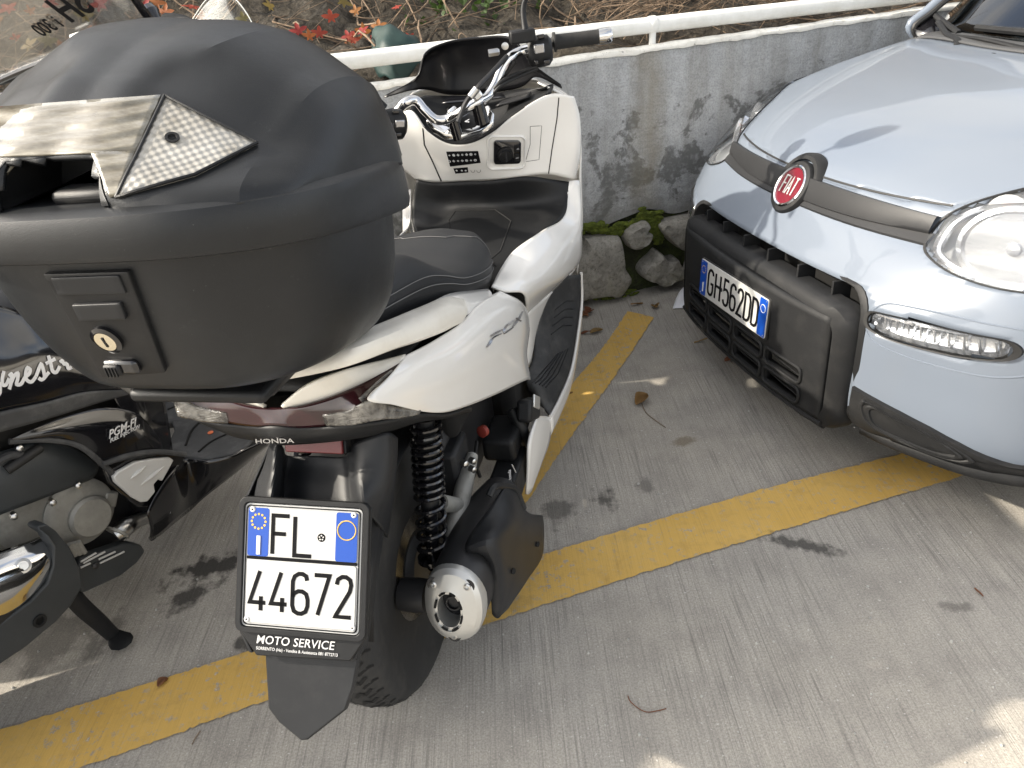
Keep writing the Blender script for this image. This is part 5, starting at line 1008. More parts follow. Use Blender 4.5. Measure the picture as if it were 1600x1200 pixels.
tube('brake_hose', [b(800, 100, .13)+np.array([0, .03, 0]), b(780, 125, .10)+np.array([0, .05, 0]), b(750, 150, .06)+np.array([0, .07, 0])], .005, M['seal'], sc, n=8)
for k in range(2): tube('throttle_cable', [loc(swc, -.01, -.01, -.036-.006*k), b(815, 112+6*k, .14), b(780, 130+6*k, .095), b(755, 160+5*k, .06)+np.array([0, .04, 0])], .0042, M['seal'], sc, n=8)
rev('hose_joint', [(.009, -.012), (.009, .012)], b(740, 145, .058), unit([.6, .3, .6]), M['steel'], sc, 10); rev('banjo_bolt', [(.009, -.012), (.009, .010), (.006, .014)], b(768, 84, .105)+np.array([0, .02, 0]), gx, M['steel'], sc, 6)
def mirror(stem0, stem1, head, face, nm):
    m = tube('mirror_stalk', [stem0, stem0+(stem1-stem0)*.25, stem1, head], [.013, .009, .0065, .0065], M['black_plastic'], sc, n=10)
    f = unit(face); u = unit(np.cross(f, (0, 0, 1))); v = np.cross(u, f)
    sh = [(.085*math.cos(a)*(1+.12*math.sin(a)), .048*math.sin(a)) for a in np.linspace(0, 6.283, 28, endpoint=False)]
    loft('mirror_shell', [[head+u*a*s+v*c*s+f*d for a, c in sh] for s, d in ((.45, -.030), (.85, -.018), (1.0, .0), (1.0, .006), (.93, .008))], M['black_plastic'], m)
    mk('mirror_glass', [head+u*a*.92+v*c*.92+f*.0085 for a, c in sh], [tuple(range(28))], M['chrome'], m, smooth=False)
mirror(b(822, 66, .165), b(819, 5, .165), np.array([.255, .96, 1.235]), (-.2, -1, .08), 'right'); mirror(b(598, 168, -.170), b(575, 132, -.185), b(470, 165, -.27), (.2, -1, .1), 'left')
# left switchgear and grip
lc = b(614, 192, -.158); lx = unit(np.array(HB[1])-np.array(HB[0])); lz = unit(np.cross(lx, (0, 1, 0))); lz = lz if lz[2] > 0 else -lz; ly = np.cross(lz, lx)
lw = loft('switchgear', [[lc+lx*a+ly*r_*.030*math.cos(t_)+lz*(r_*.036*math.sin(t_)-.004) for t_ in np.linspace(0, 6.283, 16, endpoint=False)] for a, r_ in ((-.032, .72), (-.024, .98), (0, 1.08), (.022, 1.0), (.030, .7))], M['black_plastic'], sc)
for a, c, w, h, m_ in ((.006, .006, .024, .018, 'badge_grey'), (.0, .032, .018, .010, 'black_gloss'), (.002, -.020, .016, .010, 'black_gloss'), (-.018, -.006, .016, .026, 'black_gloss')): box('switch_button', lc+lx*a-ly*(.030 if abs(c) < .03 else .018)+lz*c, (w, .008, h), M[m_], lw, bevel=.0025, ax=[lx, ly, lz])
tube('handlebar_grip', [lc-lx*.03, lc-lx*.15], .018, M['rubber'], sc, n=16, smooth_path=False)
tube('brake_lever', [lc+ly*.045, lc+ly*.06-lx*.06, lc+ly*.05-lx*.15], .006, M['black_gloss'], sc, n=8)
# ---- suspension, swingarm, silencer, engine
s0, s1 = b(664, 655, .118), b(677, 872, .104); sd = s1-s0; sl = np.linalg.norm(sd); sd = sd/sl; su = unit(np.cross(sd, (1, 0, 0))); sv_ = np.cross(sd, su); H = []
for k in range(15*18):
    q = k/18; tt = (q*.052 if q < 10 else .52+(q-10)*.095); ang = 2*math.pi*q
    if tt <= 1: H.append(s0+sd*sl*tt+.0250*(math.cos(ang)*su+math.sin(ang)*sv_))
sh = tube('shock_spring', H, .0048, M['black_gloss'], sc, n=8, smooth_path=False)
tube('damper_body', [s0, s0+sd*sl*.62], .017, M['black_plastic'], sh, n=14, smooth_path=False); tube('damper_tube', [s0+sd*sl*.3, s1+sd*.02], .0125, M['black_gloss'], sh, n=14, smooth_path=False)
rev('spring_seat', [(.029, -.004), (.029, .004)], s1, sd, M['black_gloss'], sh, 20)
tube('shock_spring', [q*MX for q in H], .0048, M['black_gloss'], sc, n=6, smooth_path=False)
sa = tube('swingarm', [b(738, 712, .135), b(728, 748, .135), b(716, 800, .132), b(704, 850, .128), b(697, 900, .120)], [.012, .017, .018, .016, .015], M['alu_dull'], sc, n=12)
tube('swingarm_brace', [b(688, 786, .118), b(722, 790, .135), b(746, 793, .150)], [.017, .014, .0125], M['alu_dull'], sc, n=14); tube('swingarm_brace', [b(728, 790, .14), b(735, 830, .142), b(728, 870, .138)], .010, M['alu_dull'], sc, n=10)
tube('rubber_mount', [b(742, 793, .150), b(768, 792, .162)], .0145, M['rubber'], sc, n=14, smooth_path=False)
for px, py, x in ((725, 724, .150), (738, 720, .152), (738, 733, .152)): rev('bolt', [(.007, -.006), (.007, .006), (.004, .008)], b(px, py, x), (1, -.5, 0), M['steel'], sc, 6)
box('engine_mount', b(708, 728, .10), (.05, .09, .12), M['grey_plastic'], sc, bevel=.01)
box('engine_block', (.0, .30, .36), (.20, .40, .24), M['dark_metal'], sc, bevel=.03); box('frame_filler', (.0, .34, .52), (.24, .36, .16), M['void'], sc, bevel=.02); box('belly_pan', (.0, .72, .30), (.30, .50, .28), M['void'], sc, bevel=.03); box('drive_case', (-.10, .16, .30), (.09, .5, .17), M['grey_plastic'], sc, bevel=.035, seg=4)
cover = loft('drive_cover', [[np.array([-.125+.035*math.cos(a)*k, y, .36+.085*math.sin(a)*k+dz]) for a in np.linspace(0, 6.283, 18, endpoint=False)] for y, k, dz in ((-.16, .5, .03), (-.145, .85, .03), (-.11, 1.0, .02), (.0, 1.05, 0), (.2, 1.0, 0))], M['grey_plastic'], sc)
bx1 = box('air_box', b(787, 684, .150), (.075, .11, .060), M['black_plastic'], sc, bevel=.012, seg=3); bx2 = box('canister', b(797, 742, .168), (.060, .13, .075), M['black_plastic'], sc, bevel=.008, seg=3)
text('canister_print', 'Honda', b(799, 752, .20)+np.array([.0, -.0, 0]), unit([0, .25, 1]), unit([-1, -.6, 0]), .010, M['print_white'], bx2, offset=.01)
tube('canister_mark', [b(800, 726, .2), b(806, 738, .2)], .0012, M['print_white'], bx2, n=5, smooth_path=False)
rev('orange_cap', [(.013, -.006), (.013, .004), (.009, .006)], b(754, 674, .136), (-.4, -1, .2), M['red_cap'], sc, 18)
pg = box('passenger_footrest', b(826, 640, .205), (.035, .10, .05), M['black_plastic'], sc, bevel=.008, ax=np.array(Matrix.Rotation(R(28), 3, 'X'))); box('footrest_plate', b(838, 628, .222), (.006, .06, .03), M['alu'], pg, bevel=.003, ax=np.array(Matrix.Rotation(R(38), 3, 'X')))
tube('frame_tube', [b(800, 640, .17), b(815, 670, .19), b(826, 700, .19)], .014, M['black_plastic'], sc, n=10)
tube('loom', [b(745, 690, .12), b(742, 720, .125), b(750, 745, .13)], .004, M['seal'], sc, n=6)
# silencer
mc0 = b(712, 938, .168); ma = unit([.05, 1, -.02]); mu = unit(np.cross(ma, (0, 0, 1))); mv = np.cross(mu, ma)
capax = unit([.02, -1, .30]); cu_ = unit(np.cross(capax, (0, 0, 1))); cv_ = np.cross(cu_, capax); cu_ = cu_ if cu_[0] > 0 else -cu_
def ms(k, w, h, n=40):  # rounded silencer section
    return [(w*math.copysign(abs(math.cos(a))**.9, math.cos(a)), h*math.copysign(abs(math.sin(a))**.92, math.sin(a))*(1.0 if math.sin(a) > 0 else 1.0)) for a in np.linspace(0, 6.283185, n, endpoint=False)]
sil = loft('silencer', [[mc0+ma*d+mu*a+mv*c for a, c in ms(0, w, h)] for d, w, h in ((.006, .048, .066), (.02, .0535, .0715), (.10, .056, .073), (.22, .054, .068), (.30, .04, .045))], M['dark_metal'], sc)
slot = ms(0, .021, .032, 40); so = np.array([-.006, -.008])
rings = []
for f_, (w, h), d in ((0, (.0545, .0725), -.012), (0, (.0545, .0725), .006), (0, (.052, .070), .014), (0, (.044, .061), .021)): rings.append([mc0+cu_*a+cv_*c+capax*d for a, c in ms(0, w, h)])
for s, d in ((1.45, .0245), (1.22, .026), (1.2, .0225), (1.0, .0225), (.97, -.03)): rings.append([mc0+cu_*(a*s+so[0])+cv_*(c*s+so[1])+capax*d for a, c in slot])
cap = mk('silencer_cap', *grid(rings, cv=True), M['alu'], sc, ang=28)
for k in range(8):
    a = 2*math.pi*(k+.5)/8; P = [mc0+cu_*(.0245*math.cos(a+e)+so[0])+cv_*(.0365*math.sin(a+e)+so[1])+capax*.0258 for e in (-.22, -.07, .07, .22)]; tube('cap_slot', P, .0022, M['void'], cap, n=6, smooth_path=False)
rev('tailpipe', [(.013, .004), (.014, .010), (.0115, .010), (.011, -.02)], mc0+cu_*(so[0]+.002)+cv_*(so[1]+.002)-capax*.008, capax, M['dark_metal'], cap, 20)
mk('outlet_back', [mc0+cu_*(a+so[0])+cv_*(c+so[1])-capax*.028 for a, c in slot], [tuple(range(40))], M['dark_metal'], cap, smooth=False)
for a, c in ((-.031, .040), (.030, .040), (-.001, -.057)):
    rev('cap_bolt', [(.0105, -.006), (.0100, .0), (.0065, -.002), (.0065, .004), (.0035, .005), (.0035, .002)], mc0+cu_*a+cv_*c+capax*.019, capax, M['steel'], cap, 14)
    rev('bolt_recess', [(.0128, .0), (.0128, .0008), (.0105, .0008)], mc0+cu_*a+cv_*c+capax*(.0185), capax, M['dark_metal'], cap, 14)
hs1 = [bl([(788, 761, .215), (805, 767, .225), (819, 797, .235), (846, 806, .242)]), bl([(768, 790, .205), (790, 808, .232), (815, 815, .240), (848, 820, .246)]), bl([(728, 858, .185), (762, 848, .225), (800, 845, .240), (848, 845, .247)]), bl([(752, 862, .205), (772, 880, .230), (800, 880, .240), (846, 866, .245)]), bl([(764, 905, .215), (778, 915, .230), (798, 910, .238), (822, 906, .240)]), bl([(770, 958, .215), (776, 965, .222), (782, 960, .226), (792, 950, .228)])]
hsd = patch('heat_shield', hs1, M['grey_plastic'], sc, 30, 24, .006, ang=30)
tube('shield_bracket', [b(764, 775, .20), b(770, 763, .205), b(790, 760, .215), b(806, 767, .225), b(818, 795, .235)], .007, M['grey_plastic'], hsd, n=8)
for px, py, x in ((801, 892, .244), (839, 850, .250)): rev('shield_hole', [(.006, 0), (.006, .003), (.003, .003)], b(px, py, x), (1, -.4, .2), M['void'], hsd, 12)
rev('axle_nut', [(.030, -.03), (.032, .0), (.030, .02), (.012, .022)], b(652, 930, .085), (1, 0, 0), M['dark_metal'], sc, 24)
tube('centre_stand', [(-.12, .28, .10), (-.15, .26, .03), (-.16, .24, .01)], .012, M['dark_metal'], sc, n=8); tube('side_stand', [(-.15, .50, .18), (-.21, .44, .04), (-.225, .43, .008)], .011, M['dark_metal'], sc, n=8)
# ================================================================== top case on the white scooter's rack
tc = thing('top_case', 'large worn black plastic top case with clear reflector panel above the white scooter tail', 'top case', SC)
t = NT('yellowed_clear_reflector'); g_ = t.n('TexCoord').outputs['Object']; n_ = t.noise(g_, 25, 6, .7)
c_ = t.ramp(n_, [(.3, (.22, .20, .165)), (.5, (.34, .325, .29)), (.75, (.46, .45, .42))]); t.col(c_); t.set(Roughness=.28, Metallic=.1); t.b.inputs['Coat Weight'].default_value = 1; t.b.inputs['Coat Roughness'].default_value = .06
w1 = t.n('TexWave', wave_type='BANDS', bands_direction='X'); w1.inputs['Scale'].default_value = 52; w2 = t.n('TexWave', wave_type='BANDS', bands_direction='Y'); w2.inputs['Scale'].default_value = 46
mp = t.co((1, 1, 1), (0, 0, R(38))); t.l(mp, w1.inputs['Vector']); t.l(mp, w2.inputs['Vector']); t.bump(t.math('ADD', w1.outputs[1], w2.outputs[1]), .3, .003); M['refl_side'] = t.m
t = NT('grooved_clear_reflector'); g_ = t.n('TexCoord').outputs['Object']; c_ = t.ramp(t.noise(t.co((1, 4, 6)), 12, 7, .7), [(.3, (.10, .082, .052)), (.5, (.21, .19, .145)), (.75, (.37, .355, .315))]); t.col(c_); t.set(Roughness=.25, Metallic=.1); t.b.inputs['Coat Weight'].default_value = 1
w1 = t.n('TexWave', wave_type='BANDS', bands_direction='Z'); w1.inputs['Scale'].default_value = 30; w1.inputs['Distortion'].default_value = .6; t.l(g_, w1.inputs['Vector']); t.bump(w1.outputs[1], .5, .006); M['refl_mid'] = t.m
t = NT('scuffed_case_plastic'); g_ = t.n('TexCoord').outputs['Object']; big = t.noise(g_, 7, 6, .65); scr = t.noise(t.co((1, .06, .8), (0, 0, R(25))), 160, 3, .6); scr2 = t.noise(t.co((.05, 1, .8), (0, 0, R(-12))), 190, 3, .6); spk = t.noise(g_, 260, 2, .6)
c_ = t.ramp(big, [(.3, (.0095, .0105, .012)), (.55, (.0125, .0138, .0155)), (.75, (.019, .021, .023))])
wear = t.math('MULTIPLY', t.math('MAXIMUM', t.ramp(scr, [(.66, (0,)*3), (.74, (1,)*3)]), t.ramp(scr2, [(.67, (0,)*3), (.75, (1,)*3)])), t.ramp(t.noise(g_, 11, 4), [(.48, (0,)*3), (.66, (.55,)*3)]))
c_ = t.mix(wear, c_, (.055, .057, .058)); c_ = t.mix(t.ramp(spk, [(.74, (0,)*3), (.79, (.6,)*3)]), c_, (.12, .12, .115)); t.col(c_)
t.set(Roughness=t.math('ADD', t.math('MULTIPLY', t.noise(g_, 20, 6, .7), .26), .24)); t.b.inputs['Specular IOR Level'].default_value = .36; t.bump(t.math('ADD', t.noise(g_, 1100, 1), t.math('MULTIPLY', big, 2.5)), .22, .0012); M['case_plastic'] = t.m
CX = .012
def plan(w, yr, yf, n=72, e=.62, taper=.0):              # rounded plan outline, squarer at the rear
    out = []
    for k in range(n):
        a = 2*math.pi*k/n; cx, sy = math.cos(a), math.sin(a); ym = (yr+yf)/2; hy = (yf-yr)/2
        out.append((CX+w*math.copysign(abs(cx)**e, cx)*(1-taper*max(0, sy)), ym+hy*math.copysign(abs(sy)**(e+.12), sy)))
    return out
def ring(w, yr, yf, z, zt=0, **kw): return [np.array([x, y, z+zt*(y-yr)]) for x, y in plan(w, yr, yf, **kw)]
BASE = [ring(.120, -.385, -.10, .905, -.2), ring(.148, -.40, -.075, .910, -.2), ring(.178, -.415, -.055, .95, -.2), ring(.192, -.428, -.040, 1.0, -.2), ring(.199, -.437, -.032, 1.055, -.2), ring(.202, -.440, -.030, 1.10, -.2)]
base = loft('case_base', BASE, M['case_plastic'], tc, ang=50, nu=26, nv=110)
rim = loft('rim_band', [ring(.200, -.438, -.028, 1.084, -.2), ring(.219, -.454, -.018, 1.078, -.2), ring(.2245, -.459, -.0135, 1.0805, -.2), ring(.2265, -.461, -.012, 1.086, -.19), ring(.2255, -.460, -.013, 1.112, -.16), ring(.222, -.456, -.016, 1.121, -.155), ring(.214, -.448, -.023, 1.125, -.15), ring(.205, -.438, -.03, 1.127, -.15)], M['case_plastic'], tc, ang=35)
# lid: longitudinal curves from the rear edge over the crown to the front edge, creased between facets
def curve(pts): return [np.array([CX+p[0], p[1], p[2]]) for p in pts]
LID = [curve(c) for c in (
 [(0, -.446, 1.118), (0, -.440, 1.140), (0, -.415, 1.168), (0, -.32, 1.200), (0, -.22, 1.226), (0, -.10, 1.222), (0, -.045, 1.17), (0, -.03, 1.058)],
 [(.042, -.446, 1.118), (.042, -.439, 1.140), (.041, -.413, 1.166), (.038, -.315, 1.199), (.042, -.22, 1.224), (.048, -.10, 1.219), (.05, -.045, 1.168), (.05, -.03, 1.058)],
 [(.088, -.444, 1.118), (.086, -.438, 1.134), (.074, -.40, 1.160), (.060, -.300, 1.195), (.088, -.23, 1.218), (.10, -.10, 1.210), (.105, -.046, 1.16), (.105, -.034, 1.060)],
 [(.13, -.436, 1.116), (.127, -.428, 1.128), (.118, -.385, 1.145), (.112, -.315, 1.174), (.130, -.22, 1.200), (.142, -.10, 1.190), (.145, -.05, 1.14), (.145, -.04, 1.062)],
 [(.172, -.415, 1.114), (.170, -.405, 1.124), (.166, -.37, 1.135), (.164, -.328, 1.144), (.176, -.22, 1.176), (.184, -.115, 1.164), (.182, -.066, 1.12), (.180, -.055, 1.064)],
 [(.198, -.375, 1.108), (.197, -.368, 1.114), (.196, -.34, 1.122), (.195, -.30, 1.132), (.198, -.22, 1.150), (.199, -.13, 1.140), (.198, -.09, 1.10), (.198, -.08, 1.066)],
 [(.208, -.32, 1.10), (.2085, -.315, 1.104), (.209, -.30, 1.108), (.209, -.27, 1.114), (.210, -.21, 1.120), (.2095, -.15, 1.112), (.209, -.12, 1.09), (.209, -.11, 1.07)],
 [(.213, -.31, 1.092), (.2135, -.30, 1.092), (.214, -.29, 1.090), (.2145, -.26, 1.086), (.2145, -.21, 1.078), (.214, -.16, 1.070), (.214, -.13, 1.066), (.213, -.12, 1.064)])]
def lid_rows():
    cs = [cr(c, 60) for c in LID]; out = []
    segs = [(0, 2, 12), (2, 4, 14), (4, 7, 16)]
    for i0, i1, n in segs:
        sub = cs[i0:i1+1]; cols = [cr([c[j] for c in sub], n) for j in range(60)]
        R_ = [np.array([cols[j][i] for j in range(60)]) for i in range(n)]; out += R_ if not out else R_[1:]
    return out
HR = lid_rows(); FL = np.array([-1, 1, 1.])
def mirx(r): return np.array([[2*CX-p[0], p[1], p[2]] for p in r])
full = [mirx(r) for r in HR[:0:-1]]+HR
LV_, LF_ = grid(full)
LV_ = np.array([[p[0], p[1], p[2]+(.26*max(0, CX-p[0])+.018*max(0, 1-((p[0]-CX)/.15)**2)*(1 if p[1] > -.33 else max(0, (p[1]+.40)/.07)))*min(1, max(0, (p[2]-1.105)/.045))] for p in LV_])
def in_slot(c): return abs(c[0]-CX) < .060-(c[2]-1.124)*.42 and c[1] < -.38 and 1.122 < c[2] < 1.166
faces = [f for f in LF_ if not in_slot(np.mean([LV_[i] for i in f], 0))]
mk('lid', LV_, faces, M['case_plastic'], tc, ang=16, solid=.005)
lsk = Skin(SC, LV_, LF_)
# hand slot in the rear of the lid
sl_ = [(-.063, 1.121), (.063, 1.121), (.062, 1.130), (.048, 1.162), (.043, 1.1675), (-.043, 1.1675), (-.048, 1.162), (-.062, 1.130)]
def lp(x, z):
    h = lsk.t.ray_cast(Vector((CX+x, -2, z)), Vector((0, 1, 0))); return np.array(h[0]) if h[0] is not None else np.array([CX+x, -.436, z])
edge = []
for i in range(len(sl_)):
    for k in range(6): a, c = np.array(sl_[i]), np.array(sl_[(i+1) % len(sl_)]); edge.append(lp(*(a+(c-a)*k/6)))
edge = np.array(edge); mid = edge.mean(0)
mk('hand_slot', *grid([edge+np.array([0, -.001, 0]), edge+np.array([0, .006, 0]), mid+(edge-mid)*np.array([.95, 1, .92])+np.array([0, .03, .0]), mid+(edge-mid)*np.array([.9, .2, .85])+np.array([0, .055, 0]), mid+(edge-mid)*np.array([.1, .1, .1])+np.array([0, .058, 0])], cv=True), M['black_plastic'], tc, ang=30)
box('slot_grip', (CX+.02, -.41, 1.13), (.07, .03, .014), M['black_plastic'], tc, bevel=.006)
def lens_patch(name, px, nu, nv, mat, off=.0025):
    rows = []
    for i in range(nu):
        row = []
        for j in range(nv):
            u, v = j/(nv-1), i/(nu-1); q = (1-v)*((1-u)*np.array(px[0])+u*np.array(px[1]))+v*((1-u)*np.array(px[3])+u*np.array(px[2])); p, n = lsk.ray(*q, True); row.append(p+n*off)
        rows.append(row)
    return mk(name, *grid(rows), mat, tc, solid=.003, off=-1, ang=60), rows
for sgn in (1, -1):
    pts = [(258, 152), (402, 226), (305, 276), (184, 309)]; o, rows = lens_patch('side_reflector', pts, 14, 18, M['refl_side'])
    if sgn < 0:
        co = np.empty(len(o.data.vertices)*3); o.data.vertices.foreach_get('co', co); co = co.reshape(-1, 3); co[:, 0] = 2*CX-co[:, 0]; o.data.vertices.foreach_set('co', co.ravel()); o.data.flip_normals()
    P = [rows[0][j] for j in range(18)]+[rows[i][17] for i in range(14)]+[rows[13][j] for j in range(17, -1, -1)]+[rows[i][0] for i in range(13, -1, -1)]
    P = [p if sgn > 0 else np.array([2*CX-p[0], p[1], p[2]]) for p in P]; tube('reflector_edge', P, .0017, M['black_plastic'], o, n=6, smooth_path=False)
    if sgn > 0:
        p, n = lsk.ray(270, 219); rev('screw_hole', [(.0065, .003), (.0065, .0042), (.004, .0042), (.0035, .003), (.001, .003)], p, n, M['black_plastic'], o, 16)
o, _ = lens_patch('centre_reflector', [(-34, 172), (252, 151), (213, 239), (-34, 247)], 12, 26, M['refl_mid']); o['label'] = 'yellowed clear grooved reflector strip'
o2, rr = lens_patch('centre_reflector', [(143, 239.5), (212, 239.5), (184, 305), (174, 309)], 10, 8, M['refl_mid'])
mk('centre_reflector', *grid([[np.array([2*CX-p[0], p[1], p[2]]) for p in r] for r in rr]), M['refl_mid'], tc, solid=.003)
# lock panel on the rear face
bsk = Skin(SC, *grid(sgrid(BASE, 26, 110, True), cv=True))
def rear(px, py): p, n = bsk.ray(px, py); return p, n
def rear_patch(name, quad, nu, nv, mat, off, thick=.004, parent=tc):
    rows = []
    for i in range(nu):
        row = []
        for j in range(nv):
            u, v = j/(nv-1), i/(nu-1); q = (1-v)*((1-u)*np.array(quad[0])+u*np.array(quad[1]))+v*((1-u)*np.array(quad[3])+u*np.array(quad[2])); p, n = rear(*q); row.append(p+n*off)
        rows.append(row)
    return mk(name, *grid(rows), mat, parent, solid=thick, off=-1, bevel=.001)
lk = rear_patch('lock_panel', [(74, 424), (204, 420), (262, 576), (164, 584)], 14, 10, M['black_plastic'], .006, .008)
rear_patch('latch_upper', [(88, 428), (192, 424), (204, 452), (100, 455)], 6, 8, M['grey_plastic'], .0085, .004, lk); rear_patch('latch_tab', [(122, 468), (196, 465), (205, 490), (134, 493)], 6, 8, M['grey_plastic'], .0105, .005, lk)
p, n = rear(174, 523); lock = rev('lock_barrel', [(.0165, .004), (.0165, .010), (.0125, .012), (.0120, .009)], p, n, M['black_gloss'], tc, 26)
rev('lock_face', [(.0120, .009), (.0115, .0115), (.001, .0120)], p, n, plain('worn_brass_steel', (.72, .66, .52), .25, 1), lock, 24); box('key_slot', p+n*.0122, (.0022, .001, .012), M['void'], lock, bevel=0, ax=[(1, 0, 0), n, np.cross((1, 0, 0), n)])
kt, kn = rear(198, 562); kb = box('latch_button', kt+kn*.008, (.040, .012, .016), M['black_gloss'], tc, bevel=.004); box('latch_grip', kt+kn*.014+np.array([-.008, 0, 0]), (.020, .008, .013), M['black_plastic'], kb, bevel=.003)
for k in range(4): box('latch_rib', kt+kn*.0185+np.array([-.014+.004*k, 0, 0]), (.0012, .002, .011), M['void'], kb, bevel=0)
# rack plate
rk = thing('luggage_rack', 'black luggage rack plate under the top case', 'rack', SC)
box('rack_plate', (CX, -.22, .872), (.18, .28, .016), M['black_plastic'], rk, bevel=.006)
for x in (-.09, .09):
    tube('rack_arm', [(x, -.33, .866), (x, -.18, .858), (x*1.25, -.05, .845), (x*1.3, .05, .82)], .009, M['dark_metal'], rk, n=8)
    rev('rack_bolt', [(.009, -.006), (.009, .02)], (x*1.2, -.12, .842), (0, 0, 1), M['steel'], rk, 8)
# ================================================================== black scooter at the left, and the one behind it
BK = heading_frame((-1.034, 1.33, 0), R(30), R(1.5))
bk = thing('black_scooter', 'glossy black scooter with chrome silencer shield and white script lettering at the left edge', 'scooter', BK)
def k(px, py, x): return BK.L(px, py, x=x)
def kl(L): return [k(*q) for q in L]
def kz(px, py, z): return BK.L(px, py, z=z)
M['dusty_black'] = plain('dusty_floor_plastic', (.040, .041, .043), .6, grain=.4, gscale=600, var=.35, dirt=.6, dirtc=(.16, .16, .155), vscale=9)
M['guard_grey'] = plain('blue_grey_guard_plastic', (.030, .034, .037), .5, grain=.25, gscale=900, var=.2, dirt=.15, dirtc=(.1, .1, .1))
M['silver_plastic'] = plain('silver_plastic', (.58, .58, .57), .4, .2, var=.05, dirt=.12, dirtc=(.3, .28, .25))
B1 = [[(-80, 470, .13), (0, 478, .14), (60, 500, .15), (120, 530, .155), (172, 572, .155)], [(-80, 580, .17), (0, 562, .175), (60, 551, .18), (112, 562, .18), (176, 592, .165)],
      [(-80, 640, .18), (0, 610, .185), (60, 598, .188), (120, 592, .185), (182, 600, .17)], [(-80, 668, .172), (0, 643, .178), (70, 628, .180), (130, 612, .178), (190, 608, .163)]]
B13 = [kl(r) for r in B1]; patch('body_panel', B13, M['black_gloss'], bk, 20, 30, .005, mirror=True); ksk = Skin(BK, *grid(sgrid(B13, 20, 30)))
patch('body_trim', [kl([(-80, 668, .176), (0, 644, .183), (70, 629, .185), (130, 613, .182), (192, 609, .166)]), kl([(-80, 692, .170), (0, 674, .174), (80, 652, .176), (150, 630, .173), (200, 616, .16)])], M['dusty_black'], bk, 6, 24, .005, mirror=True)
patch('under_seat_column', [kl([(160, 585, .155), (205, 590, .150), (250, 598, .11)]), kl([(185, 640, .165), (225, 650, .165), (262, 660, .13)]), kl([(200, 690, .168), (238, 705, .165), (270, 716, .14)])], M['black_gloss'], bk, 14, 14, .005, mirror=True)
L1 = [[(14, 687, .150), (60, 666, .165), (110, 648, .175), (165, 637, .178), (215, 648, .175), (250, 688, .166)], [(16, 689, .150), (70, 679, .172), (120, 671, .186), (170, 667, .191), (215, 677, .188), (253, 700, .174)], [(20, 691, .147), (75, 685, .163), (120, 693, .178), (162, 723, .183), (205, 717, .187), (254, 713, .178)]]
L13 = [kl(r) for r in L1]; patch('lower_panel', L13, M['black_gloss'], bk, 16, 34, .005, mirror=True); lsk2 = Skin(BK, *grid(sgrid(L13, 16, 34)))
tube('panel_lip', kl([(14, 690, .150), (75, 687, .165), (122, 696, .180), (162, 727, .185), (178, 742, .184)]), .006, M['dusty_black'], bk, n=8)
core = loft('body_core', [[np.array([w*math.cos(a), y, zc+h*math.sin(a)]) for a in np.linspace(0, 6.283, 16, endpoint=False)] for y, w, zc, h in ((-.75, .05, .80, .05), (-.5, .12, .72, .10), (-.2, .14, .64, .14), (.05, .14, .60, .17), (.2, .12, .55, .2))], M['void'], bk)
seat2 = loft('seat', [[np.array([w*math.cos(a), y, zc+h*(math.sin(a) if math.sin(a) > 0 else .4*math.sin(a))]) for a in np.linspace(0, 6.283, 20, endpoint=False)] for y, w, zc, h in ((-.62, .10, .80, .04), (-.5, .15, .80, .06), (-.2, .16, .77, .06), (.0, .15, .74, .06), (.2, .10, .73, .05), (.26, .05, .72, .03))], M['seat'], bk, nu=24, nv=30)
# lettering on the panels
SCR = [[(22, 600), (8, 665), (12, 705), (35, 705), (62, 655)], [(-60, 700), (-20, 690), (-10, 760), (-40, 800)], [(60, 640), (80, 622), (76, 690), (62, 738)], [(72, 700), (108, 628), (130, 615), (128, 660), (120, 700), (150, 700), (185, 645)], [(185, 645), (215, 622), (226, 588), (206, 574), (190, 620), (200, 668), (235, 680), (270, 640)],
       [(270, 640), (300, 562), (310, 545), (330, 600), (336, 648), (312, 664), (290, 650)], [(334, 650), (372, 605)], [(366, 480), (385, 540), (400, 598), (425, 608), (455, 560)], [(345, 542), (420, 505)], [(455, 532), (470, 520), (490, 545), (506, 540), (522, 578), (546, 568)]]
V, F = [], []
for st in SCR:
    P = cr([(a, c, 0) for a, c in st], 22)[:, :2]; rib = ribbon(P, 27)
    bq = len(V); ok = 0
    for a, c in rib:
        pa_, na = ksk.ray(a[0]/5, 460+a[1]/5); pb_, nb = ksk.ray(c[0]/5, 460+c[1]/5)
        if pa_ is None or pb_ is None: continue
        V += [pa_+na*.0045, pb_+nb*.0045]; ok += 1
    F += [(bq+2*i, bq+2*i+1, bq+2*i+3, bq+2*i+2) for i in range(ok-1)]
sc_txt = mk('script_lettering', V, F, M['print_white'], bk, smooth=False)
pa, pn3 = lsk2.ray(166, 686); pb, _ = lsk2.ray(214, 662); uu = unit(pb-pa); vv = unit(np.cross(pn3, uu)); L_ = np.linalg.norm(pb-pa); vv = vv if vv[2] > 0 else -vv
text('injection_lettering', 'PGM-FI', pa+pn3*.0085+vv*.003, uu, vv, L_*.335, M['print_white'], bk, offset=.004, shear=.35, sx=.86); text('injection_lettering', 'FUEL INJECTION', pa+pn3*.0085-vv*.0065+uu*.002, uu, vv, L_*.15, M['print_white'], bk, offset=0, shear=.35, sx=.86)
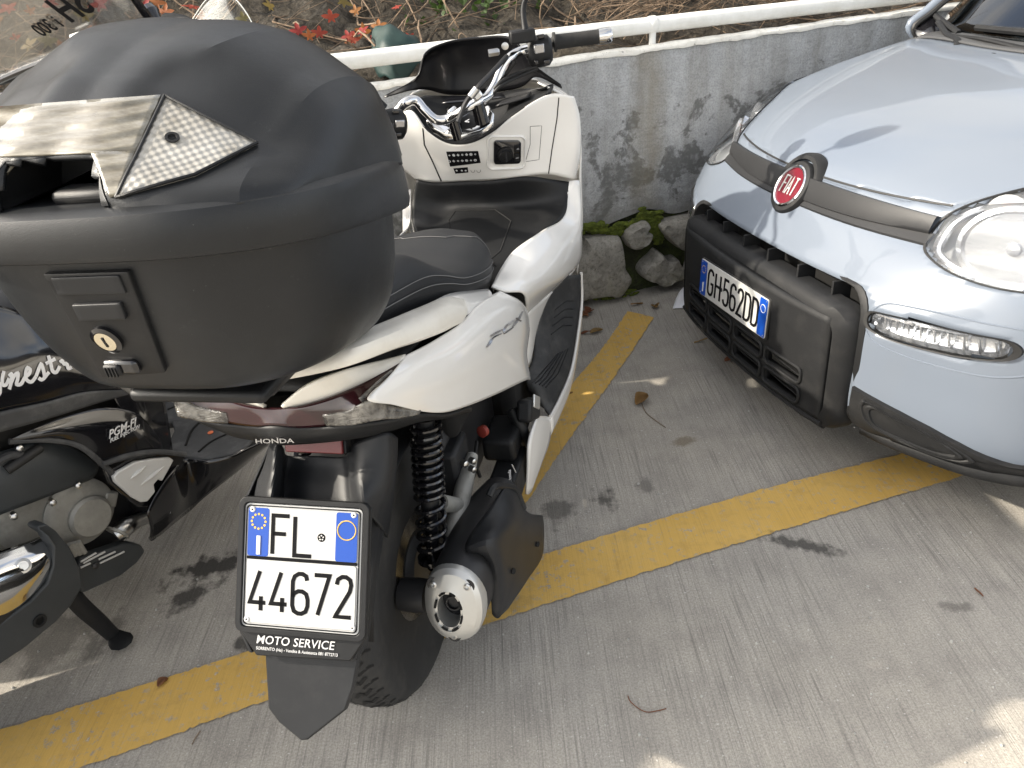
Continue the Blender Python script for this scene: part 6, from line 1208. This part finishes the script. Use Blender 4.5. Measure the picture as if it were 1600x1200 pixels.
# silver footrest cover
pc2 = [(178, 745), (184, 738), (212, 722), (240, 717), (266, 715), (272, 719), (268, 727), (254, 752), (248, 749), (241, 757), (243, 769), (231, 784), (221, 785), (208, 778), (181, 754)]
P = [k(px, py, .196) for px, py in pc2]; pg2 = prism('footrest_cover', P, (-.012, 0, 0), M['silver_plastic'], bk, bevel=.003, seg=3)
for a, c in (((204, 748), (228, 728)), ((220, 758), (256, 729))): tube('pressed_rib', [k(*a, .196), k((a[0]+c[0])/2, (a[1]+c[1])/2, .199), k(*c, .196)], [.001, .005, .001], M['silver_plastic'], pg2, n=8)
prism('footrest_surround', [k(px, py, .183) for px, py in ((158, 722), (205, 706), (285, 708), (290, 716), (262, 756), (236, 792), (215, 792), (172, 756))], (-.01, 0, 0), M['black_gloss'], bk, bevel=.003)
tube('surround_edge', kl([(160, 726, .19), (200, 712, .192), (245, 706, .194), (290, 710, .20)]), .006, M['dusty_black'], bk, n=8)
# floorboard and sill
fo = [(236, 600), (290, 598), (293, 626), (318, 640), (372, 669), (398, 685), (384, 698), (360, 709), (325, 716), (287, 714), (256, 706), (272, 672), (262, 636)]
fpl = [kz(px, py, .30) for px, py in fo]; flo = prism('floorboard', fpl, (0, 0, -.02), M['dusty_black'], bk, bevel=.004)
prism('floorboard', [q*MX+np.array([0, 0, .0005]) for q in fpl], (0, 0, -.02), M['dusty_black'], bk, bevel=.004)
tube('moulded_groove', [kz(px, py, .3012) for px, py in ((290, 696), (300, 672), (318, 655), (336, 642))], .003, M['void'], flo, n=6); tube('moulded_groove', [kz(px, py, .3012) for px, py in ((310, 706), (330, 690), (368, 672))], .0025, M['void'], flo, n=6); tube('moulded_groove', [kz(px, py, .3012) for px, py in ((262, 640), (285, 632), (312, 640))], .0025, M['void'], flo, n=6)
rev('drain_hole', [(.007, .0), (.007, .001)], kz(329, 676, .301), (0, 0, 1), M['amber'], flo, 14); rev('floor_bolt', [(.009, 0), (.009, .002), (.004, .003)], kz(267, 605, .301), (0, 0, 1), M['dark_metal'], flo, 12)
top_ = [(412, 687), (386, 699), (360, 711), (325, 718), (290, 716), (268, 735), (240, 775), (228, 800)]; bot_ = [(418, 694), (396, 712), (365, 738), (330, 766), (296, 796), (268, 818), (246, 836), (233, 842)]
T_ = [kz(a, c, .298) for a, c in top_[:5]]+[k(a, c, .19) for a, c in top_[5:]]; Bt = [k(a, c, max(.14, T_[i][0]-.035)) for i, (a, c) in enumerate(bot_)]; Md = [(p+q)/2+np.array([.008, 0, 0]) for p, q in zip(T_, Bt)]
for s in (1, -1): mk('side_sill', *grid(sgrid([[q*np.array([s, 1, 1]) for q in r] for r in (T_, Md, Bt)], 10, 40)), M['black_gloss'], bk, solid=.005)
rev('sill_bolt', [(.008, 0), (.008, .002), (.004, .003)], k(261, 800, .175), (1, -.5, 0), M['steel'], bk, 10); tube('sill_hook', kl([(235, 842, .14), (241, 838, .14), (246, 828, .142)]), .006, M['black_plastic'], bk, n=8)
# engine
eng = box('engine_block', (-.01, .0, .26), (.20, .38, .22), M['dark_metal'], bk, bevel=.03)
rev('crankcase_cover', [(.074, -.03), (.074, .004), (.066, .010), (.046, .011)], k(124, 800, .118), (1, -.08, .05), M['alu_dull'], bk, 40); cvr = rev('round_cover', [(.046, -.01), (.046, .012), (.040, .018), (.001, .019)], k(138, 806, .126), (1, -.08, .05), M['alu_dull'], bk, 36)
box('cover_lug', k(170, 780, .125), (.02, .03, .035), M['alu_dull'], bk, bevel=.004, ax=np.array(Matrix.Rotation(R(35), 3, 'X'))); loft('gearcase', [[k(60, 800, .10)+np.array([-.04+.05*kk, .10*math.cos(a)*s, .07*math.sin(a)*s]) for a in np.linspace(0, 6.283, 18, endpoint=False)] for kk, s in ((0, 1.0), (.6, 1.0), (.9, .9), (1, .7))], M['alu_dull'], bk)
ab = [[(-60, 720, .11), (0, 706, .125), (60, 690, .135), (110, 700, .13), (152, 728, .12)], [(-60, 770, .13), (0, 748, .145), (60, 728, .15), (110, 724, .145), (150, 738, .13)], [(-60, 830, .12), (0, 803, .135), (60, 780, .14), (115, 758, .135), (140, 748, .12)]]
patch('air_filter_cover', [kl(r) for r in ab], M['guard_grey'], bk, 14, 24, .008)
for px, py in ((82, 785), (122, 758), (22, 806), (30, 700)): rev('bolt', [(.007, -.01), (.007, .006), (.004, .008)], k(px, py, .145), (1, -.3, .1), M['steel'], bk, 6)
tube('hose', kl([(10, 735, .15), (40, 715, .155), (62, 700, .15)]), .010, M['seal'], bk, n=10); tube('hose', kl([(-10, 725, .14), (15, 712, .15), (36, 712, .15)]), .008, M['dusty_black'], bk, n=8)
pp2 = tube('exhaust_pipe', kl([(228, 808, .10), (212, 815, .12), (196, 824, .135), (180, 836, .13)]), [.016, .017, .020, .018], M['steel'], bk, n=14); rev('pipe_flange', [(.026, -.003), (.026, .003)], k(184, 832, .135), unit([.1, -.8, -.4]), M['alu_dull'], pp2, 16)
tube('exhaust_pipe', kl([(230, 800, .09), (215, 780, .09), (205, 760, .09)]), .022, M['black_plastic'], bk, n=12)
for kk in range(3): tube('stud', kl([(108+7*kk, 850-2*kk, .15), (118+7*kk, 868-2*kk, .15)]), .006, M['alu_dull'], bk, n=8)
# lower guard with slots, centre stand
gp = [(118, 900), (126, 872), (160, 862), (200, 848), (222, 852), (228, 862), (215, 880), (190, 900), (130, 928)]
gd = prism('lower_guard', [k(px, py, .155) for px, py in gp], (-.03, 0, 0), M['guard_grey'], bk, bevel=.006, seg=3)
for (a, c), (d, e) in (((126, 878), (150, 864)), ((130, 880), (164, 862)), ((154, 874), (180, 862)), ((156, 880), (194, 862)), ((126, 887), (141, 880))): tube('guard_slot', [k(a, c, .158), k(d, e, .158)], .0022, M['silver_plastic'], gd, n=6, smooth_path=False)
rev('guard_bolt', [(.007, -.004), (.007, .003), (.004, .005)], k(149, 884, .157), (1, -.3, .2), M['dark_metal'], gd, 10)
stn = tube('centre_stand', [k(100, 915, .13), k(128, 948, .135), k(155, 972, .14), k(176, 992, .145)], [.020, .019, .018, .016], M['black_plastic'], bk, n=10, flat=.8)
foot = kz(192, 1006, .006); loft('stand_foot', [[k(176, 990, .145)*(1-t_)+(foot+np.array([0, 0, .006]))*t_+np.array([.0, r_*math.cos(a), 0])+np.array([r_*math.sin(a), 0, 0]) for a in np.linspace(0, 6.283, 10, endpoint=False)] for t_, r_ in ((0, .014), (.5, .020), (.9, .026), (1.0, .024))], M['black_plastic'], stn)
# silencer: dark guard, chrome shield
m0, m1 = k(92, 895, .160), k(-130, 1010, .185); max_ = unit(m1-m0); mu2 = unit(np.cross(max_, (0, 0, 1))); mu2 = mu2 if mu2[0] > 0 else -mu2; mv2 = np.cross(mu2, max_); mv2 = mv2 if mv2[2] > 0 else -mv2
sil2 = loft('silencer', [[m0+max_*d+mu2*w*math.cos(a)+mv2*w*1.15*math.sin(a) for a in np.linspace(0, 6.283, 26, endpoint=False)] for d, w in ((-.02, .03), (.0, .045), (.04, .055), (.2, .058), (.42, .055), (.44, .04))], M['dark_metal'], bk)
gq = [(60, 822), (72, 818), (88, 830), (110, 856), (126, 890), (130, 916), (112, 946), (88, 972), (40, 1012), (-20, 1052), (-80, 1085), (-80, 1040), (0, 975), (50, 938), (74, 912), (83, 885), (84, 855), (74, 838), (58, 828)]
guard = prism('silencer_guard', [k(px, py, .232 if i not in (0, 1, 18) else .215) for i, (px, py) in enumerate(gq)], (-.035, 0, 0), M['guard_grey'], bk, bevel=.006, seg=3)
rev('guard_hole', [(.013, .0), (.013, .002), (.008, .002), (.008, .0)], k(62, 970, .2335), (1, 0, 0), M['void'], guard, 16)
cs_ = [kl([(-80, 895, .19), (0, 862, .19), (40, 848, .19), (66, 839, .188), (74, 842, .186)]), kl([(-80, 930, .222), (0, 893, .222), (40, 878, .222), (70, 862, .218), (79, 858, .212)]), kl([(-80, 972, .236), (0, 930, .236), (36, 912, .236), (66, 888, .232), (79, 878, .226)]), kl([(-80, 1020, .226), (0, 968, .226), (30, 950, .226), (58, 924, .224), (74, 902, .222)])]
chs = patch('chrome_shield', cs_, M['chrome'], bk, 16, 26, .004)
rev('shield_bolt', [(.014, -.002), (.014, .002), (.010, .003), (.009, .0005), (.005, .0005), (.005, .003), (.001, .003)], k(36, 884, .228), unit([1, -.35, .5]), M['steel'], chs, 20)
# wheels, front end, fly screen
wy = -.62
loft('fender_sun_block', [[np.array([.14*math.cos(a), y+.03*math.sin(a), zc+h*math.sin(a)]) for a in np.linspace(0, 6.283, 16, endpoint=False)] for y, zc, h in ((-.90, .62, .05), (-.84, .58, .20), (-.68, .56, .24), (-.5, .56, .22), (-.28, .55, .18))], M['black_plastic'], bk, nu=12, nv=24)  # added and made oversized to stop low sun reaching the ground
box('drive_sun_block', (-.08, -.42, .30), (.12, .5, .20), M['dark_metal'], bk, bevel=.03)  # filler added along with the fender to block sun patches
rw = rev('rear_wheel', [(.16, -.05), (.20, -.06), (.23, -.05), (.25, -.02), (.25, .02), (.23, .05), (.20, .06), (.16, .05)], (0, wy+.18, .25), (1, 0, 0), M['rubber'], bk, 40); rev('rim', [(.15, -.04), (.165, -.045), (.165, .045), (.15, .04), (.03, .05)], (0, wy+.18, .25), (1, 0, 0), M['rim_grey'], rw, 30)
fw2 = rev('front_wheel', [(.18, -.04), (.21, -.05), (.25, -.03), (.258, 0), (.25, .03), (.21, .05), (.18, .04)], (0, 1.02, .258), (1, 0, 0), M['rubber'], bk, 40); rev('rim', [(.17, -.03), (.18, -.035), (.18, .035), (.17, .03), (.03, .04)], (0, 1.02, .258), (1, 0, 0), M['rim_grey'], fw2, 30)
patch('leg_shield', [[(-.20, .62, .32), (0, .68, .32), (.20, .62, .32)], [(-.22, .66, .6), (0, .76, .6), (.22, .66, .6)], [(-.16, .70, .9), (0, .80, .9), (.16, .70, .9)], [(-.10, .70, 1.0), (0, .78, 1.0), (.10, .70, 1.0)]], M['black_gloss'], bk, 16, 16, .02)
tube('fork', [(0, .78, .9), (0, .98, .30)], .03, M['dark_metal'], bk, n=10, smooth_path=False); tube('handlebar', [(-.33, .60, 1.03), (-.18, .66, 1.04), (0, .72, 1.02), (.18, .66, 1.04), (.30, .61, 1.03)], [.018, .014, .02, .014, .018], M['black_plastic'], bk, n=10)
ws_ = [BK.L(px, py, y=.72) for px, py in ((289, 52), (305, 24), (326, -4), (345, -14), (366, -3), (385, 20), (402, 52))]
M['clear_screen'] = thin_glass('clear_scooter_screen', (.95, .96, .95), .12, .02, 0); M['edge_white'] = plain('bright_screen_edge', (.75, .75, .72), .3)
fly = patch('fly_screen', [[q+np.array([0, .0, 0]) for q in ws_], [np.array([q[0]*.9+ws_[3][0]*.1, q[1]-.01, q[2]*.75+.25*1.12]) for q in ws_], [np.array([q[0]*.6+ws_[3][0]*.4, .70, 1.08]) for q in ws_]], M['clear_screen'], bk, 8, 24, .003)
tube('screen_edge', ws_, .0012, M['edge_white'], fly, n=6)
tube('mirror_stalk', [(.20, .66, 1.04), (.24, .66, 1.10), (.30, .64, 1.13)], .007, M['black_plastic'], bk, n=8)

# ---- scooter further back: only its big screen shows above the top case
BW = heading_frame((-1.17, 2.23, 0), R(24))
bw = thing('screened_scooter', 'scooter with a tall clear lettered windscreen showing behind the top case at upper left', 'scooter', BW)
M['tall_screen'] = thin_glass('scratched_clear_windscreen', (.97, .97, .96), .6, .03, .02, (.45, .42, .38))
low_ = [BW.L(px, py, y=y) for px, py, y in ((-70, 158, -.06), (30, 112, .0), (100, 86, .03), (150, 66, .04), (200, 55, .03), (246, 48, 0))]
up_r = BW.L(196, -22, y=-.05); dx = up_r-low_[-1]; rows = []
for s in (0, .5, 1, 1.6, 2.3, 3.2): rows.append([q+np.array([dx[0]*s*(1 if i > 2 else .35), dx[1]*s, (dx[2]+.0)*s]) for i, q in enumerate(low_)])
scn = patch('windscreen', rows, M['tall_screen'], bw, 16, 30, .004); wsk = Skin(BW, *grid(sgrid(rows, 16, 30)))
tube('screen_edge', [r[-1] for r in rows], .010, M['black_gloss'], scn, n=8); tube('screen_edge', [q+np.array([0, 0, .0]) for q in low_], .009, M['black_gloss'], scn, n=8); tube('screen_edge', [r[0] for r in rows], .009, M['black_gloss'], scn, n=8)
p0, n0 = wsk.ray(153, 12); p1, _ = wsk.ray(72, 54); uu = unit(p1-p0); vv = unit(np.cross(n0, uu)); vv = vv if vv[2] > 0 else -vv; L_ = np.linalg.norm(p1-p0)
text('screen_lettering', 'SH', p0+n0*.006, uu, vv, L_*.42, M['plate_black'], scn, offset=.02, shear=.35); text('screen_lettering', 'i 300', p0+n0*.006+uu*L_*.60, uu, vv, L_*.22, M['plate_black'], scn, offset=.01, shear=.35)
tube('white_trim', [BW.L(px, py, y=.05) for px, py in ((116, 82), (135, 68), (160, 60), (205, 54), (252, 49))], [.006, .010, .011, .010, .004], M['silver_plastic'], bw, n=8)
tube('sticker_strip', [BW.L(px, py, y=.01) for px, py in ((112, 58), (130, 52))], .007, M['edge_white'], bw, n=6, smooth_path=False)
rev('lever_ball', [(.001, .022), (.016, .016), (.022, 0), (.016, -.016), (.012, -.05)], BW.L(236, 20, y=.06), unit([-.5, .2, .6]), M['black_gloss'], bw, 16); tube('brake_lever', [BW.L(238, 24, y=.06), BW.L(252, 42, y=.05), BW.L(268, 62, y=.03)], .007, M['black_gloss'], bw, n=8)
tube('grip', [BW.L(262, 34, y=.02), BW.L(282, 36, y=.0), BW.L(300, 44, y=-.02)], .020, M['rubber'], bw, n=12)
loft('front_cowl', [[np.array([w*math.cos(a), .08+d*math.sin(a), z]) for a in np.linspace(0, 6.283, 20, endpoint=False)] for z, w, d in ((.35, .14, .12), (.55, .20, .15), (.8, .19, .16), (.98, .17, .13), (1.05, .12, .08))], M['black_gloss'], bw, nu=16, nv=24)
loft('body', [[np.array([w*math.cos(a), y, zc+h*math.sin(a)]) for a in np.linspace(0, 6.283, 16, endpoint=False)] for y, w, zc, h in ((-1.15, .06, .72, .05), (-.9, .14, .62, .14), (-.6, .16, .56, .2), (-.4, .12, .5, .2))], M['black_gloss'], bw, nu=14, nv=24)
loft('seat', [[np.array([w*math.cos(a), y, zc+h*math.sin(a)]) for a in np.linspace(0, 6.283, 16, endpoint=False)] for y, w, zc, h in ((-1.05, .11, .78, .04), (-.8, .15, .77, .05), (-.5, .13, .75, .05), (-.35, .05, .74, .03))], M['seat'], bw, nu=14, nv=24)
box('floorboard', (0, -.2, .31), (.36, .42, .05), M['dusty_black'], bw, bevel=.01); box('engine_sun_block', (0, -.72, .29), (.26, .62, .32), M['dark_metal'], bw, bevel=.05); box('underfloor_sun_block', (0, -.15, .22), (.28, .6, .16), M['black_plastic'], bw, bevel=.03)  # engine and underfloor boxes added, mostly hidden, to keep sun off the ground
for yy in (-.95, .38): rev('wheel', [(.17, -.04), (.21, -.055), (.25, -.03), (.258, 0), (.25, .03), (.21, .055), (.17, .04), (.03, .03), (.03, -.03)], (0, yy, .258), (1, 0, 0), M['rubber'], bw, 36)
tube('fork', [(0, .1, .8), (0, .38, .26)], .03, M['dark_metal'], bw, n=10, smooth_path=False); tube('handlebar', [(-.34, -.05, 1.02), (-.15, .02, 1.05), (.15, .02, 1.05), (.30, -.03, 1.06)], [.018, .014, .014, .018], M['black_plastic'], bw, n=10)
# ================================================================== small things on the ground
M['dead_leaf'] = leaf_mat('dead_brown_leaf', (.30, .17, .06), (.36, .24, .09)); M['dead_leaf2'] = leaf_mat('dead_red_leaf', (.24, .09, .045), (.30, .14, .07))
def fallen(px, py, s, rot, mat, lab, curl=.5, asp=.6):
    q = GROUND.L(px, py, z=.004); rows = []
    for i in range(9):
        t = i/8; w = asp*math.sin(math.pi*min(.98, t*.95+.03))**.8*(1-.25*t)
        rows.append([np.array([(t-.5)*2, w*v*(1+.12*math.sin(9*t+v*3)), curl*(v*v*w*1.3+.5*(t-.5)**2)+.08*math.sin(6*t+2*v)+.1]) for v in np.linspace(-1, 1, 7)])
    V, F = grid(rows); st = len(V)
    o = mk('fallen_leaf', V*s, F, mat, solid=.0006); o.location = q; o.rotation_euler = (rng.normal(0, .15), rng.normal(0, .15), R(rot)); return tag(o, lab, 'leaf', 'dead leaves on the concrete')
fallen(1003, 627, .030, 40, M['dead_leaf'], 'curled brown dead leaf alone in the middle of the concrete', .9, .8)
fallen(932, 519, .026, 20, M['dead_leaf'], 'pale brown dead leaf between floorboard and yellow line', .5, .7)
fallen(915, 521, .022, 175, M['dead_leaf2'], 'thin dark dead leaf touching the left edge of yellow line', .7, .35)
fallen(918, 489, .034, 60, M['dead_leaf2'], 'large crumpled reddish leaf against the foot of the wall', .8, .6)
fallen(910, 494, .028, 140, M['dead_leaf2'], 'folded brown leaf closest to the scooter at the wall foot', .9, .5)
fallen(1024, 480, .020, 90, M['dead_leaf'], 'small round orange leaf just beyond the yellow line end', .6, .9)
fallen(995, 476, .026, 10, M['dead_leaf'], 'narrow yellowish leaf behind the far end of the yellow line', .4, .35)
fallen(1148, 563, .034, 0, M['dead_leaf2'], 'reddish leaf lying under the front bumper of the car', .6, .6)
fallen(1095, 533, .026, 12, M['dead_leaf'], 'pale thin leaf on the concrete in front of the car grille', .3, .2)
fallen(255, 1068, .013, 60, M['dead_leaf2'], 'tiny shrivelled leaf on the yellow line below the stand', 1.0, .8)
fallen(1529, 926, .012, -70, M['dead_leaf2'], 'tiny dark red leaf on the concrete at the right', .4, .3)
fallen(886, 617, .022, 25, M['dead_leaf'], 'pale curled leaf scrap at the outer edge of the floorboard', .5, .3)
M['paper'] = plain('white_paper', (.78, .79, .84), .8, var=.03)
q = [GROUND.L(*p, z=.006) for p in ((1060, 458), (1079, 450), (1092, 480), (1051, 482))]; c = sum(q)/4
rows = [[q[0]*(1-u)+q[1]*u+np.array([0, 0, .018*math.sin(3*u)]) for u in np.linspace(0, 1, 6)], [(q[0]+q[3])/2*(1-u)+(q[1]+q[2])/2*u+np.array([0, 0, .006+.02*math.sin(5*u)]) for u in np.linspace(0, 1, 6)], [q[3]*(1-u)+q[2]*u for u in np.linspace(0, 1, 6)]]
o = patch('paper_scrap', rows, M['paper'], None, 8, 10, .0006); tag(o, 'small scrap of white paper on the ground by the car bumper', 'paper')
for i, (P, lab) in enumerate(((((981, 1087), (985, 1096), (1008, 1112), (1030, 1110), (1041, 1107)), 'thin bent reddish pine needle on the concrete in the foreground'), (((313, 1142), (306, 1152), (300, 1163)), 'short dark twig below the yellow line at lower left'),
                              (((1001, 625), (1010, 645), (1040, 668)), 'thin dark stem by the lone curled leaf'))):
    o = tube('twig', [GROUND.L(*p, z=.003) for p in P], .0011, M['dead_leaf2'] if i == 0 else M['twig'], n=6); tag(o, lab, 'twig')
V, F = [], []
for i in range(140):
    px, py = (rng.uniform(860, 1600), rng.uniform(480, 1200)) if i < 110 else (rng.uniform(0, 420), rng.uniform(900, 1100)); q = GROUND.L(px, py, z=0); r_ = rng.uniform(.0012, .0038); b = len(V)
    for z, k in ((0, 1), (.8, .85), (1.2, .3)):
        for a in range(6): V.append((q[0]+r_*k*math.cos(a*1.05+i)*rng.uniform(.7, 1.2), q[1]+r_*k*math.sin(a*1.05+i)*rng.uniform(.7, 1.2), z*r_))
    F += [(b+j*6+a, b+j*6+(a+1) % 6, b+(j+1)*6+(a+1) % 6, b+(j+1)*6+a) for j in range(2) for a in range(6)]+[tuple(b+12+a for a in range(6))]
o = mk('grit', V, F, plain('pale_grit', (.42, .41, .38), .9, var=.3, vscale=40)); o['kind'] = 'stuff'; o['label'] = 'loose pale grit scattered on the concrete'; o['category'] = 'grit'
